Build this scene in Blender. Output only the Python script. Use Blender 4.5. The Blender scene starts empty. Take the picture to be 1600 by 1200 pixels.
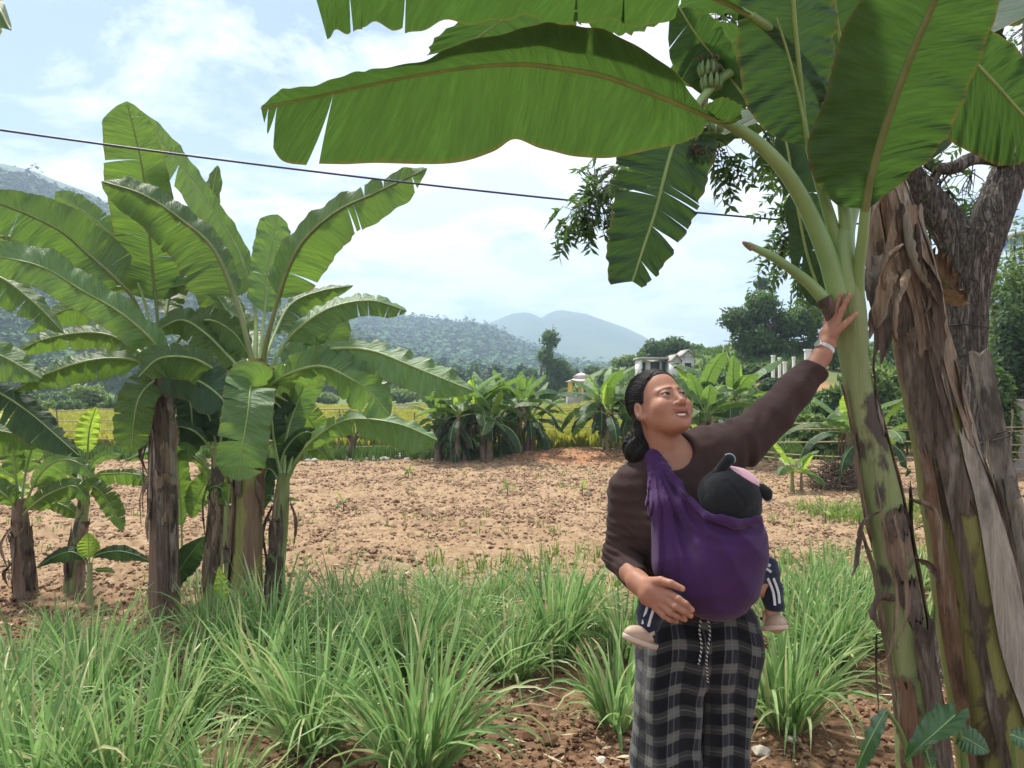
import bpy, math, random
import numpy as np
from mathutils import Vector, Matrix

scene = bpy.context.scene
R = math.radians
CAMH = 1.55                                   # eye height of the photographer
FPX = 1200.0                                  # focal length in pixels of the 1600 px wide photograph

# ---------------------------------------------------------------- camera
cam_d = bpy.data.cameras.new('camera'); cam = bpy.data.objects.new('camera', cam_d)
scene.collection.objects.link(cam); scene.camera = cam
cam.location = (0, 0, CAMH); cam.rotation_euler = (R(90), 0, 0)
cam_d.sensor_width = 36; cam_d.lens = 36 * FPX / 1600
cam_d.clip_start = 0.05; cam_d.clip_end = 9000

# ---------------------------------------------------------------- world and sun
SUN_EL, SUN_AZ = R(62), R(-35)                # azimuth from +Y (into the picture), negative = from the left
world = bpy.data.worlds.new("World"); scene.world = world; world.use_nodes = True
wn, wl = world.node_tree.nodes, world.node_tree.links
wn.clear()
def W(t, **k):
    n = wn.new(t)
    for a, b in k.items(): setattr(n, a, b)
    return n
wout = W('ShaderNodeOutputWorld'); bg = W('ShaderNodeBackground'); bgc = W('ShaderNodeBackground'); mixw = W('ShaderNodeMixShader')
sky = W('ShaderNodeTexSky', sky_type='NISHITA', sun_disc=False, sun_elevation=SUN_EL, sun_rotation=SUN_AZ)
sky.air_density = 1.0; sky.dust_density = 0.4; sky.ozone_density = 1.0
wl.new(sky.outputs[0], bg.inputs[0]); bg.inputs[1].default_value = 0.068
tc = W('ShaderNodeTexCoord')
sep = W('ShaderNodeSeparateXYZ'); wl.new(tc.outputs['Generated'], sep.inputs[0])
def wm(op, a, b=None, clamp=False):
    n = W('ShaderNodeMath', operation=op, use_clamp=clamp)
    for i, v in enumerate((a, b)):
        if v is None: continue
        if isinstance(v, (int, float)): n.inputs[i].default_value = v
        else: wl.new(v, n.inputs[i])
    return n.outputs[0]
zz = wm('ADD', wm('MAXIMUM', sep.outputs[2], 0.0), 0.22)
comb = W('ShaderNodeCombineXYZ'); wl.new(wm('DIVIDE', sep.outputs[0], zz), comb.inputs[0]); wl.new(wm('DIVIDE', sep.outputs[1], zz), comb.inputs[1])
n1 = W('ShaderNodeTexNoise'); n1.inputs['Scale'].default_value = 1.7; n1.inputs['Detail'].default_value = 9; n1.inputs['Roughness'].default_value = 0.6; n1.inputs['Distortion'].default_value = 0.3
wl.new(comb.outputs[0], n1.inputs['Vector'])
n2 = W('ShaderNodeTexNoise'); n2.inputs['Scale'].default_value = 2.6; n2.inputs['Detail'].default_value = 8; n2.inputs['Roughness'].default_value = 0.55
mp = W('ShaderNodeMapping'); mp.inputs['Location'].default_value = (3.1, 7.7, 0); wl.new(comb.outputs[0], mp.inputs[0]); wl.new(mp.outputs[0], n2.inputs['Vector'])
# a gap in the clouds towards the upper left of the view
gap = Vector((-0.42, 0.82, 0.40)).normalized()
dotn = W('ShaderNodeVectorMath', operation='DOT_PRODUCT'); wl.new(tc.outputs['Generated'], dotn.inputs[0]); dotn.inputs[1].default_value = gap
gapm = W('ShaderNodeMapRange'); wl.new(dotn.outputs['Value'], gapm.inputs[0]); gapm.inputs[1].default_value = 0.935; gapm.inputs[2].default_value = 0.998; gapm.inputs[3].default_value = 0.10; gapm.inputs[4].default_value = -0.11
cover = wm('ADD', n1.outputs[0], gapm.outputs[0])
cr = W('ShaderNodeMapRange'); wl.new(cover, cr.inputs[0]); cr.inputs[1].default_value = 0.43; cr.inputs[2].default_value = 0.55; cr.inputs[3].default_value = 0.0; cr.inputs[4].default_value = 1.0
cc = W('ShaderNodeValToRGB'); wl.new(n2.outputs[0], cc.inputs[0])
cc.color_ramp.elements[0].position = 0.42; cc.color_ramp.elements[0].color = (0.66, 0.72, 0.84, 1)
cc.color_ramp.elements[1].position = 0.54; cc.color_ramp.elements[1].color = (0.96, 0.975, 1.0, 1)
wl.new(cc.outputs[0], bgc.inputs[0]); bgc.inputs[1].default_value = 0.86
wl.new(cr.outputs[0], mixw.inputs[0]); wl.new(bg.outputs[0], mixw.inputs[1]); wl.new(bgc.outputs[0], mixw.inputs[2]); wl.new(mixw.outputs[0], wout.inputs[0])

sun_d = bpy.data.lights.new('sun', 'SUN'); sun_d.energy = 5.0; sun_d.angle = R(6); sun_d.color = (1, 0.95, 0.86)
sun = bpy.data.objects.new('sun', sun_d); scene.collection.objects.link(sun)
sdir = Vector((math.sin(SUN_AZ) * math.cos(SUN_EL), math.cos(SUN_AZ) * math.cos(SUN_EL), math.sin(SUN_EL)))
sun.rotation_euler = sdir.to_track_quat('Z', 'Y').to_euler()

scene.view_settings.view_transform = 'Standard'; scene.view_settings.look = 'None'
scene.view_settings.exposure = 0.64; scene.view_settings.gamma = 1
scene.render.engine = 'CYCLES'
scene.cycles.max_bounces = 7; scene.cycles.transparent_max_bounces = 6; scene.cycles.transmission_bounces = 4; scene.cycles.volume_bounces = 1
scene.cycles.use_denoising = True

# ---------------------------------------------------------------- helpers
def P(px, py, d):
    "the point seen at photograph pixel (px, py) at distance d into the scene"
    return Vector(((px - 800) / FPX * d, d, CAMH - (py - 600) / FPX * d))
def Pn(px, py, d): return np.array(((px - 800) / FPX * d, d, CAMH - (py - 600) / FPX * d))
def smooth(t): t = np.clip(t, 0, 1); return t * t * (3 - 2 * t)

def link_mesh(name, V, F, mat=None, parent=None, smooth_=True, uv=None, mats=None, midx=None, col=None):
    "V (n,3); F: (m,k) int array or list of such arrays; uv: per-vertex (n,2); col: per-vertex rgb"
    Fs = F if isinstance(F, list) else [F]
    Fs = [np.asarray(f, dtype=np.int32) for f in Fs if len(f)]
    V = np.asarray(V, dtype=np.float32)
    me = bpy.data.meshes.new(name)
    me.vertices.add(len(V)); me.vertices.foreach_set('co', V.ravel())
    lt = np.concatenate([np.full(len(f), f.shape[1], dtype=np.int32) for f in Fs])
    lv = np.concatenate([f.ravel() for f in Fs])
    me.loops.add(len(lv)); me.polygons.add(len(lt))
    ls = np.concatenate(([0], np.cumsum(lt)[:-1])).astype(np.int32)
    me.polygons.foreach_set('loop_start', ls); me.loops.foreach_set('vertex_index', lv)
    me.polygons.foreach_set('use_smooth', np.full(len(lt), bool(smooth_)))
    if midx is not None: me.polygons.foreach_set('material_index', np.asarray(midx, dtype=np.int32))
    if uv is not None:
        l = me.uv_layers.new(name='UVMap'); l.data.foreach_set('uv', np.asarray(uv, dtype=np.float32)[lv].ravel())
    if col is not None:
        a = me.color_attributes.new('Col', 'FLOAT_COLOR', 'POINT')
        c = np.ones((len(V), 4), dtype=np.float32); c[:, :3] = col; a.data.foreach_set('color', c.ravel())
    me.update(calc_edges=True); me.validate()
    for m in (mats or ([mat] if mat else [])): me.materials.append(m)
    o = bpy.data.objects.new(name, me); scene.collection.objects.link(o)
    if parent is not None: o.parent = parent
    return o

def tag(o, label, cat, group=None, kind=None):
    if kind: o['kind'] = kind
    if label: o['label'] = label
    if cat: o['category'] = cat
    if group: o['group'] = group
    return o
def empty(name, loc, label, cat, group=None):
    o = bpy.data.objects.new(name, None); scene.collection.objects.link(o); o.location = loc; o.empty_display_size = 0.1
    return tag(o, label, cat, group)
def adopt(o, root):
    "parent a mesh built in world coordinates to a thing standing elsewhere"
    o.parent = root; o.matrix_parent_inverse = Matrix.Identity(4)
    if o.type == 'MESH':
        me = o.data; n = len(me.vertices); a = np.empty(n * 3, dtype=np.float32); me.vertices.foreach_get('co', a)
        a = a.reshape(-1, 3) - np.array(root.matrix_basis.translation, dtype=np.float32); me.vertices.foreach_set('co', a.ravel()); me.update()
    return o

class MB:
    "collects pieces that become one mesh"
    def __init__(s): s.V = []; s.F3 = []; s.F4 = []; s.UV = []; s.C = []; s.n = 0
    def add(s, V, F, uv=None, col=None):
        V = np.asarray(V, float); F = np.asarray(F, int)
        s.V.append(V); (s.F4 if F.shape[1] == 4 else s.F3).append(F + s.n)
        s.UV.append(np.zeros((len(V), 2)) if uv is None else np.asarray(uv, float))
        s.C.append(np.tile((1, 1, 1), (len(V), 1)) if col is None else np.asarray(col, float) * np.ones((len(V), 3)))
        s.n += len(V)
    def build(s, name, mat, parent=None, smooth_=True, world=None):
        F = []
        if s.F4: F.append(np.concatenate(s.F4))
        if s.F3: F.append(np.concatenate(s.F3))
        o = link_mesh(name, np.concatenate(s.V), F, mat, None, smooth_, np.concatenate(s.UV), col=np.concatenate(s.C))
        if parent is not None:
            if world is False: o.parent = parent
            else: adopt(o, parent)
        return o

def cr(pts, n):
    "Catmull-Rom resample of a list of points (any dimension) to n points"
    p = np.asarray(pts, float)
    if len(p) == 2: return p[0] + (p[1] - p[0]) * np.linspace(0, 1, n)[:, None]
    q = np.vstack([2 * p[0] - p[1], p, 2 * p[-1] - p[-2]])
    t = np.linspace(0, len(p) - 1, n); i = np.minimum(t.astype(int), len(p) - 2); f = (t - i)[:, None]
    a, b, c, d = q[i], q[i + 1], q[i + 2], q[i + 3]
    return 0.5 * (2 * b + (c - a) * f + (2 * a - 5 * b + 4 * c - d) * f ** 2 + (3 * b - a - 3 * c + d) * f ** 3)

def tube(mb, pts, rad, seg=8, flat=1.0, cap=True, col=None, lump=0, seed=0):
    p = np.asarray(pts, float); n = len(p); rad = np.broadcast_to(np.asarray(rad, float), (n,))
    T = np.gradient(p, axis=0); T /= np.linalg.norm(T, axis=1)[:, None] + 1e-12
    ref = np.array((0., 1., 0.)) if abs(T[0][1]) < 0.9 else np.array((1., 0., 0.))
    A = np.zeros((n, 3)); a = np.cross(T[0], ref); a /= np.linalg.norm(a)
    for i in range(n):
        a = a - T[i] * a.dot(T[i]); a /= np.linalg.norm(a) + 1e-12; A[i] = a
    B = np.cross(T, A); th = np.arange(seg) / seg * 2 * np.pi
    rr = rad[:, None] * np.ones((n, seg))
    if lump: rr = rr * (1 + lump * np.random.RandomState(seed).uniform(-1, 1, (n, seg)))
    V = p[:, None] + rr[..., None] * (np.cos(th)[None, :, None] * A[:, None] + flat * np.sin(th)[None, :, None] * B[:, None])
    V = V.reshape(-1, 3)
    i = np.arange(n - 1)[:, None] * seg; j = np.arange(seg)[None]; k = (j + 1) % seg
    F = np.stack([i + j, i + k, i + k + seg, i + j + seg], -1).reshape(-1, 4)
    L = np.concatenate(([0], np.cumsum(np.linalg.norm(np.diff(p, axis=0), axis=1))))
    uv = np.stack([np.repeat(L, seg), np.tile(th / 6.2832, n)], -1)
    mb.add(V, F, uv, col)
    if cap:
        for e, r_ in ((0, 1), (n - 1, -1)):
            c = np.vstack([V[e * seg:(e + 1) * seg], p[e]]); f = np.stack([np.arange(seg), (np.arange(seg) + 1) % seg, np.full(seg, seg)], -1)
            mb.add(c, f if r_ < 0 else f[:, ::-1], np.tile(uv[e * seg], (seg + 1, 1)), col)

def box(mb, c, s, rz=0, col=None):
    x, y, z = np.array(s) / 2
    V = np.array([(a * x, b * y, e * z) for a in (-1, 1) for b in (-1, 1) for e in (-1, 1)])
    ca, sa = math.cos(rz), math.sin(rz)
    V = np.stack([V[:, 0] * ca - V[:, 1] * sa, V[:, 0] * sa + V[:, 1] * ca, V[:, 2]], -1) + np.array(c)
    F = [(0, 1, 3, 2), (4, 6, 7, 5), (0, 4, 5, 1), (2, 3, 7, 6), (0, 2, 6, 4), (1, 5, 7, 3)]
    mb.add(V, F, None, col)

def vnoise(p, seed=0):
    "smooth value noise in -1..1 on points (n,3)"
    p = np.asarray(p, float); i = np.floor(p).astype(np.int64); f = p - i; f = f * f * (3 - 2 * f)
    out = 0
    for dx in (0, 1):
        for dy in (0, 1):
            for dz in (0, 1):
                h = (i[..., 0] + dx) * 374761393 + (i[..., 1] + dy) * 668265263 + (i[..., 2] + dz) * 2147483647 + seed * 974634777
                h = (h ^ (h >> 13)) * 1274126177; h = (h ^ (h >> 16)) & 0xffff
                w = (f[..., 0] if dx else 1 - f[..., 0]) * (f[..., 1] if dy else 1 - f[..., 1]) * (f[..., 2] if dz else 1 - f[..., 2])
                out = out + w * (h / 32767.5 - 1)
    return out

def surface_nets(f, lo, hi, h):
    "mesh of the zero level of f(points (n,3)) on a grid of step h"
    lo, hi = np.array(lo, float), np.array(hi, float); n = np.ceil((hi - lo) / h).astype(int) + 1
    ax = [lo[k] + np.arange(n[k]) * h for k in range(3)]
    F = np.empty(n, dtype=np.float64)
    YZ = np.stack(np.meshgrid(ax[1], ax[2], indexing='ij'), -1).reshape(-1, 2)
    step = max(1, 400000 // len(YZ))
    for i0 in range(0, n[0], step):
        xs = ax[0][i0:i0 + step]
        pts = np.empty((len(xs), len(YZ), 3)); pts[..., 0] = xs[:, None]; pts[..., 1:] = YZ[None]
        F[i0:i0 + step] = f(pts.reshape(-1, 3)).reshape(len(xs), n[1], n[2])
    c = n - 1; acc = np.zeros((*c, 3)); cnt = np.zeros(c)
    for a in range(3):
        b_, d_ = [k for k in range(3) if k != a]
        for ob in (0, 1):
            for od in (0, 1):
                s0 = [None] * 3; s1 = [None] * 3
                s0[a] = slice(0, c[a]); s1[a] = slice(1, c[a] + 1)
                s0[b_] = s1[b_] = slice(ob, ob + c[b_]); s0[d_] = s1[d_] = slice(od, od + c[d_])
                u, v = F[tuple(s0)], F[tuple(s1)]; m = (u < 0) != (v < 0)
                t = u[m] / (u[m] - v[m]); q = np.zeros((m.sum(), 3)); q[:, a] = t; q[:, b_] = ob; q[:, d_] = od
                acc[m] += q; cnt[m] += 1
    m = cnt > 0; idx = np.full(c, -1, dtype=np.int64); idx[m] = np.arange(m.sum())
    V = (np.argwhere(m) + acc[m] / cnt[m][:, None]) * h + lo
    Q = []
    for a in range(3):
        b_, d_ = (a + 1) % 3, (a + 2) % 3
        s0 = [slice(1, c[k]) for k in range(3)]; s0[a] = slice(0, c[a]); s1 = list(s0); s1[a] = slice(1, c[a] + 1)
        u, v = F[tuple(s0)], F[tuple(s1)]
        for flip in (False, True):
            e = np.argwhere((u < 0) & (v >= 0) if not flip else (u >= 0) & (v < 0))
            if not len(e): continue
            for k in range(3):
                if k != a: e[:, k] += 1
            def cell(ob, od):
                g = e.copy(); g[:, b_] -= ob; g[:, d_] -= od; return idx[g[:, 0], g[:, 1], g[:, 2]]
            q = np.stack([cell(1, 1), cell(0, 1), cell(0, 0), cell(1, 0)], -1)
            Q.append(q[:, ::-1] if flip else q)
    return V, np.concatenate(Q)

def sm_min(a, b, k):
    h = np.clip(0.5 + 0.5 * (b - a) / k, 0, 1); return b * (1 - h) + a * h - k * h * (1 - h)
def sm_max(a, b, k): return -sm_min(-a, -b, k)
def sd_caps(p, a, b, ra, rb):
    a = np.asarray(a, float); b = np.asarray(b, float); ab = b - a
    t = np.clip(((p - a) @ ab) / (ab @ ab), 0, 1); return np.linalg.norm(p - a - t[:, None] * ab, axis=1) - (ra + (rb - ra) * t)
def sd_ell(p, c, r, M=None):
    q = p - np.asarray(c, float)
    if M is not None: q = q @ M
    r = np.asarray(r, float); k0 = np.linalg.norm(q / r, axis=1); k1 = np.linalg.norm(q / r ** 2, axis=1)
    return k0 * (k0 - 1) / (k1 + 1e-9)
def sd_chain(p, pts, rad, k=0.01):
    d = None
    for i in range(len(pts) - 1):
        e = sd_caps(p, pts[i], pts[i + 1], rad[i], rad[i + 1]); d = e if d is None else sm_min(d, e, k)
    return d

# ---------------------------------------------------------------- materials
class NT:
    def __init__(s, name):
        s.m = bpy.data.materials.new(name); s.m.use_nodes = True; s.t = s.m.node_tree; s.t.nodes.clear()
        s.out = s.t.nodes.new('ShaderNodeOutputMaterial')
    def n(s, t, ins=None, **k):
        n = s.t.nodes.new(t)
        for a, b in k.items(): setattr(n, a, b)
        for a, b in (ins or {}).items(): s.set(n.inputs[a], b)
        return n
    def set(s, i, v):
        if isinstance(v, bpy.types.NodeSocket): s.t.links.new(v, i)
        else:
            if hasattr(i.default_value, '__len__') and not hasattr(v, '__len__'): v = (v,) * len(i.default_value)
            if hasattr(v, '__len__') and len(v) == 3 and len(i.default_value) == 4: v = (*v, 1)
            i.default_value = v
    def coord(s, kind='Object', scale=(1, 1, 1), loc=(0, 0, 0), rot=(0, 0, 0)):
        c = s.n('ShaderNodeTexCoord').outputs[kind]
        if kind == 'World': pass
        return s.n('ShaderNodeMapping', {'Vector': c, 'Scale': scale, 'Location': loc, 'Rotation': rot}).outputs[0]
    def pos(s, scale=(1, 1, 1)):
        return s.n('ShaderNodeMapping', {'Vector': s.n('ShaderNodeNewGeometry').outputs['Position'], 'Scale': scale}).outputs[0]
    def noise(s, vec, scale=5, detail=4, rough=0.5, dist=0):
        return s.n('ShaderNodeTexNoise', {'Vector': vec, 'Scale': scale, 'Detail': detail, 'Roughness': rough, 'Distortion': dist}).outputs[0]
    def ramp(s, fac, stops, interp='LINEAR'):
        n = s.n('ShaderNodeValToRGB', {'Fac': fac}); r_ = n.color_ramp; r_.interpolation = interp
        while len(r_.elements) < len(stops): r_.elements.new(0.5)
        for e, (p, c) in zip(r_.elements, stops):
            e.position = p; e.color = (c, c, c, 1) if isinstance(c, (int, float)) else (*c, 1)
        return n.outputs[0]
    def mix(s, f, a, b, mode='MIX'):
        n = s.n('ShaderNodeMix', data_type='RGBA', blend_type=mode)
        s.set(n.inputs[0], f); s.set(n.inputs[6], a); s.set(n.inputs[7], b); return n.outputs[2]
    def math(s, op, a, b=0.0, clamp=False):
        n = s.n('ShaderNodeMath', operation=op, use_clamp=clamp); s.set(n.inputs[0], a); s.set(n.inputs[1], b); return n.outputs[0]
    def mr(s, v, a, b, c=0, d=1):
        return s.n('ShaderNodeMapRange', {0: v, 1: a, 2: b, 3: c, 4: d}).outputs[0]
    def bump(s, h, strength=0.5, dist=0.01):
        return s.n('ShaderNodeBump', {'Height': h, 'Strength': strength, 'Distance': dist}).outputs[0]
    def bsdf(s, col, rough=0.6, normal=None, spec=0.4, metal=0, sheen=0, sss=0):
        i = {'Base Color': col, 'Roughness': rough, 'Specular IOR Level': spec, 'Metallic': metal}
        if sheen: i['Sheen Weight'] = sheen
        if sss: i['Subsurface Weight'] = sss; i['Subsurface Radius'] = (0.012, 0.004, 0.002); i['Subsurface Scale'] = 1.0
        b = s.n('ShaderNodeBsdfPrincipled', i)
        if normal is not None: s.set(b.inputs['Normal'], normal)
        return b.outputs[0]
    def done(s, sh): s.t.links.new(sh, s.out.inputs[0]); return s.m
    def leafy(s, col, tcol, trans=0.35, rough=0.45, normal=None, spec=0.4):
        b = s.bsdf(col, rough, normal, spec); t = s.n('ShaderNodeBsdfTranslucent', {'Color': tcol})
        if normal is not None: s.set(t.inputs['Normal'], normal)
        m = s.n('ShaderNodeMixShader', {0: trans, 1: b, 2: t.outputs[0]}); return m.outputs[0]

def simple(name, col, rough=0.6, var=0.12, scale=8, bump=0.2, bd=0.004, spec=0.4, metal=0, stretch=(1, 1, 1), sheen=0):
    t = NT(name); v = t.pos(stretch); n = t.noise(v, scale, 5, 0.6)
    c = t.mix(n, tuple(x * (1 - var * 1.5) for x in col), tuple(min(1, x * (1 + var * 1.5)) for x in col))
    return t.done(t.bsdf(c, rough, t.bump(t.noise(v, scale * 4, 4), bump, bd), spec, metal, sheen))

def banana_leaf_mat(name, c1, c2, tr, trans=0.4, rough=0.42, spec=0.45, dry=0.25):
    t = NT(name)
    uv = t.n('ShaderNodeUVMap').outputs[0]
    sx = t.n('ShaderNodeSeparateXYZ', {0: uv})
    # UV: x = metres along the leaf, y = -1..1 across (0 at the midrib)
    av = t.math('ABSOLUTE', sx.outputs[1])
    uu = t.math('SUBTRACT', sx.outputs[0], t.math('MULTIPLY', av, 0.07))
    cv = t.n('ShaderNodeCombineXYZ', {0: uu, 1: t.math('MULTIPLY', sx.outputs[1], 0.022), 2: 0.0}).outputs[0]
    fine = t.noise(cv, 130, 2, 0.5)
    mid = t.noise(cv, 42, 3, 0.6)
    wide = t.noise(cv, 9, 3, 0.6)
    big = t.noise(t.pos(), 1.6, 3, 0.5)
    c = t.mix(t.mr(mid, 0.36, 0.64), tuple(x * 0.8 for x in c1), tuple(x * 1.1 for x in c2))
    c = t.mix(t.mr(wide, 0.3, 0.7, 0, 0.7), c, tuple(x * 1.35 for x in c2))
    c = t.mix(t.mr(big, 0.35, 0.7, 0, 0.35), c, tuple(x * 0.7 for x in c1))
    c = t.mix(t.mr(fine, 0.35, 0.65, 0, 0.35), c, tuple(x * 0.65 for x in c1))
    # browned edge and dry nicks
    en = t.noise(t.pos(), 22, 4, 0.6)
    edge = t.math('MULTIPLY', t.mr(t.math('ADD', av, t.math('MULTIPLY', en, 0.12)), 1.0, 1.06), dry * 2.2, True)
    c = t.mix(edge, c, (0.16, 0.10, 0.035))
    rib = t.mr(av, 0.0, 0.035, 0.55, 0)
    c = t.mix(rib, c, (0.20, 0.26, 0.06))
    tc_ = t.mix(t.mr(mid, 0.3, 0.7), tuple(x * 0.72 for x in tr), tuple(x * 1.12 for x in tr)); tc_ = t.mix(t.mr(wide, 0.35, 0.62, 0, 0.5), tc_, tuple(x * 0.55 for x in tr)); tc_ = t.mix(t.mr(fine, 0.38, 0.62, 0, 0.45), tc_, tuple(x * 0.55 for x in tr)); tc_ = t.mix(t.mr(big, 0.3, 0.7, 0, 0.22), tc_, (tr[0] * 1.5, tr[1] * 1.25, tr[2])); spot = t.noise(t.pos(), 38, 4, 0.7); tc_ = t.mix(t.mr(spot, 0.74, 0.78, 0, 0.4), tc_, (0.10, 0.08, 0.03))
    tc_ = t.mix(edge, tc_, (0.2, 0.12, 0.03))
    h = t.math('ADD', t.math('ADD', t.math('MULTIPLY', fine, 0.35), mid), t.math('MULTIPLY', wide, 2.0))
    nm = t.bump(h, 0.8, 0.014)
    return t.done(t.leafy(c, tc_, trans, t.mr(big, 0.3, 0.7, rough - 0.06, rough + 0.1), nm, spec))

M = {}
M['leaf'] = banana_leaf_mat('banana_leaf_green', (0.038, 0.085, 0.024), (0.068, 0.135, 0.034), (0.21, 0.38, 0.05), 0.42)
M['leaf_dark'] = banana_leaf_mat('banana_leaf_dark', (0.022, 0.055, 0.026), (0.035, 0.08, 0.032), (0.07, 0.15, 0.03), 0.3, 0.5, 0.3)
M['leaf_big'] = banana_leaf_mat('banana_leaf_overhead', (0.036, 0.078, 0.024), (0.052, 0.108, 0.032), (0.085, 0.19, 0.030), 0.36, 0.6, 0.22)
M['leaf_young'] = banana_leaf_mat('banana_leaf_young', (0.20, 0.33, 0.06), (0.26, 0.42, 0.08), (0.50, 0.75, 0.08), 0.5)
M['leaf_pale'] = banana_leaf_mat('banana_leaf_pale', (0.075, 0.155, 0.055), (0.125, 0.235, 0.082), (0.24, 0.42, 0.07), 0.36, 0.46, 0.42)
# ---------------------------------------------------------------- land: one ground sheet
def H(x, y):
    "height of the ground"
    x = np.asarray(x, float); y = np.asarray(y, float)
    b = smooth((x - 3) / 9) * smooth((y - 18) / 22) * 3.5
    b = b + smooth((x - 6.5) / 4) * smooth((y - 12) / 6) * 0.9 * (1 - smooth((y - 22) / 10))
    m = 0.24 * np.exp(-(((x - 1.4) / 1.6) ** 2 + ((y - 15.8) / 1.1) ** 2)) + 0.30 * np.exp(-(((x - 2.8) / 0.8) ** 2 + ((y - 9.5) / 0.9) ** 2)) * 0
    far = -0.0
    return b + m + far
def groundz(x, y): return float(H(x, y))

def build_ground():
    xs = np.concatenate([-np.geomspace(1290, 16, 26), np.arange(-15.5, -5, 0.09), np.arange(-5, 6, 0.04), np.arange(6, 15.5, 0.09), np.geomspace(16, 1290, 26)])
    ys = np.concatenate([-np.geomspace(120, 2, 8), np.arange(-1, 2.0, 0.3), np.arange(2.0, 9, 0.04), np.arange(9, 17, 0.06), np.arange(17, 42, 0.5), np.geomspace(43, 1400, 26)])
    X, Y = np.meshgrid(xs, ys, indexing='ij'); p = np.stack([X.ravel(), Y.ravel(), np.zeros(X.size)], -1)
    near = (np.abs(p[:, 0]) < 15.4) & (p[:, 1] > 2) & (p[:, 1] < 17)
    z = H(p[:, 0], p[:, 1])
    q = p[near]; a = vnoise(q * 3.1, 1) * 0.5 + vnoise(q * 7.3, 2) * 0.35; c = np.abs(vnoise(q * 13, 3)) * 0.7 + np.abs(vnoise(q * 25, 4)) * 0.4
    fld = smooth((q[:, 1] - 5.0) / 1.2) * (1 - smooth((q[:, 1] - 15.2) / 0.8))
    z[near] += a * 0.03 + (c - 0.35) * (0.018 + 0.038 * fld)
    V = np.stack([p[:, 0], p[:, 1], z], -1)
    nx, ny = len(xs), len(ys); i = np.arange(nx - 1)[:, None] * ny + np.arange(ny - 1)[None]
    F = np.stack([i, i + ny, i + ny + 1, i + 1], -1).reshape(-1, 4)
    t = NT('soil'); g = t.pos(); s = t.n('ShaderNodeSeparateXYZ', {0: g})
    n1 = t.noise(g, 1.1, 5, 0.6); n2 = t.noise(g, 9, 6, 0.65); n3 = t.noise(g, 45, 5, 0.7); n4 = t.noise(g, 0.35, 3, 0.5)
    red = t.ramp(n2, [(0.3, (0.10, 0.050, 0.026)), (0.5, (0.19, 0.098, 0.052)), (0.72, (0.30, 0.18, 0.10))])
    tan = t.ramp(n2, [(0.28, (0.15, 0.09, 0.055)), (0.46, (0.275, 0.178, 0.100)), (0.72, (0.41, 0.295, 0.175))])
    fm = t.mr(t.math('ADD', s.outputs[1], t.math('MULTIPLY', n1, 1.6)), 5.6, 7.2)
    col = t.mix(fm, red, tan)
    # red raw earth on the mound and the bank
    def blob(cx, cy, rx, ry):
        a_ = t.math('DIVIDE', t.math('SUBTRACT', s.outputs[0], cx), rx); b_ = t.math('DIVIDE', t.math('SUBTRACT', s.outputs[1], cy), ry)
        return t.mr(t.math('ADD', t.math('ADD', t.math('MULTIPLY', a_, a_), t.math('MULTIPLY', b_, b_)), t.math('MULTIPLY', n1, 1.2)), 0.9, 1.7, 1, 0)
    raw = t.ramp(n2, [(0.3, (0.24, 0.10, 0.045)), (0.7, (0.42, 0.20, 0.10))])
    col = t.mix(blob(1.5, 15.6, 1.9, 1.5), col, raw)
    # green beyond the fence, patchy
    gm = t.mr(t.math('ADD', s.outputs[1], t.math('MULTIPLY', n4, 2.5)), 17.0, 18.2)
    green = t.ramp(n2, [(0.3, (0.045, 0.085, 0.022)), (0.55, (0.09, 0.15, 0.035)), (0.75, (0.17, 0.21, 0.06))])
    col = t.mix(gm, col, green)
    col = t.mix(blob(9.9, 27, 1.0, 2.8), col, raw)
    col = t.mix(t.mr(t.noise(g, 0.8, 5, 0.65), 0.52, 0.66, 0, 0.5), col, (0.15, 0.085, 0.045))
    weeds = t.math('MULTIPLY', t.mr(t.noise(g, 2.3, 4, 0.6), 0.60, 0.72, 0, 0.35), t.mr(s.outputs[1], 16.5, 15.5, 0, 1))
    col = t.mix(weeds, col, (0.16, 0.20, 0.07))
    col = t.mix(t.mr(n3, 0.4, 0.75, 0, 0.45), col, t.mix(0.5, col, (0.55, 0.42, 0.30)))
    h = t.math('ADD', t.math('MULTIPLY', n2, 0.7), t.math('MULTIPLY', n3, 0.35))
    m = t.done(t.bsdf(col, 0.95, t.bump(h, 0.9, 0.05), 0.15))
    o = link_mesh('ground', V, F, m, None, True); o['kind'] = 'structure'
    return m
M['soil'] = build_ground()

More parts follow.
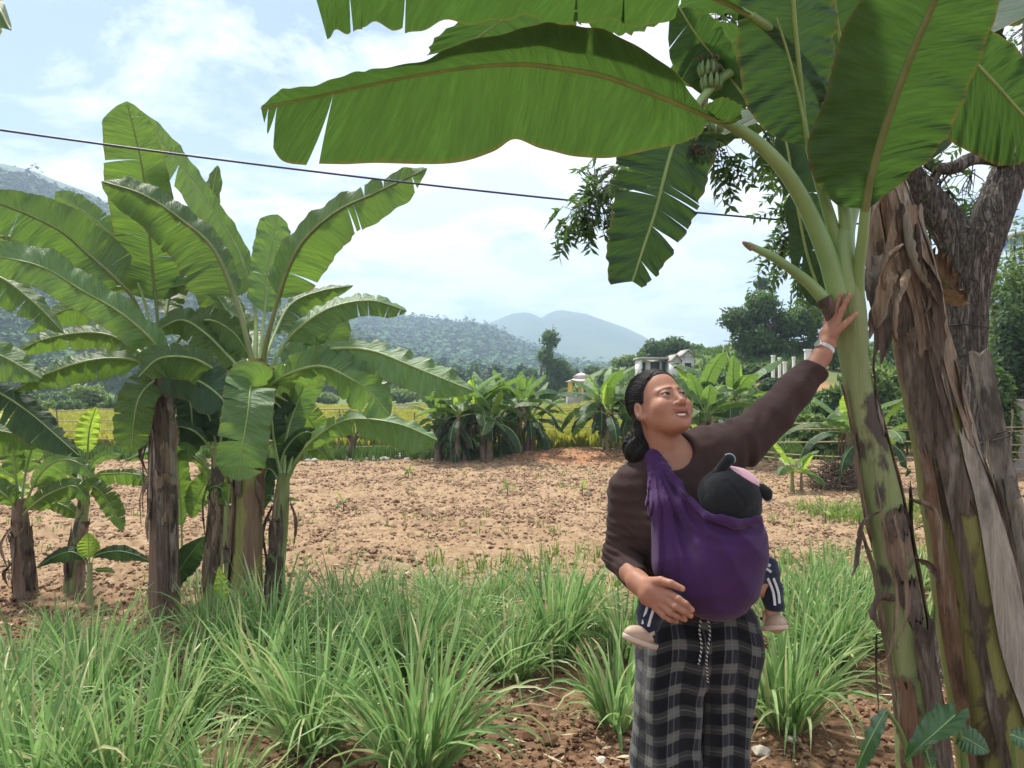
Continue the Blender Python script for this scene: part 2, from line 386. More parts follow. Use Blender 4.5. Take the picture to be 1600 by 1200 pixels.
# clods and crumbs of the dug soil
def scatter_rocks(name, pts, size, mat, seed=0, kind='stuff', flat=0.75):
    rs = np.random.RandomState(seed)
    base = np.array([(1, 0, 0), (-1, 0, 0), (0, 1, 0), (0, -1, 0), (0, 0, 1), (0, 0, -1), (.6, .6, .6), (-.6, .6, .5), (.6, -.6, .5), (-.6, -.6, .6)]) * 1.0
    import itertools
    bm = __import__('bmesh').new()
    for v in base[:]: bm.verts.new(v)
    __import__('bmesh').ops.convex_hull(bm, input=bm.verts[:]); bm.verts.ensure_lookup_table()
    bm.verts.index_update(); F = np.array([[v.index for v in f.verts] for f in bm.faces if len(f.verts) == 3]); B = np.array([v.co for v in bm.verts]); bm.free()
    n = len(pts); S = size * rs.lognormal(0, 0.45, n); V = B[None] * (1 + rs.uniform(-.35, .35, (n, len(B), 3)))
    an = rs.uniform(0, 6.28, n); ca, sa = np.cos(an), np.sin(an)
    X = V[..., 0] * ca[:, None] - V[..., 1] * sa[:, None]; Y = V[..., 0] * sa[:, None] + V[..., 1] * ca[:, None]
    V = np.stack([X, Y, V[..., 2] * flat], -1) * S[:, None, None] + pts[:, None]
    FF = (F[None] + (np.arange(n) * len(B))[:, None, None]).reshape(-1, 3)
    o = link_mesh(name, V.reshape(-1, 3), FF, mat, None, False)
    if kind: o['kind'] = kind
    return o
def clods():
    rs = np.random.RandomState(5); n = 60000
    y = 5.6 + (15.6 - 5.6) * rs.uniform(0, 1, n) ** 0.8; x = rs.uniform(-0.72, 0.72, n) * y
    k = vnoise(np.stack([x * 1.5, y * 1.5, x * 0], -1), 8) + rs.uniform(-.9, .9, n) > -0.2
    x, y = x[k], y[k]; p = np.stack([x, y, H(x, y) + 0.012], -1)
    t = NT('dry_clod'); r_ = t.n('ShaderNodeNewGeometry').outputs['Random Per Island']; nn = t.noise(t.pos(), 60, 3)
    c = t.mix(r_, (0.17, 0.105, 0.066), (0.45, 0.33, 0.22)); c = t.mix(t.mr(nn, 0.3, 0.7, 0, 0.5), c, (0.2, 0.11, 0.06))
    m = t.done(t.bsdf(c, 0.95, None, 0.1)); scatter_rocks('soil_clods', p, 0.0145, m, 3)
    t = NT('damp_clod'); r_ = t.n('ShaderNodeNewGeometry').outputs['Random Per Island']
    c = t.mix(r_, (0.09, 0.045, 0.026), (0.30, 0.19, 0.12)); m = t.done(t.bsdf(c, 0.95, None, 0.1))
    n = 16000; y = 2.3 + 3.6 * rs.uniform(0, 1, n); x = rs.uniform(-0.75, 0.75, n) * y; p = np.stack([x, y, H(x, y) + 0.006], -1)
    scatter_rocks('soil_crumbs', p, 0.010, m, 4)
    # dead leaf bits and straw lying on the near soil
    n = 1500; y = 2.5 + 4.0 * rs.uniform(0, 1, n); x = rs.uniform(-0.72, 0.75, n) * y
    a = rs.uniform(0, 6.28, n); L = rs.uniform(0.01, 0.05, n); w = rs.uniform(0.0015, 0.009, n)
    d = np.stack([np.cos(a), np.sin(a), rs.uniform(-.25, .25, n)], -1); s = np.stack([-np.sin(a), np.cos(a), rs.uniform(-.4, .4, n)], -1)
    c = np.stack([x, y, H(x, y) + rs.uniform(0.022, 0.045, n)], -1)
    V = np.stack([c - d * L[:, None], c + s * w[:, None], c + d * L[:, None], c - s * w[:, None]], 1).reshape(-1, 3)
    t = NT('straw'); r_ = t.n('ShaderNodeNewGeometry').outputs['Random Per Island']; m = t.done(t.bsdf(t.mix(r_, (0.20, 0.12, 0.06), (0.62, 0.50, 0.34)), 0.8))
    o = link_mesh('dead_leaf_litter', V, np.arange(n * 4).reshape(-1, 4), m, None, False); o['kind'] = 'stuff'
clods()

# ---------------------------------------------------------------- leaves made of many small faces
def leaf_cards(c, nrm, size, asp=0.45, rs=None, jit=0.6, hang=0.0, fold=0.15):
    "c (n,3) centres, nrm (n,3) facing; returns V,F of folded diamond leaves"
    n = len(c); nn = nrm + rs.normal(0, jit, (n, 3)); nn /= np.linalg.norm(nn, axis=1)[:, None] + 1e-9
    d = rs.normal(0, 1, (n, 3)); d[:, 2] -= hang; d -= nn * (d * nn).sum(1)[:, None]; d /= np.linalg.norm(d, axis=1)[:, None] + 1e-9
    s = np.cross(nn, d); L = (size * rs.uniform(0.6, 1.3, n))[:, None]
    f = nn * L * fold
    V = np.stack([c - d * L, c + s * L * asp + f, c + d * L, c - s * L * asp + f], 1).reshape(-1, 3)
    i = np.arange(n)[:, None] * 4
    return V, np.concatenate([i + np.array([[0, 1, 2]]), i + np.array([[0, 2, 3]])])
def blob_points(blobs, n, rs, shell=0.45, squash=1.0):
    "points through ellipsoidal blobs (cx,cy,cz,rx,ry,rz), denser near the surface"
    b = np.array(blobs, float); w = b[:, 3] * b[:, 4] + b[:, 3] * b[:, 5]; k = rs.choice(len(b), n, p=w / w.sum())
    d = rs.normal(0, 1, (n, 3)); d /= np.linalg.norm(d, axis=1)[:, None]
    r_ = rs.uniform(0, 1, n) ** shell
    # lobes: radius varies with direction
    r_ = r_ * (0.82 + 0.25 * vnoise(d * 2.3 + k[:, None] * 7.1, 11) + 0.12 * vnoise(d * 5 + k[:, None] * 3.3, 12))
    return b[k, :3] + d * b[k, 3:] * r_[:, None], d
def foliage_mat(name, a, b, tr, trans=0.3, rough=0.55):
    t = NT(name); g = t.n('ShaderNodeNewGeometry'); r_ = g.outputs['Random Per Island']
    big = t.noise(t.pos(), 0.9, 3, 0.6)
    c = t.mix(r_, a, b); c = t.mix(t.mr(big, 0.35, 0.65, 0, 0.5), c, tuple(x * 0.6 for x in a))
    return t.done(t.leafy(c, tr, trans, rough, None, 0.3))
M['fol_mid'] = foliage_mat('foliage_mid', (0.045, 0.095, 0.022), (0.11, 0.19, 0.04), (0.14, 0.26, 0.04))
M['fol_dark'] = foliage_mat('foliage_dark', (0.022, 0.055, 0.018), (0.06, 0.115, 0.03), (0.07, 0.14, 0.03))
M['fol_light'] = foliage_mat('foliage_light', (0.10, 0.17, 0.035), (0.20, 0.29, 0.06), (0.26, 0.38, 0.06))
M['fol_blue'] = foliage_mat('foliage_bluish', (0.04, 0.085, 0.035), (0.10, 0.165, 0.06), (0.10, 0.19, 0.05))
M['bark_grey'] = simple('bark_grey', (0.13, 0.10, 0.075), 0.9, 0.35, 14, 0.8, 0.02, 0.1)
def make_tree(name, base, blobs, n, leaf, mat, label, cat='tree', group=None, trunk_r=0.12, seed=0, hang=0.3, asp=0.45, shell=0.45, trunk='trunk', crown='crown', limbs=True, bark='bark_grey'):
    rs = np.random.RandomState(seed); root = empty(name, base, label, cat, group); base = np.array(base, float)
    B = np.array(blobs, float); c, d = blob_points(blobs, n, rs, shell)
    V, F = leaf_cards(c, d + np.array((0, 0, .5)), leaf, asp, rs, 0.7, hang)
    adopt(link_mesh(crown, V, F, mat, None, False), root)
    if trunk_r:
        mb = MB(); top = B[:, :3].mean(0); fork = base + (top - base) * 0.45; fork[2] = base[2] + (B[:, 2].min() - base[2]) * 0.75
        tube(mb, cr([base - (0, 0, .1), base + (fork - base) * 0.5 + rs.normal(0, trunk_r * .6, 3) * (1, 1, 0), fork], 8), np.linspace(trunk_r, trunk_r * .75, 8), 7)
        if limbs:
            for b in B:
                e = b[:3] + rs.normal(0, .2, 3) * b[3:]; m_ = (fork + e) / 2 + rs.normal(0, .12, 3) * np.linalg.norm(e - fork); m_[2] -= 0.05 * np.linalg.norm(e - fork)
                tube(mb, cr([fork, m_, e, e + (e - m_) * .5], 8), np.linspace(trunk_r * .55, trunk_r * .1, 8), 5)
                for q in range(3):
                    e2 = b[:3] + rs.normal(0, .45, 3) * b[3:]; tube(mb, cr([m_, (m_ + e2) / 2 + rs.normal(0, .1, 3) * b[3:], e2], 6), np.linspace(trunk_r * .3, trunk_r * .06, 6), 4)
        mb.build(trunk, M[bark], root)
    return root

# ---------------------------------------------------------------- hills with their forest
def hill(name, sil, D, depth, foot, mat, seed, rough=0.05, n=(220, 46)):
    "ridge whose skyline is the list sil [(px, py)] seen at distance D"
    px = np.array([s[0] for s in sil], float); py = np.array([s[1] for s in sil], float)
    xr = (px - 800) / FPX * D; zr = CAMH + (600 - py) / FPX * D
    X = np.linspace(xr[0], xr[-1], n[0]); t = np.linspace(-1, 1, n[1]); XX, TT = np.meshgrid(X, t, indexing='ij')
    ridge = np.interp(X, xr, zr)[:, None]
    prof = np.where(TT < 0, smooth(1 + TT) * 0.55 + (1 + TT) * 0.45, 1 - smooth(TT))
    YY = D + TT * depth
    p = np.stack([XX, YY, np.zeros_like(XX)], -1).reshape(-1, 3)
    nz = (vnoise(p / (D * 0.16), seed) * 1.0 + vnoise(p / (D * 0.06), seed + 1) * 0.45 + vnoise(p / (D * 0.025), seed + 2) * 0.2).reshape(XX.shape)
    ZZ = foot + (ridge - foot) * prof + nz * rough * ridge * (1 - np.abs(prof - 0.5) * 1.5).clip(0.08, 1) * 2
    ZZ[:, 0] = foot - 2; ZZ[:, -1] = foot - 2
    V = np.stack([XX, YY, ZZ], -1).reshape(-1, 3); i = np.arange(n[0] - 1)[:, None] * n[1] + np.arange(n[1] - 1)[None]
    F = np.stack([i, i + n[1], i + n[1] + 1, i + 1], -1).reshape(-1, 4)
    o = link_mesh(name, V, F, mat, None, True); o['kind'] = 'structure'
    def at(u, v):
        "surface point at fractions u along, v across"
        a = u * (n[0] - 1); b = v * (n[1] - 1); ia = np.minimum(a.astype(int), n[0] - 2); ib = np.minimum(b.astype(int), n[1] - 2); fa = (a - ia)[:, None]; fb = (b - ib)[:, None]
        G = V.reshape(n[0], n[1], 3)
        return (G[ia, ib] * (1 - fa) + G[ia + 1, ib] * fa) * (1 - fb) + (G[ia, ib + 1] * (1 - fa) + G[ia + 1, ib + 1] * fa) * fb
    return at
def forest(name, at, n, tree_r, per, leaf, mat, seed, vlim=(0.05, 0.62), tall=1.3, big=0.0):
    rs = np.random.RandomState(seed); u = rs.uniform(0, 1, n); v = rs.uniform(*vlim, n) 
    p = at(u, v); keep = vnoise(p / (tree_r * 9), seed) + rs.uniform(-1, 1, n) * 0.8 > -0.5; p = p[keep]; n = len(p)
    r_ = tree_r * rs.lognormal(0, 0.3, n); hh = r_ * tall * rs.uniform(0.8, 1.3, n)
    d = rs.normal(0, 1, (n, per, 3)); d[..., 2] = np.abs(d[..., 2]); d /= np.linalg.norm(d, axis=2)[..., None]
    lob = 0.85 + 0.3 * vnoise((d * 2.2 + np.arange(n)[:, None, None] * 3.7).reshape(-1, 3), seed).reshape(n, per, 1)
    c = p[:, None] + d * lob * np.stack([r_, r_, hh], -1)[:, None] + np.array((0, 0, 1)) * (hh * 0.35)[:, None, None]
    V, F = leaf_cards(c.reshape(-1, 3), (d + (0, 0, .3)).reshape(-1, 3), leaf, 0.8, rs, 0.22)
    o = link_mesh(name, V, F, mat, None, False); o['kind'] = 'stuff'
    return o
def hill_mat(name, a, b, scale):
    t = NT(name); g = t.pos(); n_ = t.noise(g, scale, 6, 0.6); k = t.noise(g, scale * 0.15, 3, 0.5)
    c = t.mix(t.mr(n_, 0.3, 0.7), a, b); c = t.mix(t.mr(k, 0.45, 0.65, 0, 0.6), c, (0.16, 0.21, 0.07))
    return t.done(t.bsdf(c, 0.95, t.bump(n_, 0.8, 2.0), 0.1))
def far_fol(name, a, b, scale):
    t = NT(name); g = t.n('ShaderNodeNewGeometry'); k = t.noise(t.pos(), scale, 3, 0.6)
    c = t.mix(g.outputs['Random Per Island'], a, b); c = t.mix(t.mr(k, 0.4, 0.62, 0, 0.5), c, tuple(min(1, x * 1.35) for x in b))
    return t.done(t.bsdf(c, 0.8, None, 0.15))
M['hill_near'] = hill_mat('hillside_near', (0.045, 0.08, 0.025), (0.09, 0.13, 0.04), 0.12)
M['hill_far'] = hill_mat('hillside_far', (0.035, 0.06, 0.025), (0.07, 0.10, 0.04), 0.03)
at1 = hill('hill_left', [(-480, 130), (-200, 215), (-60, 250), (20, 278), (70, 292), (120, 315), (170, 335), (230, 372), (300, 410), (380, 452), (450, 485), (520, 520), (620, 560), (720, 588), (800, 600)], 250, 160, -1, M['hill_near'], 21, 0.04)
forest('hillside_woodland', at1, 16000, 1.5, 24, 0.72, far_fol('woodland_near', (0.035, 0.082, 0.022), (0.055, 0.115, 0.028), 0.04), 31)
at2 = hill('hill_middle', [(200, 470), (350, 478), (450, 488), (520, 490), (570, 488), (610, 497), (650, 506), (700, 514), (745, 516), (780, 527), (812, 545), (850, 562), (900, 580), (1000, 590), (1100, 598)], 480, 240, -1, M['hill_far'], 23, 0.03)
forest('distant_woodland', at2, 18000, 2.2, 15, 1.35, far_fol('woodland_far', (0.040, 0.092, 0.032), (0.060, 0.125, 0.038), 0.02), 33)
hill('mountain', [(350, 560), (600, 556), (700, 538), (738, 518), (752, 510), (768, 503), (785, 496), (800, 490), (815, 488), (824, 488), (836, 492), (846, 497), (856, 490), (868, 485), (880, 484), (896, 487), (915, 490), (935, 497), (955, 504), (975, 511), (995, 521), (1008, 532), (1035, 548), (1060, 556), (1150, 575), (1300, 585), (1500, 590)], 1000, 360, -1, M['hill_far'], 25, 0.014, n=(420, 90))
hill('mountain_ridge', [(-480, 175), (-200, 230), (-60, 252), (10, 258), (45, 266), (90, 283), (140, 302), (200, 340), (280, 400), (420, 500), (560, 560), (700, 590)], 420, 150, -1, M['hill_far'], 27, 0.02)
# ---------------------------------------------------------------- banana plants
def make_blade(mid, A, B, rs, tears=5, nu=64, nv=7, droop=0.03, wave=0.012, gap=0.25, ragged=0.03, vfold=0.0, sides=(1, 1), curl=0.0, cutsA=None, cutsB=None):
    "mid, A, B: curves (k,3) resampled; returns MB with the two halves of the blade, split into lobes along the veins"
    mb = MB(); m = cr(mid, 200); L = np.concatenate(([0], np.cumsum(np.linalg.norm(np.diff(m, axis=0), axis=1)))); Ltot = L[-1]
    T = np.gradient(m, axis=0); T /= np.linalg.norm(T, axis=1)[:, None] + 1e-9
    ut = np.linspace(0, 1, 200)
    def at(c, u): return np.stack([np.interp(u, ut, c[:, k]) for k in range(3)], -1)
    for side, E_ in ((1, A), (-1, B)):
        if not sides[0 if side == 1 else 1]: continue
        E = cr(E_, 200)
        nt = tears if isinstance(tears, int) else tears[0 if side == 1 else 1]
        cuts = [0.0] + sorted(rs.uniform(0.08, 0.95, nt).tolist()) + [1.0]
        if cutsB and side == -1: cuts = [0.0] + cutsB + [1.0]; nt = len(cutsB)
        if cutsA and side == 1: cuts = [0.0] + cutsA + [1.0]; nt = len(cutsA)
        cuts = [c for i, c in enumerate(cuts) if i == 0 or c - cuts[i - 1] > 0.015 or c == 1.0]
        ph = rs.uniform(0, 6.28, 4); fr = rs.uniform(5, 9, 2)
        for a, b in zip(cuts[:-1], cuts[1:]):
            k = max(2, int(nu * (b - a)) + 1)
            s = np.linspace(0, 1, k); v = np.linspace(0, 1, nv); S, Vv = np.meshgrid(s, v, indexing='ij')
            g = gap * rs.uniform(0.1, 1) * min(1, 0.05 / (b - a)); ga, gb = (0 if a == 0 else g), (0 if b == 1 else g * rs.uniform(.3, 1))
            sh = rs.normal(0, 0.008)
            st = S * (1 - (ga + gb) * Vv ** 1.6 * 0.8) + ga * Vv ** 1.6 * 0.8
            U = np.clip(a + (b - a) * st + (sh * Vv ** 1.5 if nt > 2 else 0) * (0 < a) * (b < 1), 0, 1)
            vm = 1 - ragged * np.abs(rs.normal(0, 1)) * (nt > 0) - ragged * 0.5 * np.abs(vnoise(np.stack([U * 23 + ph[0], U * 0, U * 0], -1)))
            VV = Vv * np.clip(vm, 0.5, 1)
            mm, ee, tt = at(m, U), at(E, U), at(T, U)
            d = ee - mm; w = np.linalg.norm(d, axis=-1, keepdims=True)
            nrm = np.cross(tt, d); nrm /= np.linalg.norm(nrm, axis=-1, keepdims=True) + 1e-9
            wv = wave * (np.sin(U * 6.28 * fr[0] + ph[1]) + 0.6 * np.sin(U * 6.28 * fr[1] * 2.3 + ph[2]))
            lobd = rs.normal(0, 1) * (nt > 0) * 0.05
            pos = mm + d * VV[..., None]
            sag = (droop * 4 * VV * (1 - VV) * 0.6)[..., None] * w      # arch of the half blade above its chord
            pos = pos + nrm * side * (wv * VV ** 1.3)[..., None] * np.minimum(1, w / 0.08) + np.array((0, 0, 1.)) * sag
            pos = pos + nrm * (lobd * VV ** 1.5)[..., None] * w + nrm * side * (curl * VV ** 2)[..., None] * w
            idx = np.arange(k * nv).reshape(k, nv); F = np.stack([idx[:-1, :-1], idx[1:, :-1], idx[1:, 1:], idx[:-1, 1:]], -1).reshape(-1, 4)
            if side < 0: F = F[:, ::-1]
            uv = np.stack([U.ravel() * Ltot + (0 if side > 0 else 7.3), side * Vv.ravel()], -1)
            mb.add(pos.reshape(-1, 3), F, uv)
    return mb
def rib_mat():
    t = NT('midrib'); n_ = t.noise(t.pos((1, 1, 0.3)), 18, 4, 0.6)
    c = t.mix(t.mr(n_, 0.3, 0.75), (0.17, 0.26, 0.075), (0.30, 0.38, 0.13)); return t.done(t.bsdf(c, 0.38, t.bump(n_, 0.2, 0.004), 0.45))
M['rib'] = rib_mat(); 
def rib_dark():
    t = NT('midrib_brownish'); n_ = t.noise(t.pos((1, 1, 0.3)), 18, 4, 0.6)
    c = t.mix(t.mr(n_, 0.3, 0.75), (0.12, 0.15, 0.045), (0.20, 0.23, 0.085)); return t.done(t.bsdf(c, 0.45, None, 0.35))
M['rib_dark'] = rib_dark()
def petiole_mat():
    t = NT('leaf_stalk_green'); g = t.pos((1, 1, 0.25)); n_ = t.noise(g, 22, 5, 0.65); k = t.noise(t.pos((1, 1, .6)), 5, 3)
    c = t.mix(t.mr(k, 0.3, 0.7), (0.13, 0.22, 0.065), (0.24, 0.35, 0.13)); c = t.mix(t.mr(n_, 0.66, 0.74, 0, .5), c, (0.07, 0.05, 0.025))
    return t.done(t.bsdf(c, 0.36, t.bump(n_, 0.15, 0.004), 0.5))
M['petiole'] = petiole_mat()

def wprof(u, base=0.10, tip=0.30, p=0.6):
    return np.minimum(1, (np.maximum(u, 0) / base)) ** p * np.minimum(1, (np.maximum(1 - u, 0) / tip)) ** 0.62

def leaf_px(root, pts, D, wA, wB, t0=0.25, aA=0.3, aB=0.3, mat='leaf', tears=5, r0=0.016, seed=0, droop=0.05, wave=0.010, rib='rib', tip=0.28, base=0.10, gap=0.25, nu=56, nv=6, curl=0.0, ragged=0.03, cut=0.0, ribtip=0.3, pname='leaf'):
    """a leaf whose midrib runs through pts = [(px, py, depth offset)]; widths wA / wB (left / right of travel) are pixel half widths,
    aA / aB tilt each half away from (+) or towards (-) the viewer; the blade starts at fraction t0, the rest is stalk"""
    rs = np.random.RandomState(seed + 77)
    c = cr([Pn(p[0], p[1], D + (p[2] if len(p) > 2 else 0)) for p in pts], 120)
    L = np.concatenate(([0], np.cumsum(np.linalg.norm(np.diff(c, axis=0), axis=1)))); L /= L[-1]
    u = np.linspace(t0, 1, 60); m = np.stack([np.interp(u, L, c[:, k]) for k in range(3)], -1)
    T = np.gradient(m, axis=0); T /= np.linalg.norm(T, axis=1)[:, None]
    view = m - np.array((0, 0, CAMH)); view /= np.linalg.norm(view, axis=1)[:, None]
    S = np.cross(T, view)
    S /= np.linalg.norm(S, axis=1)[:, None] + 1e-9
    Vp = np.cross(S, T); Vp *= np.sign((Vp * view).sum(1))[:, None]; Vp /= np.linalg.norm(Vp, axis=1)[:, None] + 1e-9
    q = np.linspace(0, 1, 60); k = D / FPX
    f = wprof(q * (1 - cut), base, tip)
    def edge(w, a, s):
        w = np.interp(q, np.linspace(0, 1, len(w)), w) if hasattr(w, '__len__') else w
        a = np.interp(q, np.linspace(0, 1, len(a)), a) if hasattr(a, '__len__') else np.full(60, a)
        return m + (S * s * np.cos(a)[:, None] + Vp * np.sin(a)[:, None]) * (w * k * f / np.maximum(np.cos(a), 0.35))[:, None]
    A, B = edge(wA, aA, 1), edge(wB, aB, -1)
    o = make_blade(m, A, B, rs, tears, nu, nv, droop, wave, gap, ragged, curl=curl).build(pname, M[mat], root)
    mb = MB(); rad = np.interp(np.linspace(0, 1, 60), [0, max(t0, .02), 1], [r0, r0 * 0.62, r0 * ribtip * 0.6])
    if t0 < 0.03: rad = np.interp(np.linspace(0, 1, 60), [0, 1], [r0, r0 * .25])
    tube(mb, c[::2], rad, 8, 0.9); r_ = mb.build('midrib', M[rib]); r_.parent = o
    # midrib mesh is in world coordinates: shift it like the leaf
    if root is not None:
        me = r_.data; n = len(me.vertices); a = np.empty(n * 3, dtype=np.float32); me.vertices.foreach_get('co', a)
        a = a.reshape(-1, 3) - np.array(root.matrix_basis.translation, dtype=np.float32); me.vertices.foreach_set('co', a.ravel())
    return o

def sub(o, parent_part, root):
    "make o (world-coordinate mesh) a sub-part of parent_part, whose mesh is local to root"
    if root is not None: adopt(o, root)
    o.parent = parent_part; return o

def leaf3(root, mid, A, B, stalk=None, mat='leaf_big', tears=(0, 0), seed=0, droop=0.02, wave=0.01, r0=0.016, rib='rib', nu=110, nv=12, gap=0.3, ragged=0.0, r1=0.004, stalk_r=None, pname='leaf', cutsA=None, cutsB=None):
    "a near leaf given by its midrib and both margins, each [(px, py, depth)] from base to tip"
    rs = np.random.RandomState(seed + 5)
    m = [Pn(*p) for p in mid]; a = [Pn(*p) for p in A]; b = [Pn(*p) for p in B]
    def al(c, k=60): return cr(c, k)
    o = make_blade(al(m), al(a), al(b), rs, tears, nu, nv, droop, wave, gap, ragged, cutsA=cutsA, cutsB=cutsB).build(pname, M[mat], root)
    mb = MB(); pts = cr(m, 50); view = pts - np.array((0, 0, CAMH)); view /= np.linalg.norm(view, axis=1)[:, None]
    tube(mb, pts - view * r0 * 0.25, np.linspace(r0 * .8, r1, 50), 10, 1.0)
    sub(mb.build('midrib', M[rib]), o, root)
    if stalk:
        mb = MB(); sp = cr([Pn(*p) for p in stalk], 40); rr = stalk_r or (0.028, r0)
        tube(mb, sp, np.linspace(rr[0], rr[1], 40), 14, 0.9); sub(mb.build('leaf_stalk', M['petiole']), o, root)
    return o

def stem_mat(name, g1, g2, dark, brown, dryness, blotch=0.5):
    "banana false stem: smooth green or yellow sheaths, purple black blotches, dry brown fibrous skins"
    t = NT(name); g = t.pos((1, 1, 0.16)); g2_ = t.pos((1, 1, 0.5))
    a = t.noise(g, 9, 5, 0.6, 0.6); b = t.noise(g2_, 5.5, 5, 0.6, 0.4); f = t.noise(t.pos((1, 1, 0.05)), 75, 5, 0.7); big = t.noise(g2_, 2.6, 3, 0.5)
    c = t.mix(t.mr(a, 0.35, 0.65), g1, g2)
    c = t.mix(t.mr(b, 0.62 - 0.12 * blotch, 0.66 - 0.10 * blotch, 0, 0.9), c, t.mix(f, dark, tuple(x * 2.2 for x in dark)))
    br = t.mix(t.mr(f, 0.3, 0.7), brown, tuple(min(1, x * 2.1) for x in brown))
    c = t.mix(t.mr(t.math('ADD', big, t.math('MULTIPLY', a, 0.35)), 0.78 - dryness * 0.4, 0.82 - dryness * 0.4), c, br)
    h = t.math('ADD', f, t.math('MULTIPLY', b, 1.2))
    return t.done(t.bsdf(c, t.mr(a, 0.3, 0.7, 0.4, 0.75), t.bump(h, 0.7, 0.012), 0.3))
M['stem_green'] = stem_mat('false_stem_green', (0.16, 0.20, 0.075), (0.28, 0.32, 0.14), (0.035, 0.024, 0.026), (0.14, 0.095, 0.065), -0.02, 0.30)
M['stem_mixed'] = stem_mat('false_stem_mixed', (0.17, 0.16, 0.06), (0.24, 0.23, 0.08), (0.03, 0.022, 0.020), (0.115, 0.08, 0.058), 0.40, 0.7)
M['stem_dry'] = stem_mat('false_stem_dry', (0.18, 0.16, 0.06), (0.26, 0.23, 0.08), (0.03, 0.02, 0.016), (0.14, 0.105, 0.078), 0.80, 0.5)
M['stem_yellow'] = stem_mat('false_stem_yellow', (0.17, 0.17, 0.05), (0.26, 0.245, 0.08), (0.05, 0.032, 0.025), (0.12, 0.075, 0.05), 0.10, 0.45)
def sheath_mat(name, a, b, rough=0.85):
    t = NT(name); f = t.noise(t.pos((1, 1, 0.06)), 80, 5, 0.7); k = t.noise(t.pos((1, 1, .4)), 9, 4, .6)
    c = t.mix(t.mr(f, 0.3, 0.7), a, b); c = t.mix(t.mr(k, 0.5, 0.68, 0, 0.7), c, tuple(x * .3 for x in a)); k2 = t.noise(t.pos((1, 1, .2)), 16, 4, .6); c = t.mix(t.mr(k2, .56, .66, 0, .55), c, (0.33, 0.29, 0.24))
    return t.done(t.bsdf(c, rough, t.bump(f, 0.9, 0.01), 0.15))
M['sheath'] = sheath_mat('dry_sheath', (0.13, 0.09, 0.06), (0.36, 0.27, 0.19))
M['sheath_dark'] = sheath_mat('dark_dry_sheath', (0.055, 0.041, 0.033), (0.19, 0.145, 0.11))
M['sheath_red'] = sheath_mat('reddish_sheath', (0.13, 0.07, 0.045), (0.27, 0.165, 0.105))
M['sheath_grey'] = sheath_mat('bleached_sheath', (0.21, 0.18, 0.145), (0.42, 0.37, 0.30))

def stem_curve(pts, D, n=40):
    "pts (px, left-right width px, py[, dd]) -> centres and radii in metres"
    c = [Pn(p[0], p[2], D + (p[3] if len(p) > 3 else 0)) for p in pts]; r_ = [p[1] / 2 / FPX * (D + (p[3] if len(p) > 3 else 0)) for p in pts]
    return cr(c, n), cr(np.array(r_)[:, None], n)[:, 0]
def stem(root, c, r, mat, seed=0, seg=28, lump=0.05, name='pseudostem'):
    "false stem of overlapping sheaths: cross-section steps where a sheath margin lies"
    rs = np.random.RandomState(seed); n = len(c); th = np.arange(seg) / seg * 2 * np.pi; z = c[:, 2]
    rr = np.ones((n, seg))
    for k in range(5):
        a0 = rs.uniform(0, 6.28); tw = rs.uniform(-1.2, 1.2); ph = (th[None] - a0 - tw * np.linspace(0, 1, n)[:, None]) % 6.28
        rr += 0.032 * (1 - ph / 6.28) * np.interp(np.linspace(0, 1, n), [0, rs.uniform(.3, .6), 1], [1, .8, .2])[:, None]
    rr += lump * vnoise(np.stack([np.cos(th)[None] * 1.5 + z[:, None] * 0, np.sin(th)[None] * 1.5 + z[:, None] * 0, z[:, None] * 5 + 0 * th[None]], -1).reshape(-1, 3), seed).reshape(n, seg)
    mb = MB(); T = np.gradient(c, axis=0); T /= np.linalg.norm(T, axis=1)[:, None]
    A = np.cross(T, (0, 1, 0)); A /= np.linalg.norm(A, axis=1)[:, None]; B = np.cross(T, A)
    rr = rr / rr.mean()
    V = c[:, None] + (r[:, None] * rr)[..., None] * (np.cos(th)[None, :, None] * A[:, None] + np.sin(th)[None, :, None] * B[:, None])
    i = np.arange(n - 1)[:, None] * seg; j = np.arange(seg)[None]; k2 = (j + 1) % seg
    F = np.stack([i + j, i + k2, i + k2 + seg, i + j + seg], -1).reshape(-1, 4)
    mb.add(V.reshape(-1, 3), F[:, ::-1]); 
    return mb.build(name, M[mat], root)
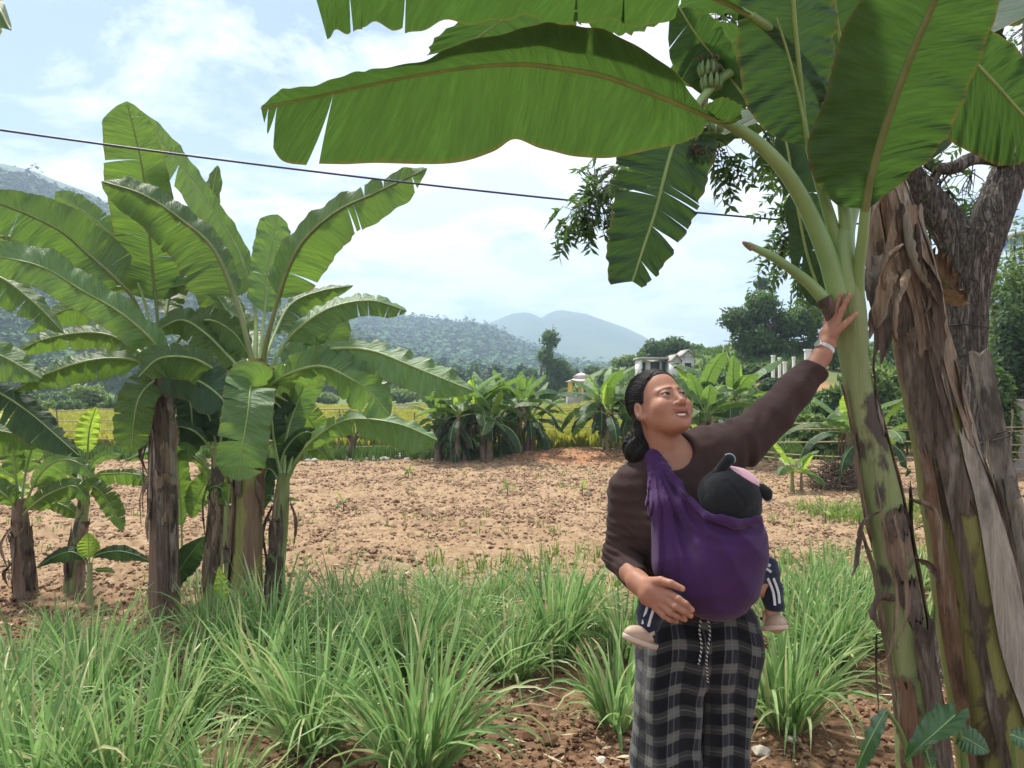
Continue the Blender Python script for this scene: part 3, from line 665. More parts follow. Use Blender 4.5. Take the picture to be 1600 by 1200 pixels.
def sheath(root, c, r, t0, t1, ang, wid, mat, seed=0, off=1.12, flare=0.35, curl=0.5, name='dry_sheath', sag=0.0, parent_part=None):
    "a strip of old sheath clinging to the stem between fractions t0..t1, centred at angle ang (0 = viewer's right, pi/2 = towards viewer)"
    rs = np.random.RandomState(seed + 3); n = 26; m = 9; t = np.linspace(t0, t1, n); q = np.linspace(0, 1, n)
    tt = np.linspace(0, 1, len(c)); cc = np.stack([np.interp(t, tt, c[:, k]) for k in range(3)], -1); r2 = np.interp(t, tt, r)
    w = wid * (0.55 + 0.45 * q) * (1 - 0.25 * rs.uniform(0, 1) * np.sin(q * 9)) * (1 - np.clip((q - .9) / .1, 0, 1) * 0.3)
    s = np.linspace(-1, 1, m); an = ang + s[None] * w[:, None] * 0.5 + (rs.uniform(-.4, .4) * q)[:, None]
    lift = off + 0.05 * vnoise(np.stack([q[:, None] * 9 + s[None] * 2, q[:, None] * 3 + s[None], 0 * q[:, None] + 0 * s[None]], -1).reshape(-1, 3), seed).reshape(n, m)
    lift = lift + curl * 0.12 * (np.abs(s)[None] ** 4) + flare * (np.clip((q - .78) / .22, 0, 1) ** 2)[:, None]
    T = np.gradient(cc, axis=0); T /= np.linalg.norm(T, axis=1)[:, None]; A = np.cross(T, (0, 1, 0)); A /= np.linalg.norm(A, axis=1)[:, None]; B = -np.cross(A, T)
    # A points to viewer's right?  make it so; B towards the viewer
    A *= np.sign(A[:, :1]); B = np.cross(A, T); B *= -np.sign(B[:, 1:2])
    rag = 1 + 0 * an
    V = cc[:, None] + (r2[:, None] * lift)[..., None] * (np.cos(an)[..., None] * A[:, None] + np.sin(an)[..., None] * B[:, None])
    V[-1] += T[-1] * rs.normal(0, 0.02, m)[:, None]; V[0] += T[0] * rs.normal(0, 0.02, m)[:, None]
    V[:, :, 2] -= (sag * np.clip((q - .6) / .4, 0, 1) ** 2)[:, None]
    idx = np.arange(n * m).reshape(n, m); F = np.stack([idx[:-1, :-1], idx[1:, :-1], idx[1:, 1:], idx[:-1, 1:]], -1).reshape(-1, 4)
    mb = MB(); mb.add(V.reshape(-1, 3), F)
    # give the sheath its thickness
    V2 = V - (V - cc[:, None]) / (np.linalg.norm(V - cc[:, None], axis=2)[..., None]) * 0.003; mb.add(V2.reshape(-1, 3), F[:, ::-1])
    rim = np.concatenate([idx[:, 0], idx[-1, 1:], idx[::-1, -1][1:], idx[0, ::-1][1:-1]]); k = len(rim); RV = np.concatenate([V.reshape(-1, 3)[rim], V2.reshape(-1, 3)[rim]])
    j = np.arange(k); mb.add(RV, np.stack([j, (j + 1) % k, (j + 1) % k + k, j + k], -1))
    o = mb.build(name, M[mat]); 
    if parent_part is not None: return sub(o, parent_part, root)
    return adopt(o, root)
def strip(root, pts, w, mat, seed=0, name='hanging_strip', twist=1.0, parent_part=None):
    "a withered ribbon hanging through world points"
    rs = np.random.RandomState(seed); c = cr(pts, 24); T = np.gradient(c, axis=0); T /= np.linalg.norm(T, axis=1)[:, None]
    a0 = rs.uniform(0, 6.28); a = a0 + twist * np.linspace(0, 3, 24) * rs.uniform(-1, 1); X = np.cross(T, (0, 1, 0.1)); X /= np.linalg.norm(X, axis=1)[:, None]; Y = np.cross(T, X)
    S = X * np.cos(a)[:, None] + Y * np.sin(a)[:, None]; N = np.cross(T, S); ww = w * np.interp(np.linspace(0, 1, 24), [0, .15, .7, 1], [.6, 1, .8, .15]) * (1 + rs.uniform(-.25, .25, 24))
    s = np.linspace(-1, 1, 5); V = c[:, None] + S[:, None] * (ww[:, None] * s[None])[..., None] + N[:, None] * (ww[:, None] * 0.6 * (s ** 2)[None])[..., None]
    idx = np.arange(120).reshape(24, 5); F = np.stack([idx[:-1, :-1], idx[1:, :-1], idx[1:, 1:], idx[:-1, 1:]], -1).reshape(-1, 4)
    mb = MB(); mb.add(V.reshape(-1, 3), F); o = mb.build(name, M[mat])
    return sub(o, parent_part, root) if parent_part is not None else adopt(o, root)

def auto_leaf(root, base, az, el, length, width, arch, seed, mat='leaf', tears=6, t0=0.2, r0=0.014, fold=0.5, rib='rib', nu=26, nv=4, pname='leaf'):
    "a leaf leaving world point base towards azimuth az at elevation el, arching over; fold = how far both halves hang"
    rs = np.random.RandomState(seed); n = 40; s = np.linspace(0, 1, n); e = el - arch * s ** 1.3; ds = length / (n - 1)
    h = np.array((math.cos(az), math.sin(az), 0)); up = np.array((0, 0, 1.)); side = np.cross(up, h)
    azw = rs.uniform(-.25, .25); hh = h[None] * np.cos(azw * s)[:, None] + side[None] * np.sin(azw * s)[:, None]
    c = np.array(base) + np.cumsum((hh * np.cos(e)[:, None] + up * np.sin(e)[:, None]) * ds, axis=0)
    u = np.linspace(t0, 1, 40); m = np.stack([np.interp(u, s, c[:, k]) for k in range(3)], -1); T = np.gradient(m, axis=0); T /= np.linalg.norm(T, axis=1)[:, None]
    roll = rs.uniform(-.5, .5); S = np.cross(up[None], T); S /= np.linalg.norm(S, axis=1)[:, None] + 1e-9; N = np.cross(T, S)
    S, N = S * math.cos(roll) + N * math.sin(roll), N * math.cos(roll) - S * math.sin(roll)
    q = np.linspace(0, 1, 40); f = wprof(q, 0.1, 0.3) * width
    fo = fold * rs.uniform(.6, 1.3) * (0.5 + 0.8 * q)
    A = m + (S * np.cos(fo)[:, None] - N * np.sin(fo)[:, None]) * f[:, None]; B = m + (-S * np.cos(fo)[:, None] - N * np.sin(fo)[:, None]) * f[:, None]
    o = make_blade(m, A, B, rs, tears, nu, nv, 0.06, 0.01, 0.35, 0.04).build(pname, M[mat], root)
    mb = MB(); tube(mb, c[::2], np.interp(np.linspace(0, 1, 20), [0, t0, 1], [r0, r0 * .7, r0 * .25]), 6); sub(mb.build('midrib', M[rib]), o, root)
    return o
def plant_root(px, py, D, label, group=None, name='banana_plant', cat='banana plant'):
    b = P(px, py, D); b.z = groundz(b.x, b.y); return empty(name, b, label, cat, group)
# ---------------------------------------------------------------- the grove on the left
G_LEFT = 'banana plants of the grove on the left'
def clad(root, c, r, n, seed, mats=('sheath', 'sheath_dark', 'sheath_dark', 'sheath_grey'), tlim=(0.0, 0.8), strips=4):
    rs = np.random.RandomState(seed)
    for k in range(n):
        t0 = rs.uniform(tlim[0], tlim[1] - .15); sheath(root, c, r, t0, min(tlim[1] + .05, t0 + rs.uniform(.15, .4)), rs.uniform(-.3, 3.4), rs.uniform(.8, 1.9), mats[rs.randint(len(mats))], seed * 10 + k, flare=rs.uniform(0, .5), curl=rs.uniform(.1, .9))
    for k in range(strips):
        i = rs.randint(int(len(c) * .35), int(len(c) * .85)); p = c[i]; a = rs.uniform(0, 3.14); q = p + np.array((math.cos(a), -math.sin(a), 0)) * r[i] * 1.05; l = rs.uniform(.15, .45)
        strip(root, [q, q + np.array((math.cos(a) * .05, -.03, -.4 * l)), q + np.array((math.cos(a) * rs.uniform(-.02, .06), -.03, -l))], rs.uniform(.008, .02), 'sheath_dark' if k % 2 else 'sheath', seed * 7 + k)

# --- plant with the yellow-green stem and the tall spray of leaves
DA = 4.9
A_ = plant_root(383, 980, DA, 'tall banana plant with thick yellow-green stem and fountain of upright leaves in left grove', G_LEFT)
c, r = stem_curve([(384, 50, 985), (385, 47, 900), (387, 44, 800), (391, 40, 720), (397, 36, 660), (402, 34, 600), (403, 28, 560)], DA)
stem(A_, c, r, 'stem_yellow', 3); clad(A_, c, r, 5, 4, ('sheath_dark', 'sheath_red'), (0.0, 0.55), 2)
SCW = lambda w, f=.88: [x * f for x in w] if hasattr(w, '__len__') else w * f
LA = lambda *a, **k: leaf_px(A_, a[0], DA, SCW(a[1]), SCW(a[2]), **k)
LA([(404, 600), (425, 500, -.05), (462, 395, -.15), (520, 335, -.25), (590, 300, -.35), (668, 263, -.45)], [34, 26, 22, 18, 16], [46, 60, 52, 40, 24], t0=.30, aA=[1.0, .9, .6], aB=[-.2, -.3, -.4], mat='leaf', tears=(3, 5), seed=1, r0=.02, rib='rib_dark', tip=.12, wave=.014)
LA([(400, 590), (372, 480, .1), (335, 392, .1), (285, 345, .05), (225, 305, 0), (158, 283, 0)], [72, 78, 66, 50, 40], [22, 24, 26, 24, 18], t0=.33, aA=[.1, .2, .2], aB=[.7, .8, .8], mat='leaf', tears=(4, 2), seed=2, r0=.021, rib='rib_dark', tip=.12)
LA([(398, 590), (398, 480, .3), (372, 390, .5), (320, 310, .6), (262, 232, .7), (212, 168, .7)], [48, 56, 50, 30, 10], [16, 18, 20, 22, 12], t0=.30, aA=[1.0, 1.0, .8], aB=[-.6, -.6, -.5], mat='leaf_pale', tears=(3, 1), seed=3, r0=.018, tip=.12)
LA([(404, 595), (412, 500, .2), (420, 420, .3), (434, 335, .35)], [34, 36, 32], [28, 30, 26], t0=.42, aA=-.3, aB=.5, mat='leaf_pale', tears=(2, 2), seed=4, r0=.014, tip=.1)
LA([(400, 590), (372, 470, .5), (335, 380, .7), (330, 320, .8), (340, 258, .9)], [22, 24, 18], [22, 18, 16], t0=.45, aA=.7, aB=-.5, mat='leaf', tears=(2, 2), seed=5, r0=.014, tip=.15)
LA([(408, 605), (440, 545, .1), (470, 510, .1), (520, 480, .15), (580, 470, .2), (636, 486, .25)], [12, 14, 14, 12, 8], [24, 34, 32, 28, 22], t0=.28, aA=[1.1, 1.2, 1.2], aB=[.1, .0, 0], mat='leaf_pale', tears=(4, 7), seed=6, r0=.017, tip=.12)
LA([(404, 590), (430, 520, .3), (455, 475, .5), (500, 455, .6), (552, 446, .7)], [8, 8, 8], [34, 36, 22], t0=.35, aA=1.1, aB=.1, mat='leaf', tears=(2, 4), seed=7, r0=.014)
LA([(408, 612), (440, 580, -.15), (480, 556, -.3), (520, 545, -.4), (580, 548, -.5), (650, 575, -.6), (742, 612, -.7)], [10, 12, 16, 22, 22, 16], [14, 22, 34, 38, 36, 24], t0=.24, aA=[.9, .8, .6], aB=[.2, .0, -.1], mat='leaf_pale', tears=(4, 5), seed=8, r0=.022, tip=.15, wave=.018)
LA([(406, 612), (450, 585, -.3), (500, 572, -.4), (545, 590, -.5), (580, 615, -.5), (610, 650, -.55)], [14, 24, 34, 38, 20], [22, 32, 30, 40, 34], t0=.1, aA=[.3, .1, .1], aB=[.8, .7, .5], mat='leaf_pale', tears=(2, 3), seed=9, r0=.018, tip=.12, wave=.02)
LA([(400, 612), (392, 604, -.3), (388, 640, -.45), (380, 690, -.5), (372, 752, -.5)], [44, 42, 40, 40], [44, 42, 40, 38], t0=.06, aA=-.25, aB=-.25, mat='leaf_pale', tears=(4, 4), seed=10, r0=.014, tip=.10, base=.05, gap=.4)
LA([(404, 600), (462, 560, .3), (492, 540, .4), (520, 520, .45), (535, 480, .5)], 30, 34, t0=.3, aA=.4, aB=.2, mat='leaf_pale', tears=(2, 2), seed=11, r0=.014)
LA([(398, 600), (360, 560, .2), (320, 520, .2), (282, 500, .2), (240, 520, .2)], 36, 24, t0=.3, aA=.2, aB=.7, mat='leaf', tears=(4, 4), seed=12, r0=.016)
LA([(396, 605), (340, 580, -.1), (300, 560, -.2), (250, 560, -.3), (215, 590, -.35)], 40, 22, t0=.3, aA=.1, aB=.7, mat='leaf', tears=(5, 3), seed=13, r0=.016)
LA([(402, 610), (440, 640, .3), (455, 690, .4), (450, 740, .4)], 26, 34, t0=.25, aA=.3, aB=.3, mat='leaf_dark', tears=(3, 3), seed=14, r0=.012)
LA([(404, 600), (385, 560, .4), (345, 470, .6), (300, 445, .6), (250, 450, .6), (120, 445, .5)], 14, 16, t0=.35, aA=.3, aB=.9, mat='leaf_pale', tears=(3, 3), seed=15, r0=.012)
LA([(404, 600), (385, 540, .7), (350, 480, .9), (310, 430, 1.0), (290, 400, 1.0)], 38, 38, t0=.3, aA=.3, aB=.3, mat='leaf', tears=(3, 3), seed=16, r0=.012)
LA([(408, 606), (470, 640, .5), (500, 680, .6), (520, 700, .6)], 30, 20, t0=.2, aA=.3, aB=.5, mat='leaf', tears=(3, 3), seed=17, r0=.012)

# --- plant with the shaggy stem in front
DB = 5.15
B_ = plant_root(256, 962, DB, 'tall banana plant with shaggy brown stem at the front of the left grove', G_LEFT)
c, r = stem_curve([(257, 48, 975), (257, 44, 900), (256, 40, 800), (254, 35, 720), (252, 30, 650), (250, 30, 600), (250, 26, 560)], DB)
stem(B_, c, r, 'stem_mixed', 5); clad(B_, c, r, 16, 6, tlim=(0.0, .95), strips=8)
LB = lambda *a, **k: leaf_px(B_, a[0], DB, SCW(a[1], .92), SCW(a[2], .92), **k)
LB([(252, 580), (246, 500, .2), (240, 440, .3), (232, 350, .3), (222, 260, .2), (198, 158, .1)], [52, 54, 62, 66, 58, 44], [46, 52, 50, 44, 36, 24], t0=.30, aA=-.15, aB=.2, mat='leaf', tears=(3, 2), seed=21, r0=.018, tip=.08, rib='rib_dark', base=.06)
LB([(245, 580), (215, 480, -.1), (180, 435, -.2), (135, 395, -.2), (85, 355, -.3), (0, 318, -.4), (-60, 300, -.4)], [60, 60, 52, 44, 30], [46, 50, 44, 30, 20], t0=.36, aA=-.1, aB=.3, mat='leaf', tears=(4, 3), seed=22, r0=.017, rib='rib_dark')
LB([(246, 570), (225, 470, .2), (190, 390, .3), (150, 345, .3), (86, 300, .3)], [20, 26, 24], [20, 22, 22], t0=.42, aA=.2, aB=.4, mat='leaf_pale', tears=(2, 2), seed=23, r0=.014, tip=.12)
LB([(244, 590), (250, 570, -.3), (240, 535, -.4), (190, 490, -.5), (130, 455, -.6), (60, 415, -.7), (-40, 395, -.8)], [26, 34, 32, 32, 30], [14, 20, 26, 30, 26], t0=.12, aA=[.2, 0, 0], aB=[.8, .7, .6], mat='leaf_pale', tears=(4, 2), seed=24, r0=.018, tip=.12, wave=.018)
LB([(246, 590), (215, 565, -.1), (170, 560, -.2), (120, 568, -.3), (60, 590, -.3), (20, 612, -.3)], [26, 36, 30, 20], [12, 14, 14], t0=.15, aA=[.2, .2], aB=1.0, mat='leaf', tears=(7, 4), seed=25, r0=.016)
LB([(248, 590), (225, 610, -.2), (212, 640, -.25), (205, 706, -.25)], [26, 28, 24], [30, 32, 26], t0=.15, aA=-.2, aB=.4, mat='leaf', tears=(5, 4), seed=26, r0=.014, tip=.12)
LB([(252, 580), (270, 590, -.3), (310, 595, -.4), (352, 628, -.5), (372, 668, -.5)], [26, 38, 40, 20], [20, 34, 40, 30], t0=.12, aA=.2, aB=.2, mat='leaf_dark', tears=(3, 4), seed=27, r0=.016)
LB([(250, 570), (290, 520, .1), (325, 500, 0), (365, 520, 0), (392, 560, 0)], [18, 24, 20], [26, 38, 34], t0=.3, aA=.7, aB=.1, mat='leaf', tears=(5, 5), seed=28, r0=.016)
LB([(248, 575), (262, 470, .4), (280, 420, .6), (330, 420, .7), (352, 470, .7)], [18, 24, 20], [26, 38, 34], t0=.35, aA=.7, aB=.1, mat='leaf', tears=(5, 5), seed=29, r0=.014)
LB([(248, 575), (215, 510, .5), (160, 480, .6), (100, 485, .6), (40, 520, .6)], [34, 38, 30], [16, 20, 16], t0=.25, aA=.1, aB=.8, mat='leaf', tears=(6, 3), seed=30, r0=.014)
LB([(248, 580), (205, 540, .3), (150, 520, .3), (70, 530, .3), (10, 560, .3)], [26, 30, 22], [12, 14, 12], t0=.25, aA=.2, aB=.9, mat='leaf', tears=(6, 4), seed=31, r0=.014)
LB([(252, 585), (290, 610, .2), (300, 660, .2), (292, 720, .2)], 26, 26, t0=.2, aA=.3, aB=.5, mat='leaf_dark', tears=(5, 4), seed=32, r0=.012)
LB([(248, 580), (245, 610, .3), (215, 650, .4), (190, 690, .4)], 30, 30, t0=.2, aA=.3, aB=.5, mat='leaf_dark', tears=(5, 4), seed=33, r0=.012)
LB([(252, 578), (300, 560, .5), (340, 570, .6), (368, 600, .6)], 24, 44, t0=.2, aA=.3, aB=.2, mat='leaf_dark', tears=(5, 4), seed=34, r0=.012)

# --- slimmer plants around them
DC = 5.3
C_ = plant_root(332, 950, DC, 'slim banana plant with a pale purple-flecked stem between the two tall ones', G_LEFT)
c, r = stem_curve([(330, 32, 955), (333, 28, 880), (339, 24, 800), (341, 22, 740), (340, 18, 700)], DC); stem(C_, c, r, 'stem_green', 7); clad(C_, c, r, 6, 8, ('sheath_dark', 'sheath'), (0, .6), 3)
LC = lambda *a, **k: leaf_px(C_, a[0], DC, *a[1:], **k)
LC([(340, 740), (335, 680, .1), (320, 640, .1), (290, 620, .1), (268, 640, .1)], 26, 20, t0=.3, mat='leaf_dark', seed=41, r0=.012)
LC([(340, 735), (328, 700, 0), (300, 672, -.1), (262, 668, -.1), (240, 690, -.1)], 20, 10, t0=.3, aB=.9, mat='leaf_dark', seed=42, r0=.012)
LC([(342, 735), (345, 660, .1), (330, 620, .2), (300, 590, .2)], 22, 22, t0=.3, mat='leaf_dark', seed=43, r0=.012)
LC([(340, 745), (325, 735, .3), (305, 712, .3), (240, 705, .3), (195, 720, .3)], 12, 8, t0=.3, mat='leaf', seed=44, r0=.01, aB=.8)
LC([(340, 745), (320, 730, -.05), (308, 717, -.1), (300, 712, -.1)], 3, 3, t0=.9, mat='leaf_dark', seed=45, r0=.011, tears=0)
LC([(342, 740), (356, 690, .2), (372, 660, .2), (398, 660, .2), (412, 700, .2)], 18, 26, t0=.25, mat='leaf_dark', seed=46, r0=.012)
LC([(338, 750), (318, 760, .3), (304, 790, .3), (300, 810, .3)], 20, 20, t0=.2, mat='leaf', seed=47, r0=.01, tears=(1, 1))

DD = 5.0
D_ = plant_root(428, 925, DD, 'slender banana plant with drooping leaves on the right side of the left grove', G_LEFT)
c, r = stem_curve([(426, 30, 965), (430, 28, 900), (436, 26, 830), (440, 24, 780), (444, 18, 740)], DD); stem(D_, c, r, 'stem_green', 9); clad(D_, c, r, 6, 9, ('sheath_dark', 'sheath'), (0, .55), 4)
LD = lambda *a, **k: leaf_px(D_, a[0], DD, *a[1:], **k)
LD([(444, 760), (470, 710, -.1), (505, 675, -.2), (550, 655, -.3), (620, 662, -.4), (684, 688, -.5)], [8, 10, 12, 10, 8], [12, 20, 30, 34, 30], t0=.22, aA=1.0, aB=[.3, .1], mat='leaf_pale', tears=(3, 5), seed=51, r0=.015, tip=.1, wave=.016)
LD([(443, 760), (448, 680, .2), (468, 620, .3), (492, 560, .3), (502, 500, .3)], [26, 30, 24], [22, 30, 24], t0=.3, aA=.2, aB=.3, mat='leaf_pale', tears=(3, 3), seed=52, r0=.014)
LD([(446, 755), (462, 700, .2), (480, 690, .2), (500, 705, .2), (512, 718, .2)], 12, 16, t0=.3, mat='leaf', seed=53, r0=.012)
LD([(442, 758), (430, 700, .1), (425, 660, .1), (420, 600, .2), (400, 560, .2)], 20, 22, t0=.35, mat='leaf_dark', seed=54, r0=.013)
LD([(440, 760), (425, 735, .2), (415, 740, .2), (408, 800, .2)], 18, 18, t0=.2, mat='leaf_dark', seed=55, r0=.011)
LD([(446, 760), (440, 720, .1), (455, 690, .1), (480, 675, .1), (512, 690, .1)], 8, 22, t0=.3, mat='leaf_dark', seed=56, r0=.012)
LD([(440, 800), (420, 770, .4), (425, 775, .4), (470, 782, .4)], 5, 6, t0=.3, mat='leaf', seed=57, r0=.008)

DS = 5.15
S_ = plant_root(360, 930, DS, 'thin young banana stem tucked behind the yellow-green one', G_LEFT)
c, r = stem_curve([(360, 16, 940), (358, 15, 880), (356, 13, 830), (356, 11, 790)], DS); stem(S_, c, r, 'stem_green', 11, 16); clad(S_, c, r, 2, 10, ('sheath_dark',), (0, .6), 1)
LS = lambda *a, **k: leaf_px(S_, a[0], DS, *a[1:], **k)
LS([(356, 810), (358, 770, 0), (364, 740, 0), (378, 730, 0)], 10, 12, t0=.3, mat='leaf', seed=61, r0=.008, tears=(1, 1)); LS([(356, 810), (350, 770, .1), (338, 760, .1), (322, 765, .1)], 12, 10, t0=.3, mat='leaf', seed=62, r0=.008, tears=(1, 1))
LS([(356, 800), (366, 795, 0), (385, 780, -.05), (398, 775, -.05)], 8, 8, t0=.3, mat='leaf_dark', seed=63, r0=.008, tears=(1, 1))

# --- the two smaller plants at the far left, and suckers
DE = 5.6
E_ = plant_root(36, 935, DE, 'small banana plant with a dark twisted stem at the left edge', G_LEFT)
c, r = stem_curve([(42, 36, 940), (38, 30, 880), (32, 26, 820), (30, 20, 780)], DE); stem(E_, c, r, 'stem_mixed', 13); clad(E_, c, r, 7, 12, ('sheath_dark', 'sheath'), (0, .8), 4)
LE = lambda *a, **k: leaf_px(E_, a[0], DE, *a[1:], **k)
LE([(30, 800), (24, 740, 0), (18, 700, 0), (-5, 680, 0), (-40, 690, 0)], [16, 22, 20], [14, 16, 12], t0=.35, mat='leaf', seed=71, r0=.012)
LE([(32, 800), (40, 740, .1), (55, 690, .1), (75, 670, .1), (100, 690, .1)], [12, 16, 12], [14, 22, 20], t0=.35, mat='leaf_pale', seed=72, r0=.012)
LE([(30, 810), (10, 775, -.1), (-20, 765, -.1), (-60, 790, -.1)], 12, 18, t0=.2, mat='leaf', seed=73, r0=.012)
LE([(34, 808), (50, 790, -.15), (80, 770, -.2), (118, 760, -.2), (140, 790, -.2)], [10, 14, 12], [10, 16, 16], t0=.2, mat='leaf', seed=74, r0=.012)
LE([(34, 800), (60, 745, -.1), (90, 720, -.15), (120, 722, -.2), (150, 745, -.2)], [8, 12, 10], [12, 22, 20], t0=.25, mat='leaf_pale', seed=75, r0=.012)
LE([(28, 800), (10, 760, .2), (-10, 735, .2), (-40, 730, .2)], 20, 14, t0=.25, mat='leaf', seed=76, r0=.012)
LE([(30, 795), (30, 760, .2), (10, 740, .2), (-30, 745, .2)], 8, 14, t0=.25, mat='leaf_young', seed=77, r0=.011)
LE([(34, 790), (60, 780, .2), (100, 790, .2), (130, 810, .2)], 8, 14, t0=.25, mat='leaf', seed=78, r0=.011)
DF = 5.7
F_ = plant_root(116, 925, DF, 'small banana plant with one upright yellow-green new leaf, second from the left edge', G_LEFT)
c, r = stem_curve([(114, 30, 930), (118, 25, 870), (126, 20, 820), (132, 17, 775)], DF); stem(F_, c, r, 'stem_green', 15); clad(F_, c, r, 5, 14, ('sheath_dark', 'sheath'), (0, .7), 3)
LF = lambda *a, **k: leaf_px(F_, a[0], DF, *a[1:], **k)
LF([(133, 780), (136, 740, 0), (137, 705, 0), (140, 670, 0), (150, 636, 0)], [20, 18, 15], [12, 14, 10], t0=.5, mat='leaf_young', seed=81, r0=.013, tears=0, tip=.3, base=.2)
LF([(133, 780), (130, 745, 0), (122, 728, -.1), (90, 738, -.1), (58, 765, -.1)], [16, 18, 12], [8, 8, 8], t0=.3, mat='leaf_pale', seed=82, r0=.011)
LF([(135, 780), (142, 760, -.1), (160, 772, -.1), (178, 800, -.1), (192, 830, -.1)], [12, 18, 14], [10, 14, 12], t0=.15, mat='leaf', seed=83, r0=.011)
LF([(135, 775), (150, 745, .1), (180, 740, .1), (215, 742, .1), (240, 760, .1)], [6, 8, 6], [14, 20, 16], t0=.25, mat='leaf', seed=84, r0=.011)
LF([(135, 770), (140, 730, .1), (160, 712, .1), (190, 710, .1)], [6, 6, 6], [8, 10, 8], t0=.3, mat='leaf_pale', seed=85, r0=.010)
LF([(130, 790), (110, 770, .05), (80, 775, .05), (60, 800, .05)], [14, 16, 12], [8, 8, 8], t0=.2, mat='leaf', seed=86, r0=.010)
LF([(131, 790), (118, 800, .2), (108, 790, .2), (100, 775, .2)], 8, 8, t0=.3, mat='leaf', seed=87, r0=.010)
LF([(134, 780), (120, 740, .2), (112, 710, .3), (92, 700, .3)], 12, 12, t0=.3, mat='leaf', seed=88, r0=.010)
DG = 5.3
G_ = plant_root(140, 940, DG, 'knee-high banana sucker with one rounded upright leaf and two leaves spread sideways', G_LEFT)
c, r = stem_curve([(140, 11, 945), (140, 9, 910), (141, 7, 880)], DG, 12); stem(G_, c, r, 'stem_green', 17, 12)
LG = lambda *a, **k: leaf_px(G_, a[0], DG, *a[1:], **k)
LG([(141, 890), (140, 876), (138, 855), (138, 832)], [15, 16, 12], [15, 16, 12], t0=.3, mat='leaf_young', seed=91, r0=.007, tears=0, tip=.45, base=.3)
LG([(141, 890), (150, 868), (185, 861), (215, 868), (240, 880)], [8, 10, 6], [12, 16, 8], t0=.15, mat='leaf_dark', seed=92, r0=.006, tears=0, tip=.5, base=.3)
LG([(140, 890), (128, 870), (108, 862), (80, 872), (56, 888)], [12, 16, 8], [8, 9, 6], t0=.15, mat='leaf_dark', seed=93, r0=.006, tears=0, tip=.5, base=.3)
LG([(140, 890), (155, 890), (170, 890), (180, 895)], 3, 4, t0=.2, mat='leaf', seed=94, r0=.005, tears=0)
DH = 5.25
K_ = plant_root(280, 950, DH, 'broad single sucker leaf standing beside the shaggy brown stem', G_LEFT)
leaf_px(K_, [(276, 945), (278, 900), (296, 868), (320, 838)], DH, [16, 20, 12], [20, 22, 14], t0=.2, mat='leaf_dark', tears=0, seed=95, r0=.009, tip=.35, base=.3)
DH2 = 5.6
K2 = plant_root(286, 900, DH2, 'tall narrow sucker leaf rising behind the shaggy brown stem', G_LEFT)
leaf_px(K2, [(284, 900), (284, 830), (280, 760), (276, 690), (270, 645)], DH2, [20, 22, 22, 14], [16, 18, 14, 10], t0=.3, mat='leaf', tears=0, seed=96, r0=.010, tip=.35, base=.3)
K3 = plant_root(350, 960, 4.8, 'small bright green sucker leaf poking up between the grass and the stems', G_LEFT)
leaf_px(K3, [(348, 970), (347, 940), (346, 915), (342, 885)], 4.8, [11, 12, 8], [11, 12, 8], t0=.3, mat='leaf_young', tears=0, seed=97, r0=.006, tip=.5, base=.3)
# leaves of a plant standing just left of the frame
DL = 4.7
L_ = plant_root(-90, 950, DL, 'banana plant outside the left edge, only its long drooping leaves reach into view', G_LEFT)
c, r = stem_curve([(-90, 50, 990), (-90, 44, 860), (-92, 40, 740), (-94, 32, 640)], DL); stem(L_, c, r, 'stem_mixed', 19)
LL = lambda *a, **k: leaf_px(L_, a[0], DL, *a[1:], **k)
LL([(-92, 660), (-80, 590), (-50, 545), (0, 555), (66, 592)], [12, 20, 24, 22], [30, 40, 40, 34], t0=.15, mat='leaf_pale', seed=101, tears=(2, 3), aA=.5, r0=.018)
LL([(-92, 660), (-70, 600, .1), (-30, 600, .1), (40, 640, .1), (126, 714, .1)], [14, 20, 18, 14], [40, 44, 44, 30], t0=.12, mat='leaf_dark', seed=102, tears=(5, 9), aA=.7, r0=.016, gap=.5, ragged=.08)
LL([(-92, 650), (-80, 500, .2), (-60, 420, .2), (0, 370, .2), (60, 390, .2), (120, 430, .2)], [16, 16, 14], [18, 30, 26], t0=.3, mat='leaf_pale', seed=103, tears=(3, 5), aA=.9, r0=.016)
LL([(-92, 650), (-90, 540, .4), (-60, 450, .4), (-10, 430, .4), (50, 470, .4), (100, 520, .4)], [12, 20, 18], [30, 44, 36], t0=.3, mat='leaf', seed=104, tears=(4, 6), aA=.8, r0=.016)
LL([(-92, 640), (-150, 400, -.6), (-150, 220, -1.2), (-100, 60, -1.8), (-20, 5, -2.2), (18, 48, -2.3)], [10, 14, 12], [40, 46, 30], t0=.35, mat='leaf', seed=105, tears=(2, 3), aA=.9, r0=.016)
LL([(-92, 680), (-60, 660, .4), (-20, 670, .4), (30, 680, .4), (60, 700, .4)], [12, 20, 18], [30, 44, 36], t0=.1, mat='leaf', seed=106, tears=(4, 8), aA=.8, r0=.014)
ORD = ['first', 'second', 'third', 'fourth', 'fifth', 'sixth', 'seventh', 'eighth', 'ninth', 'tenth', 'eleventh', 'twelfth', 'thirteenth', 'fourteenth', 'fifteenth', 'sixteenth', 'seventeenth', 'eighteenth', 'nineteenth', 'twentieth']
ORD += ['twenty-' + o for o in ORD[:9]] + ['thirtieth'] + ['thirty-' + o for o in ORD[:9]]
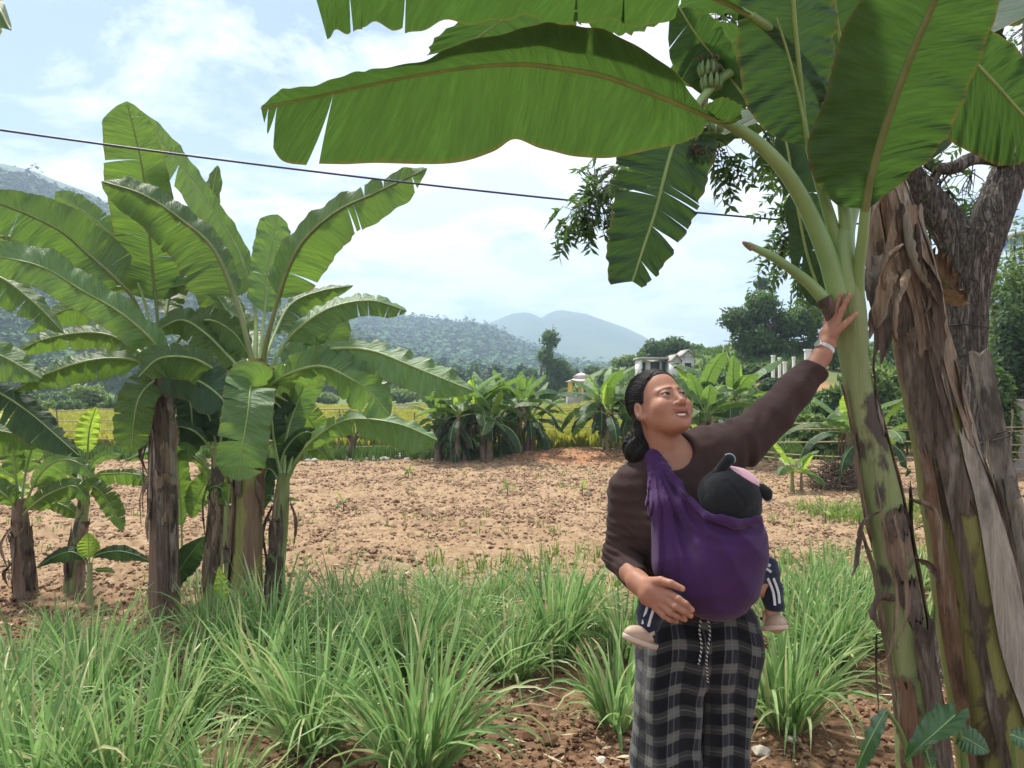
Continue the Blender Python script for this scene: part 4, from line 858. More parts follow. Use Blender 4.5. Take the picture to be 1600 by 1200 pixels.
# ---------------------------------------------------------------- rice field, fence and everything beyond the dug field
def rice():
    t = NT('ripening_rice'); g = t.n('ShaderNodeNewGeometry'); k = t.noise(t.pos(), 0.5, 4, 0.6)
    c = t.mix(g.outputs['Random Per Island'], (0.20, 0.24, 0.035), (0.42, 0.40, 0.07)); c = t.mix(t.mr(k, 0.4, 0.65, 0, 0.7), c, (0.52, 0.46, 0.10))
    m = t.done(t.leafy(c, (0.5, 0.5, 0.07), 0.35, 0.7)); rs = np.random.RandomState(2)
    n = 60000; y = 17.2 + (46 - 17.2) * rs.uniform(0, 1, n) ** 1.7; x = rs.uniform(-0.60, 0.13, n) * y
    n2 = 9000; y2 = rs.uniform(17, 24, n2); x2 = rs.uniform(0.1, 0.24, n2) * y2
    x = np.concatenate([x, x2]); y = np.concatenate([y, y2]); n = len(x); z = H(x, y)
    # paddies are cut by low green dykes
    dyke = (np.abs((y + 0.15 * x) % 9.0 - 4) < 0.35) & (y > 24)
    x, y, z = x[~dyke], y[~dyke], z[~dyke]; n = len(x)
    s = (y / 20) ** 0.7; hh = rs.uniform(0.30, 0.48, n) * (1 - 0.2 * (y > 30)); a = rs.uniform(0, 3.14, n); w = 0.035 * s; lean = rs.normal(0, .1, (n, 2))
    b = np.stack([x, y, z], -1); d = np.stack([np.cos(a), np.sin(a), a * 0], -1) * w[:, None]; tip = b + np.stack([lean[:, 0], lean[:, 1], hh], -1)
    V = np.stack([b - d, b + d, tip + d * .9, tip - d * .9], 1).reshape(-1, 3)
    o = link_mesh('rice_crop', V, np.arange(n * 4).reshape(-1, 4), m, None, False); o['kind'] = 'stuff'
    xs = np.linspace(-32, 16, 50); ys = np.linspace(17.6, 48, 30); X, Y = np.meshgrid(xs, ys, indexing='ij'); Z = H(X, Y) + 0.05
    t = NT('rice_field_floor'); k = t.noise(t.pos(), 1.2, 5, 0.7); m2 = t.done(t.bsdf(t.ramp(k, [(0.3, (0.16, 0.19, 0.035)), (0.7, (0.38, 0.36, 0.08))]), 0.95, t.bump(k, .6, .1), 0.1))
    keep = (X < 0.13 * Y) | ((Y < 24) & (X < .24 * Y))
    i = np.arange(49)[:, None] * 30 + np.arange(29)[None]; F = np.stack([i, i + 30, i + 31, i + 1], -1).reshape(-1, 4); kf = keep.reshape(-1)[F].all(1)
    o = link_mesh('rice_field', np.stack([X, Y, Z], -1).reshape(-1, 3), F[kf], m2, None, True); o['kind'] = 'structure'
rice()

def grass_tufts(name, xy, hmin, hmax, w, mat, seed, per=7, lean=0.35):
    rs = np.random.RandomState(seed); x, y = np.repeat(xy[:, 0], per), np.repeat(xy[:, 1], per); n = len(x); x = x + rs.normal(0, .04, n); y = y + rs.normal(0, .04, n)
    hh = rs.uniform(hmin, hmax, n); a = rs.uniform(0, 6.28, n); dr = np.stack([np.cos(a), np.sin(a), a * 0], -1); sd = np.stack([-np.sin(a), np.cos(a), a * 0], -1) * w
    b = np.stack([x, y, H(x, y)], -1); l = (rs.uniform(.2, 1, n) * lean * hh)[:, None]; up = np.array((0, 0, 1.)) * hh[:, None]
    m1 = b + up * .6 + dr * l * .35; tp = b + up * rs.uniform(.75, 1, n)[:, None] + dr * l
    V = np.stack([b - sd, b + sd, m1 + sd * .8, m1 - sd * .8, tp], 1).reshape(-1, 3); i = np.arange(n)[:, None] * 5
    o = link_mesh(name, V, [i + np.array([[0, 1, 2, 3]]), i + np.array([[3, 2, 4]])], mat, None, False); o['kind'] = 'stuff'; return o
rs = np.random.RandomState(9)
# strip of weeds along the fence, rough grass beyond
n = 2600; y = rs.normal(16.2, 0.35, n); x = rs.uniform(-.75, .62, n) * y; k = (np.abs(x - 1.5) > 1.6); grass_tufts('fence_weeds', np.stack([x[k], y[k]], -1), 0.08, 0.35, 0.012, M['fol_mid'], 1)
n = 16000; y = 18 + 40 * rs.uniform(0, 1, n) ** 1.3; x = rs.uniform(.12, .80, n) * y; k = (x > .14 * y) & (((x - 9.9) / 1.0) ** 2 + ((y - 27) / 2.8) ** 2 > 1.2) & (vnoise(np.stack([x * .5, y * .5, x * 0], -1), 4) > -.3); grass_tufts('bank_grass', np.stack([x[k], y[k]], -1), 0.08, 0.34, 0.03, M['fol_mid'], 2, 4, .8)
n = 420; y = rs.uniform(6, 15, n); x = rs.uniform(-.7, .7, n) * y; k = vnoise(np.stack([x * .6, y * .6, x * 0], -1), 4) > 0.1; grass_tufts('field_weeds', np.stack([x[k], y[k]], -1), 0.03, 0.12, 0.006, M['fol_light'], 3, 6, .8)
n = 130; y = rs.uniform(5.4, 7.0, n); x = rs.uniform(-.1, .7, n) * y; grass_tufts('field_edge_grass', np.stack([x, y], -1), 0.06, 0.22, 0.006, M['fol_light'], 5, 9, .8)

# bamboo fence
M['bamboo'] = simple('weathered_bamboo', (0.30, 0.24, 0.13), 0.7, .3, 20, .4, .005)
M['bamboo_grey'] = simple('grey_stick', (0.20, 0.16, 0.11), 0.85, .3, 20, .4, .005)
def fence(pts, label, seed, hgt=1.05, rails=5, gapx=1.35):
    rs = np.random.RandomState(seed); c = cr(np.array(pts, float), 300); L = np.concatenate(([0], np.cumsum(np.linalg.norm(np.diff(c, axis=0), axis=1))))
    root = empty('bamboo_fence', (c[0][0], c[0][1], groundz(*c[0])), label, 'fence')
    def at(s): return np.interp(s, L, c[:, 0]), np.interp(s, L, c[:, 1])
    s = 0; posts = []
    while s < L[-1]:
        x, y = at(s); z = groundz(x, y); h_ = hgt * rs.uniform(.85, 1.25); mb = MB(); l = rs.normal(0, .05, 2)
        tube(mb, [(x, y, z - .1), (x + l[0], y + l[1], z + h_)], [.022, .016], 6); mb.build('post', M['bamboo_grey'], root); posts.append(s); s += gapx * rs.uniform(.8, 1.25)
    for k in range(rails):
        s0 = 0
        while s0 < L[-1] - .5:
            s1 = min(L[-1], s0 + rs.uniform(3, 5.5)); q = np.linspace(s0, s1, 8); x, y = at(q); zz = H(x, y) + .14 + k * (hgt - .22) / (rails - 1) + rs.normal(0, .02) + np.linspace(0, rs.normal(0, .07), 8) + .03 * np.sin(q * 1.7 + k)
            mb = MB(); tube(mb, np.stack([x, y - .03 + rs.normal(0, .01), zz], -1), np.linspace(.015, .009, 8), 5); mb.build('rail', M['bamboo'], root); s0 = s1 - rs.uniform(.2, .6)
    return root
fence([(-11, 16.9), (-7, 16.6), (-4, 16.6), (-1.5, 17), (0.5, 17.6), (3, 17.9)], 'long bamboo rail fence dividing the dug field from the yellow rice', 1)
fence([(3.6, 13.8), (4.8, 13.3), (6.1, 12.9), (7.4, 12.6), (9, 12.4)], 'bamboo rail fence running below the green bank on the right', 2, 0.95, 6, 1.1)

# ---- banana plants at the far edge of the field: three kinds, then copies of the whole tree of objects
def make_far_banana(seed, h, nleaf, stems, label, L=1.2, Wd=.15):
    rs = np.random.RandomState(seed); root = empty('banana_plant', (0, 0, 0), label, 'banana plant', 'banana plants along the far edge of the field')
    for k in range(stems):
        bx, by = rs.normal(0, .16, 2) * (k > 0); hh = h * rs.uniform(.65, 1) if k else h
        lean = rs.normal(0, .09, 2); top = np.array((bx + lean[0], by + lean[1], hh)); c = cr([(bx, by, -.05), (bx + lean[0] * .3, by + lean[1] * .3, hh * .5), top], 20); r = np.linspace(.085, .04, 20) * rs.uniform(.8, 1.1)
        stem(None, c, r, ['stem_dry', 'stem_mixed'][k % 2], seed + k, 12, .12).parent = root
        nl = nleaf if k == 0 else max(4, nleaf - 3)
        for i in range(nl):
            q = i / max(1, nl - 1); el = R(80) * (1 - q) + R(-5) * q + rs.normal(0, .12)
            o = auto_leaf(None, top - (0, 0, .05 * q), i * 2.4 + rs.uniform(-.4, .4) + k, el, L * (.62 if i == 0 else 1) * rs.uniform(.75, 1.1), Wd * rs.uniform(.8, 1.15), R(35) + R(75) * q + rs.normal(0, .15), seed * 20 + i + k * 9,
                          ['leaf_young', 'leaf_pale', 'leaf_pale', 'leaf', 'leaf'][min(4, i)] if q < .8 else 'leaf_dark', tears=int(rs.uniform(2, 7)), nu=20, nv=3, r0=.013); o.parent = root
        if k == 0:
            for i in range(3):
                a = rs.uniform(0, 6.28); p = top * (1, 1, .93); e = p + np.array((math.cos(a) * .16, math.sin(a) * .16, -.5 * rs.uniform(.8, 1.3))); 
                mb = MB(); 
                o = strip_local([p, p + (math.cos(a) * .12, math.sin(a) * .12, -.08), e], .05, 'sheath', seed + i); o.parent = root
    return root
def strip_local(pts, w, mat, seed):
    c = cr(pts, 12); T = np.gradient(c, axis=0); T /= np.linalg.norm(T, axis=1)[:, None]; X = np.cross(T, (0.3, 1, 0.1)); X /= np.linalg.norm(X, axis=1)[:, None]
    ww = w * np.interp(np.linspace(0, 1, 12), [0, .3, .8, 1], [.3, 1, .8, .1]); s = np.array((-1, 0, 1.)); N = np.cross(T, X)
    V = c[:, None] + X[:, None] * (ww[:, None] * s[None])[..., None] + N[:, None] * (ww[:, None] * .5 * (s ** 2)[None])[..., None]
    idx = np.arange(36).reshape(12, 3); F = np.stack([idx[:-1, :-1], idx[1:, :-1], idx[1:, 1:], idx[:-1, 1:]], -1).reshape(-1, 4)
    mb = MB(); mb.add(V.reshape(-1, 3), F); return mb.build('withered_leaf', M[mat])
def copy_tree(o, parent=None):
    c = o.copy(); scene.collection.objects.link(c); c.parent = parent
    for ch in [x for x in bpy.data.objects if x.parent == o]: copy_tree(ch, c)
    return c
far_src = [make_far_banana(3, .95, 12, 2, ''), make_far_banana(8, 1.1, 12, 2, ''), make_far_banana(14, .8, 11, 3, '')]
far_spots = [  # px, base py, scale, source, label
    (683, 727, 1.05, 0, 'leftmost banana plant of the far row, with long leaves reaching left'),
    (706, 727, 0.9, 2, 'low dark banana plant second from the left in the far row'),
    (728, 728, 1.12, 1, 'third banana plant from the left in the far row, brown skirted stems'),
    (757, 728, 1.22, 0, 'tall banana plant with a bright upright leaf in the middle of the far row'),
    (772, 722, 0.85, 2, 'short banana plant squeezed right behind the tall middle one'),
    (812, 722, 1.1, 1, 'banana plant with an upright yellow-green leaf near the right of the far row'),
    (826, 719, 1.0, 2, 'banana plant with orange withered leaves at its foot, right end of the far row'),
    (948, 724, 1.18, 0, 'banana plant standing alone on the red mound left of the woman'),
    (966, 723, 0.85, 1, 'smaller banana plant just behind the woman\'s hair bun'),
    (1096, 735, 1.22, 0, 'large banana plant with bright leaves behind the woman\'s raised arm'),
    (1132, 733, 1.38, 1, 'banana plant with yellow leaf right of the woman\'s face'),
    (1060, 735, .85, 2, 'banana plant partly hidden behind the woman\'s head'),
    (1335, 772, 0.95, 1, 'young banana plant by the fence behind the held stem'),
]
used = set()
for i, (px, py, sc, k, lab) in enumerate(far_spots):
    D = min(15.4, CAMH * FPX / (py - 600)); D = {1096: 14.6, 1132: 15.2, 1060: 15.4, 1335: 11.3}.get(px, D + .7)
    x = (px - 800) / FPX * D; sc *= .82
    o = far_src[k] if k not in used else copy_tree(far_src[k]); used.add(k)
    o.location = (x, D, groundz(x, D)); o.rotation_euler = (0, 0, i * 1.37 + .4); o.scale = (sc,) * 3; o['label'] = lab
# little banana plants in the field
def small_banana(px, py, h, label, seed, n=5):
    D = CAMH * FPX / (py - 600); x = (px - 800) / FPX * D; root = empty('young_banana_plant', (x, D, groundz(x, D)), label, 'banana plant', 'young banana plants in the field'); rs = np.random.RandomState(seed)
    top = np.array((x, D, h * .55)); c = cr([(x, D, -.02), top], 8); stem(root, c, np.linspace(.035, .018, 8) * h / .6, 'stem_mixed', seed, 10)
    for i in range(n):
        q = i / (n - 1); auto_leaf(root, top, i * 2.4 + seed, R(70) * (1 - q) + R(10) * q, h * .8, h * .14, R(30) + R(60) * q, seed * 9 + i, 'leaf_young' if i % 2 == 0 else 'leaf', tears=2, nu=14, nv=3, r0=.008, t0=.12)
small_banana(1238, 770, .62, 'young two-leaved banana plant in the field, left of the held stem', 3)
small_banana(1252, 770, .5, 'shorter of the two young banana plants near the held stem', 5, 4)
small_banana(1290, 818, .22, 'tiny yellow-green banana seedling near the held stem', 6, 4)
for i, (px, py, lab) in enumerate([(638, 748, 'tiny green shoot in the far middle of the dug field'), (793, 776, 'pale green shoot right of the middle of the dug field'), (537, 800, 'faint green shoot left of the middle of the dug field'), (893, 722, 'whitish shoot on the red mound'), (910, 775, 'small shoot in the field just left of the woman')]):
    small_banana(px, py, .2, lab, 20 + i, 4)

# ---- stones along the foot of the fence
def stones():
    rs = np.random.RandomState(3); m = simple('pale_stone', (0.42, 0.39, 0.34), .9, .25, 9, .6, .02)
    for i in range(22):
        px = rs.uniform(455, 640) if i < 19 else rs.uniform(640, 700); D = rs.uniform(15.2, 16.2); x = (px - 800) / FPX * D; s = rs.uniform(.04, .09)
        d = rs.normal(0, 1, (60, 3)); d /= np.linalg.norm(d, axis=1)[:, None]; r = 1 + .25 * vnoise(d * 2 + i * 5.1, 3)
        bm = __import__('bmesh').new(); [bm.verts.new(v) for v in d * r[:, None] * np.array((1.3, 1, .8)) * s]; res = __import__('bmesh').ops.convex_hull(bm, input=bm.verts[:])
        me = bpy.data.meshes.new('field_stone'); bm.to_mesh(me); bm.free(); me.materials.append(m); o = bpy.data.objects.new('field_stone', me); scene.collection.objects.link(o); o.location = (x, D, groundz(x, D) + s * .4)
        tag(o, 'pale field stone heaped along the foot of the bamboo fence', 'stone', 'stones along the fence')
stones()

# ---- trees and shrubs
def tr(px, py, D): p = P(px, py, D); return (p.x, p.y, groundz(p.x, p.y))
def bl(px, py, D, rx, rz, ry=None):
    "crown blob: centre pixel, distance, half sizes in pixels"
    p = P(px, py, D); k = D / FPX; return (p.x, p.y, p.z, rx * k, (ry or rx) * k, rz * k)
make_tree('acacia_tree', tr(866, 640, 62), [bl(860, 530, 62, 18, 20), bl(852, 556, 62, 17, 18), bl(872, 575, 62, 26, 20), bl(862, 600, 62, 26, 20), bl(886, 592, 62, 22, 18)], 5200, .16, M['fol_mid'], 'tall slender tree rising in front of the far mountain', 'tree', None, .14, 3, .6, .4)
make_tree('shade_tree', tr(1190, 600, 34), [bl(1150, 500, 34, 28, 26), bl(1190, 480, 34, 36, 34), bl(1180, 530, 34, 45, 34), bl(1232, 505, 34, 34, 30), bl(1262, 500, 34, 34, 38), bl(1275, 545, 34, 34, 30), bl(1220, 545, 34, 34, 24)], 15000, .11, M['fol_mid'], 'big dense tree on the bank behind the raised hand', 'tree', None, .22, 4, .7, .45)
make_tree('bushy_tree', tr(1040, 600, 52), [bl(1028, 545, 52, 28, 18), bl(1010, 560, 52, 20, 16), bl(1055, 540, 52, 26, 16), bl(1085, 548, 52, 22, 13), bl(1050, 562, 52, 30, 14)], 6000, .16, M['fol_mid'], 'olive green bushy tree above the white pavilion wall behind the head', 'tree', None, .15, 5)
make_tree('palm_like_tree', tr(1195, 560, 60), [bl(1193, 440, 60, 14, 6), bl(1190, 448, 60, 9, 9)], 500, .25, M['fol_dark'], 'thin feathery treetop peeking above the big dense tree', 'tree', None, .08, 6, 1.2, .14)
rs = np.random.RandomState(77)
treeline = []
for i in range(34):    # dark tree belt at the foot of the hills
    px = -30 + i * 31 + rs.uniform(-9, 9); D = rs.uniform(88, 104); top = 566 + rs.uniform(-8, 8) - (18 if 540 < px < 640 else 0) - (10 if px < 200 else 0)
    treeline.append((px, D, top))
kinds = [('dense_tree', 'fol_dark', 'dark rounded tree'), ('broadleaf_tree', 'fol_mid', 'mid green tree'), ('slender_tree', 'fol_dark', 'narrow dark tree')]
GT = 'tree belt between the rice field and the hills'
for i, (px, D, top) in enumerate(treeline):
    nm, mt, lb = kinds[i % 3]; w = rs.uniform(15, 24); y0 = 618
    where = 'behind the left grove' if px < 440 else ('beyond the rice field, left of the far banana row' if px < 650 else ('above the far banana row' if px < 850 else 'behind the yellow-columned pavilion'))
    hgt = (y0 - top); make_tree(nm, tr(px, 615, D), [bl(px, top + hgt * .28, D, w * .8, hgt * .28), bl(px - w * .4, top + hgt * .55, D, w, hgt * .3), bl(px + w * .4, top + hgt * .6, D, w, hgt * .3), bl(px, top + hgt * .8, D, w * 1.1, hgt * .2)], 1500, .30, M[mt], '%s, %s from the left in the tree belt under the hills' % (lb, ORD[i]), 'tree', GT, .2, 100 + i, .3, .6, .4, limbs=False)
# green scrub between the rice and the trees
rs_t = np.random.RandomState(3); q_ = np.concatenate([np.stack([(px - 800) / FPX * D + rs_t.normal(0, .25, 60), D + rs_t.normal(0, .35, 60)], -1) for px, D in ((1325, 9.2), (1400, 8.6), (1545, 8.6), (1590, 8.4), (1440, 9.5), (1500, 9.3), (1325, 8.9))]); grass_tufts('weed_patches', q_, .04, .16, .006, M['fol_light'], 6, 7, 1.2)
def shrub(name, px, py, D, w, h, n, leaf, mat, label, seed, cat='bush', group=None, asp=.5):
    p = P(px, py, D); z = groundz(p.x, p.y); k = D / FPX; rs_ = np.random.RandomState(seed); bl_ = []
    for j in range(5): bl_.append((p.x + rs_.uniform(-.6, .6) * w * k, p.y + rs_.uniform(-.3, .3) * w * k, z + h * k * rs_.uniform(.35, .65), w * k * .55, w * k * .5, h * k * .45))
    return make_tree(name, (p.x, p.y, z), bl_, n, leaf, M[mat], label, cat, group, .03 * h * k, seed, .2, asp, .5, 'stems', 'foliage')
GB = 'scrub beyond the rice field'
for i in range(26):
    px = -10 + i * 40 + rs.uniform(-12, 12); D = rs.uniform(50, 66); where = 'behind the left grove' if px < 440 else ('beyond the rice' if px < 700 else 'near the pavilion')
    shrub('scrub_bush', px, 620, D, rs.uniform(24, 34), rs.uniform(20, 38), 1100, .17, ['fol_mid', 'fol_light', 'fol_mid'][i % 3], '%s scrub bush, %s from the left in the row before the tree belt' % (['mid green', 'yellow-green', 'green'][i % 3], ORD[i]), 300 + i, group=GB)
for i in range(14):   # nearer scrub seen under the leaves at the left
    px = 0 + i * 36 + rs.uniform(-10, 10); D = rs.uniform(34, 44)
    shrub('scrub_bush', px, 640, D, rs.uniform(28, 40), rs.uniform(24, 52) * (1.4 if px > 430 else 1), 1300, .12, ['fol_light', 'fol_mid'][i % 2], '%s bush, %s from the left among those seen behind the left grove' % (['yellow-green', 'green'][i % 2], ORD[i]), 400 + i, group='bushes beyond the left grove')
# bank on the right
GR = 'bushes on the right-hand bank'
bank = [(1215, 600, 26, 40, 30, 'fol_dark', 'dark bush at the left end of the bank'), (1180, 585, 30, 36, 26, 'fol_mid', 'green bush on top of the bank behind the yellow banana leaf'), (1130, 600, 30, 36, 30, 'fol_mid', 'low green bush behind the yellow banana leaf'), (1260, 640, 19, 40, 50, 'fol_light', 'yellow-green bush under the raised sleeve'), (1300, 620, 20, 36, 60, 'fol_mid', 'leafy bush just left of the held stem'),
    (1290, 660, 16, 40, 50, 'fol_mid', 'bush above the brush pile'), (1350, 640, 16, 44, 60, 'fol_light', 'bright bush between the two big stems'), (1395, 650, 15.2, 44, 90, 'fol_mid', 'rounded bush right of the held stem'), (1385, 600, 20, 50, 70, 'fol_light', 'pale green bush high between the two stems'), (1440, 640, 16, 44, 110, 'fol_dark', 'dark bush behind the dry stem'),
    (1560, 560, 13, 44, 170, 'fol_mid', 'tall bush behind the leaning plank'), (1600, 500, 15, 50, 240, 'fol_dark', 'tall dark shrub at the right edge'), (1575, 520, 20, 60, 300, 'fol_light', 'light green shrub under the blue building'), (1330, 560, 30, 50, 60, 'fol_mid', 'bush on the bank behind the hand and stem'), (1420, 540, 32, 60, 80, 'fol_mid', 'bush on the bank behind the dry stem'), (1495, 560, 26, 60, 90, 'fol_light', 'bush on the bank beside the grey tree'),]
for i, (px, py, D, w, h, mt, lb) in enumerate(bank): shrub('bush', px, py, D, w, h, 2600, .05 + D * .0022, mt, lb, 500 + i, group=GR)
make_tree('hillside_tree', tr(1590, 500, 24), [bl(1560, 420, 24, 40, 40), bl(1600, 470, 24, 50, 50), bl(1540, 480, 24, 30, 40)], 7000, .1, M['fol_mid'], 'tree on the slope behind the right edge, under the blue building', 'tree', None, .12, 31)

# bare little tree at the fence
def bare_tree():
    D = 16.0; root = empty('bare_tree', tr(552, 735, D), 'small nearly bare tree standing at the bamboo fence', 'tree'); mb = MB(); k = lambda px, py, d=0: Pn(px, py, D + d); rs_ = np.random.RandomState(4)
    tube(mb, cr([k(552, 738), k(550, 710), k(551, 690)], 8), np.linspace(.09, .06, 8), 8, lump=.15); ends = []
    for e in [(540, 668), (548, 662), (560, 672), (566, 684), (535, 680)]:
        p = [k(551, 694), k((551 + e[0]) / 2 + rs_.uniform(-3, 3), 682), k(*e, rs_.uniform(-.2, .2))]; tube(mb, cr(p, 6), np.linspace(.045, .02, 6), 6)
        for j in range(4): q = p[2] + rs_.normal(0, .12, 3) + (0, 0, .1); tube(mb, [p[2], q], [.015, .006], 4); ends.append(q)
    mb.build('trunk', M['bark_grey'], root); c = np.repeat(np.array(ends), 14, 0) + rs_.normal(0, .09, (len(ends) * 14, 3)); V, F = leaf_cards(c, rs_.normal(0, 1, c.shape), .035, .5, rs_); adopt(link_mesh('leaves', V, F, M['fol_mid'], None, False), root)
bare_tree()

# ---- brush pile
def brush():
    D = 11.2; rs_ = np.random.RandomState(8); b = tr(1308, 705, D); mb = MB()
    for i in range(420):
        a = rs_.uniform(0, 6.28); r = rs_.uniform(0, .42); h_ = .42 * (1 - (r / .5) ** 2); p = np.array(b) + (math.cos(a) * r, math.sin(a) * r * .8, rs_.uniform(0, 1) * h_ + .03); d = rs_.normal(0, 1, 3) * (1, 1, .6); d /= np.linalg.norm(d); l = rs_.uniform(.06, .2)
        tube(mb, [p - d * l, p + rs_.normal(0, .02, 3), p + d * l], [.006, .005, .003], 4, cap=False)
    o = mb.build('brush_pile', M['bark_grey']); tag(o, 'heap of dry twigs by the fence left of the held stem', 'brush pile')
brush()

# ---- buildings
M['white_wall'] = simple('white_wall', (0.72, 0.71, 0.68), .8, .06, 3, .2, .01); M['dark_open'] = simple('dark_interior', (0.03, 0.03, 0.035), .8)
M['pink_roof'] = simple('pinkish_roof', (0.62, 0.50, 0.48), .7, .08, 3); M['yellow_paint'] = simple('yellow_paint', (0.70, 0.45, 0.06), .6, .06, 3); M['tile_grey'] = simple('grey_roof', (0.33, 0.30, 0.27), .8, .15, 3)
M['blue_wall'] = simple('blue_wall', (0.22, 0.33, 0.50), .6, .06, 3); M['concrete'] = simple('rough_concrete', (0.26, 0.25, 0.23), .9, .22, 5, .6, .01)
def gable(mb, c, sx, sy, h):
    x, y, z = c; V = [(x - sx, y - sy, z), (x + sx, y - sy, z), (x + sx, y + sy, z), (x - sx, y + sy, z), (x, y - sy, z + h), (x, y + sy, z + h)]
    mb.add(V, [(0, 1, 4), (2, 3, 5)]); mb.add(V, [(1, 2, 5, 4), (3, 0, 4, 5), (0, 3, 2, 1)])
def hip(mb, c, sx, sy, h, tx, ty):
    x, y, z = c; V = [(x - sx, y - sy, z), (x + sx, y - sy, z), (x + sx, y + sy, z), (x - sx, y + sy, z), (x - tx, y - ty, z + h), (x + tx, y - ty, z + h), (x + tx, y + ty, z + h), (x - tx, y + ty, z + h)]
    mb.add(V, [(0, 1, 5, 4), (1, 2, 6, 5), (2, 3, 7, 6), (3, 0, 4, 7), (4, 5, 6, 7), (3, 2, 1, 0)])
def pavilion():
    D = 48; p = P(908, 600, D); z0 = P(0, 613, D).z; k = D / FPX; zt = P(0, 597, D).z; g = groundz(p.x, D); root = empty('pavilion', (p.x, D, g), 'small open pavilion with two-tier pale roof and yellow columns', 'pavilion')
    mb = MB(); box(mb, (p.x, D, (g + z0) / 2 - .3), (44 * k, 44 * k, z0 - g + .6)); mb.build('base', M['concrete'], root)
    for sx in (-1, 0, 1):
        for sy in (-1, 1):
            mb = MB(); tube(mb, [(p.x + sx * 17 * k, D + sy * .7, z0), (p.x + sx * 17 * k, D + sy * .7, zt)], .10, 10); mb.build('column', M['yellow_paint'], root)
    mb = MB(); hip(mb, (p.x, D, zt), 24 * k, 24 * k, 5.5 * k, 11 * k, 11 * k); mb.build('lower_roof', M['pink_roof'], root)
    mb = MB(); box(mb, (p.x, D, zt + 6.8 * k), (20 * k, 20 * k, 2.8 * k)); mb.build('roof_drum', M['white_wall'], root)
    mb = MB(); hip(mb, (p.x, D, zt + 8.2 * k), 12.5 * k, 12.5 * k, 5.5 * k, 4 * k, 4 * k); r_ = mb.build('upper_roof', M['pink_roof'], root)
    mb = MB(); tube(mb, [(p.x, D, zt + 13.6 * k), (p.x, D, zt + 17 * k)], [2 * k, .4 * k], 8); sub(mb.build('finial', M['pink_roof']), r_, root)
pavilion()
def white_house():
    D = 38; k = D / FPX; zb = P(0, 580, D).z; zt = P(0, 562, D).z; X = lambda px: (px - 800) * k; g = groundz(X(1035), D); root = empty('white_building', (X(1035), D, g), 'long low white building with dark openings behind the woman\'s head', 'building')
    mb = MB(); box(mb, ((X(1000) + X(1042)) / 2, D + .9, (g + zt) / 2), (42 * k, 1.2, zt - g)); mb.build('wall', M['white_wall'], root)
    for a, b in ((1004, 1010), (1018, 1032), (1036, 1041)):
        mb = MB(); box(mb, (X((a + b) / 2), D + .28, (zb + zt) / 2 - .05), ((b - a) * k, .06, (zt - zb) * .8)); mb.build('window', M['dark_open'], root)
    mb = MB(); box(mb, (X(1021), D + .75, zt + .06), (46 * k, 1.9, .11)); mb.build('flat_roof', M['tile_grey'], root)
    mb = MB(); tube(mb, [(X(1001.5), D, g), (X(1001.5), D, zt)], .07, 8); mb.build('column', M['white_wall'], root)
    for (a, b, h_, lb) in ((1043, 1057, 556, 'left'), (1058, 1077, 549, 'right')):
        r2 = empty('gabled_shrine', (X((a + b) / 2), D - .5, g), '%s white gabled house front beside the long white building' % ('smaller' if lb == 'left' else 'larger'), 'building')
        ze = P(0, h_ + 9, D).z; mb = MB(); box(mb, (X((a + b) / 2), D - .2, (g + ze) / 2), ((b - a) * k, 1.6, ze - g)); gable(mb, (X((a + b) / 2), D - .2, ze - .002), (b - a) * k / 2, .8, 8.5 * k); mb.build('wall', M['white_wall'], r2)
        mb = MB()
        for s in (-1, 1):
            c0 = np.array((X((a + b) / 2), D - .25, ze + 9 * k)); e = np.array((X((a + b) / 2) + s * (b - a) * k * .58, D - .25, ze - .8 * k)); d = e - c0; l = np.linalg.norm(d); up = np.array((-d[2], 0, d[0])) / l * (.05 if s > 0 else -.05)
            V = [c0 + (0, -.95, 0), e + (0, -.95, 0), e + (0, .95, 0), c0 + (0, .95, 0)]; V = V + [v + np.abs(up) * (0, 0, 1.6) for v in V]; mb.add(V, [(0, 1, 5, 4), (1, 2, 6, 5), (2, 3, 7, 6), (3, 0, 4, 7), (4, 5, 6, 7), (3, 2, 1, 0)])
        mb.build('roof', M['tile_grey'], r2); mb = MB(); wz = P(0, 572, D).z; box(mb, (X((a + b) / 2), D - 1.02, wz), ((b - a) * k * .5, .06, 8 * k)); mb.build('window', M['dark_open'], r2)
white_house()
def shed():
    D = 40; k = D / FPX; X = lambda px: (px - 800) * k; g = groundz(X(1142), D); zt = P(0, 548, D).z; root = empty('shed', (X(1142), D, g), 'old shed with grey tiled roof left of the big dense tree', 'shed')
    mb = MB(); box(mb, (X(1142), D, (g + zt) / 2), (22 * k, 1.4, zt - g)); mb.build('wall', M['tile_grey'], root)
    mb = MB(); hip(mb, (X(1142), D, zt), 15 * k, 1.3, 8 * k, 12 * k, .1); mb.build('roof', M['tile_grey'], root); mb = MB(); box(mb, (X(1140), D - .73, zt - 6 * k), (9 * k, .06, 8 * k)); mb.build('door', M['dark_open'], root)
shed()
for i, (px, py, w, h_) in enumerate([(1208, 566, 4, 17), (1218, 568, 3, 14), (1240, 566, 3, 12), (1262, 556, 9, 16), (1226, 572, 4, 9)]):
    D = 27.5; k = D / FPX; X = (px - 800) * k; g = groundz(X, D); zt = P(0, py - h_ / 2, D).z; mb = MB(); box(mb, (X, D, (g + zt) / 2 - .2), (w * k, .12, zt - g + .4)); box(mb, (X, D, zt + .03), (w * k * 1.25, .18, .06)); 
    o = mb.build('white_post', M['white_wall'], smooth_=False); tag(o, ['tall white gate post under the big tree', 'thinner white post beside the tall one under the tree', 'white post between tree and gate', 'broad white gate pillar right of the big tree', 'short white post half hidden in the bushes'][i], 'post')
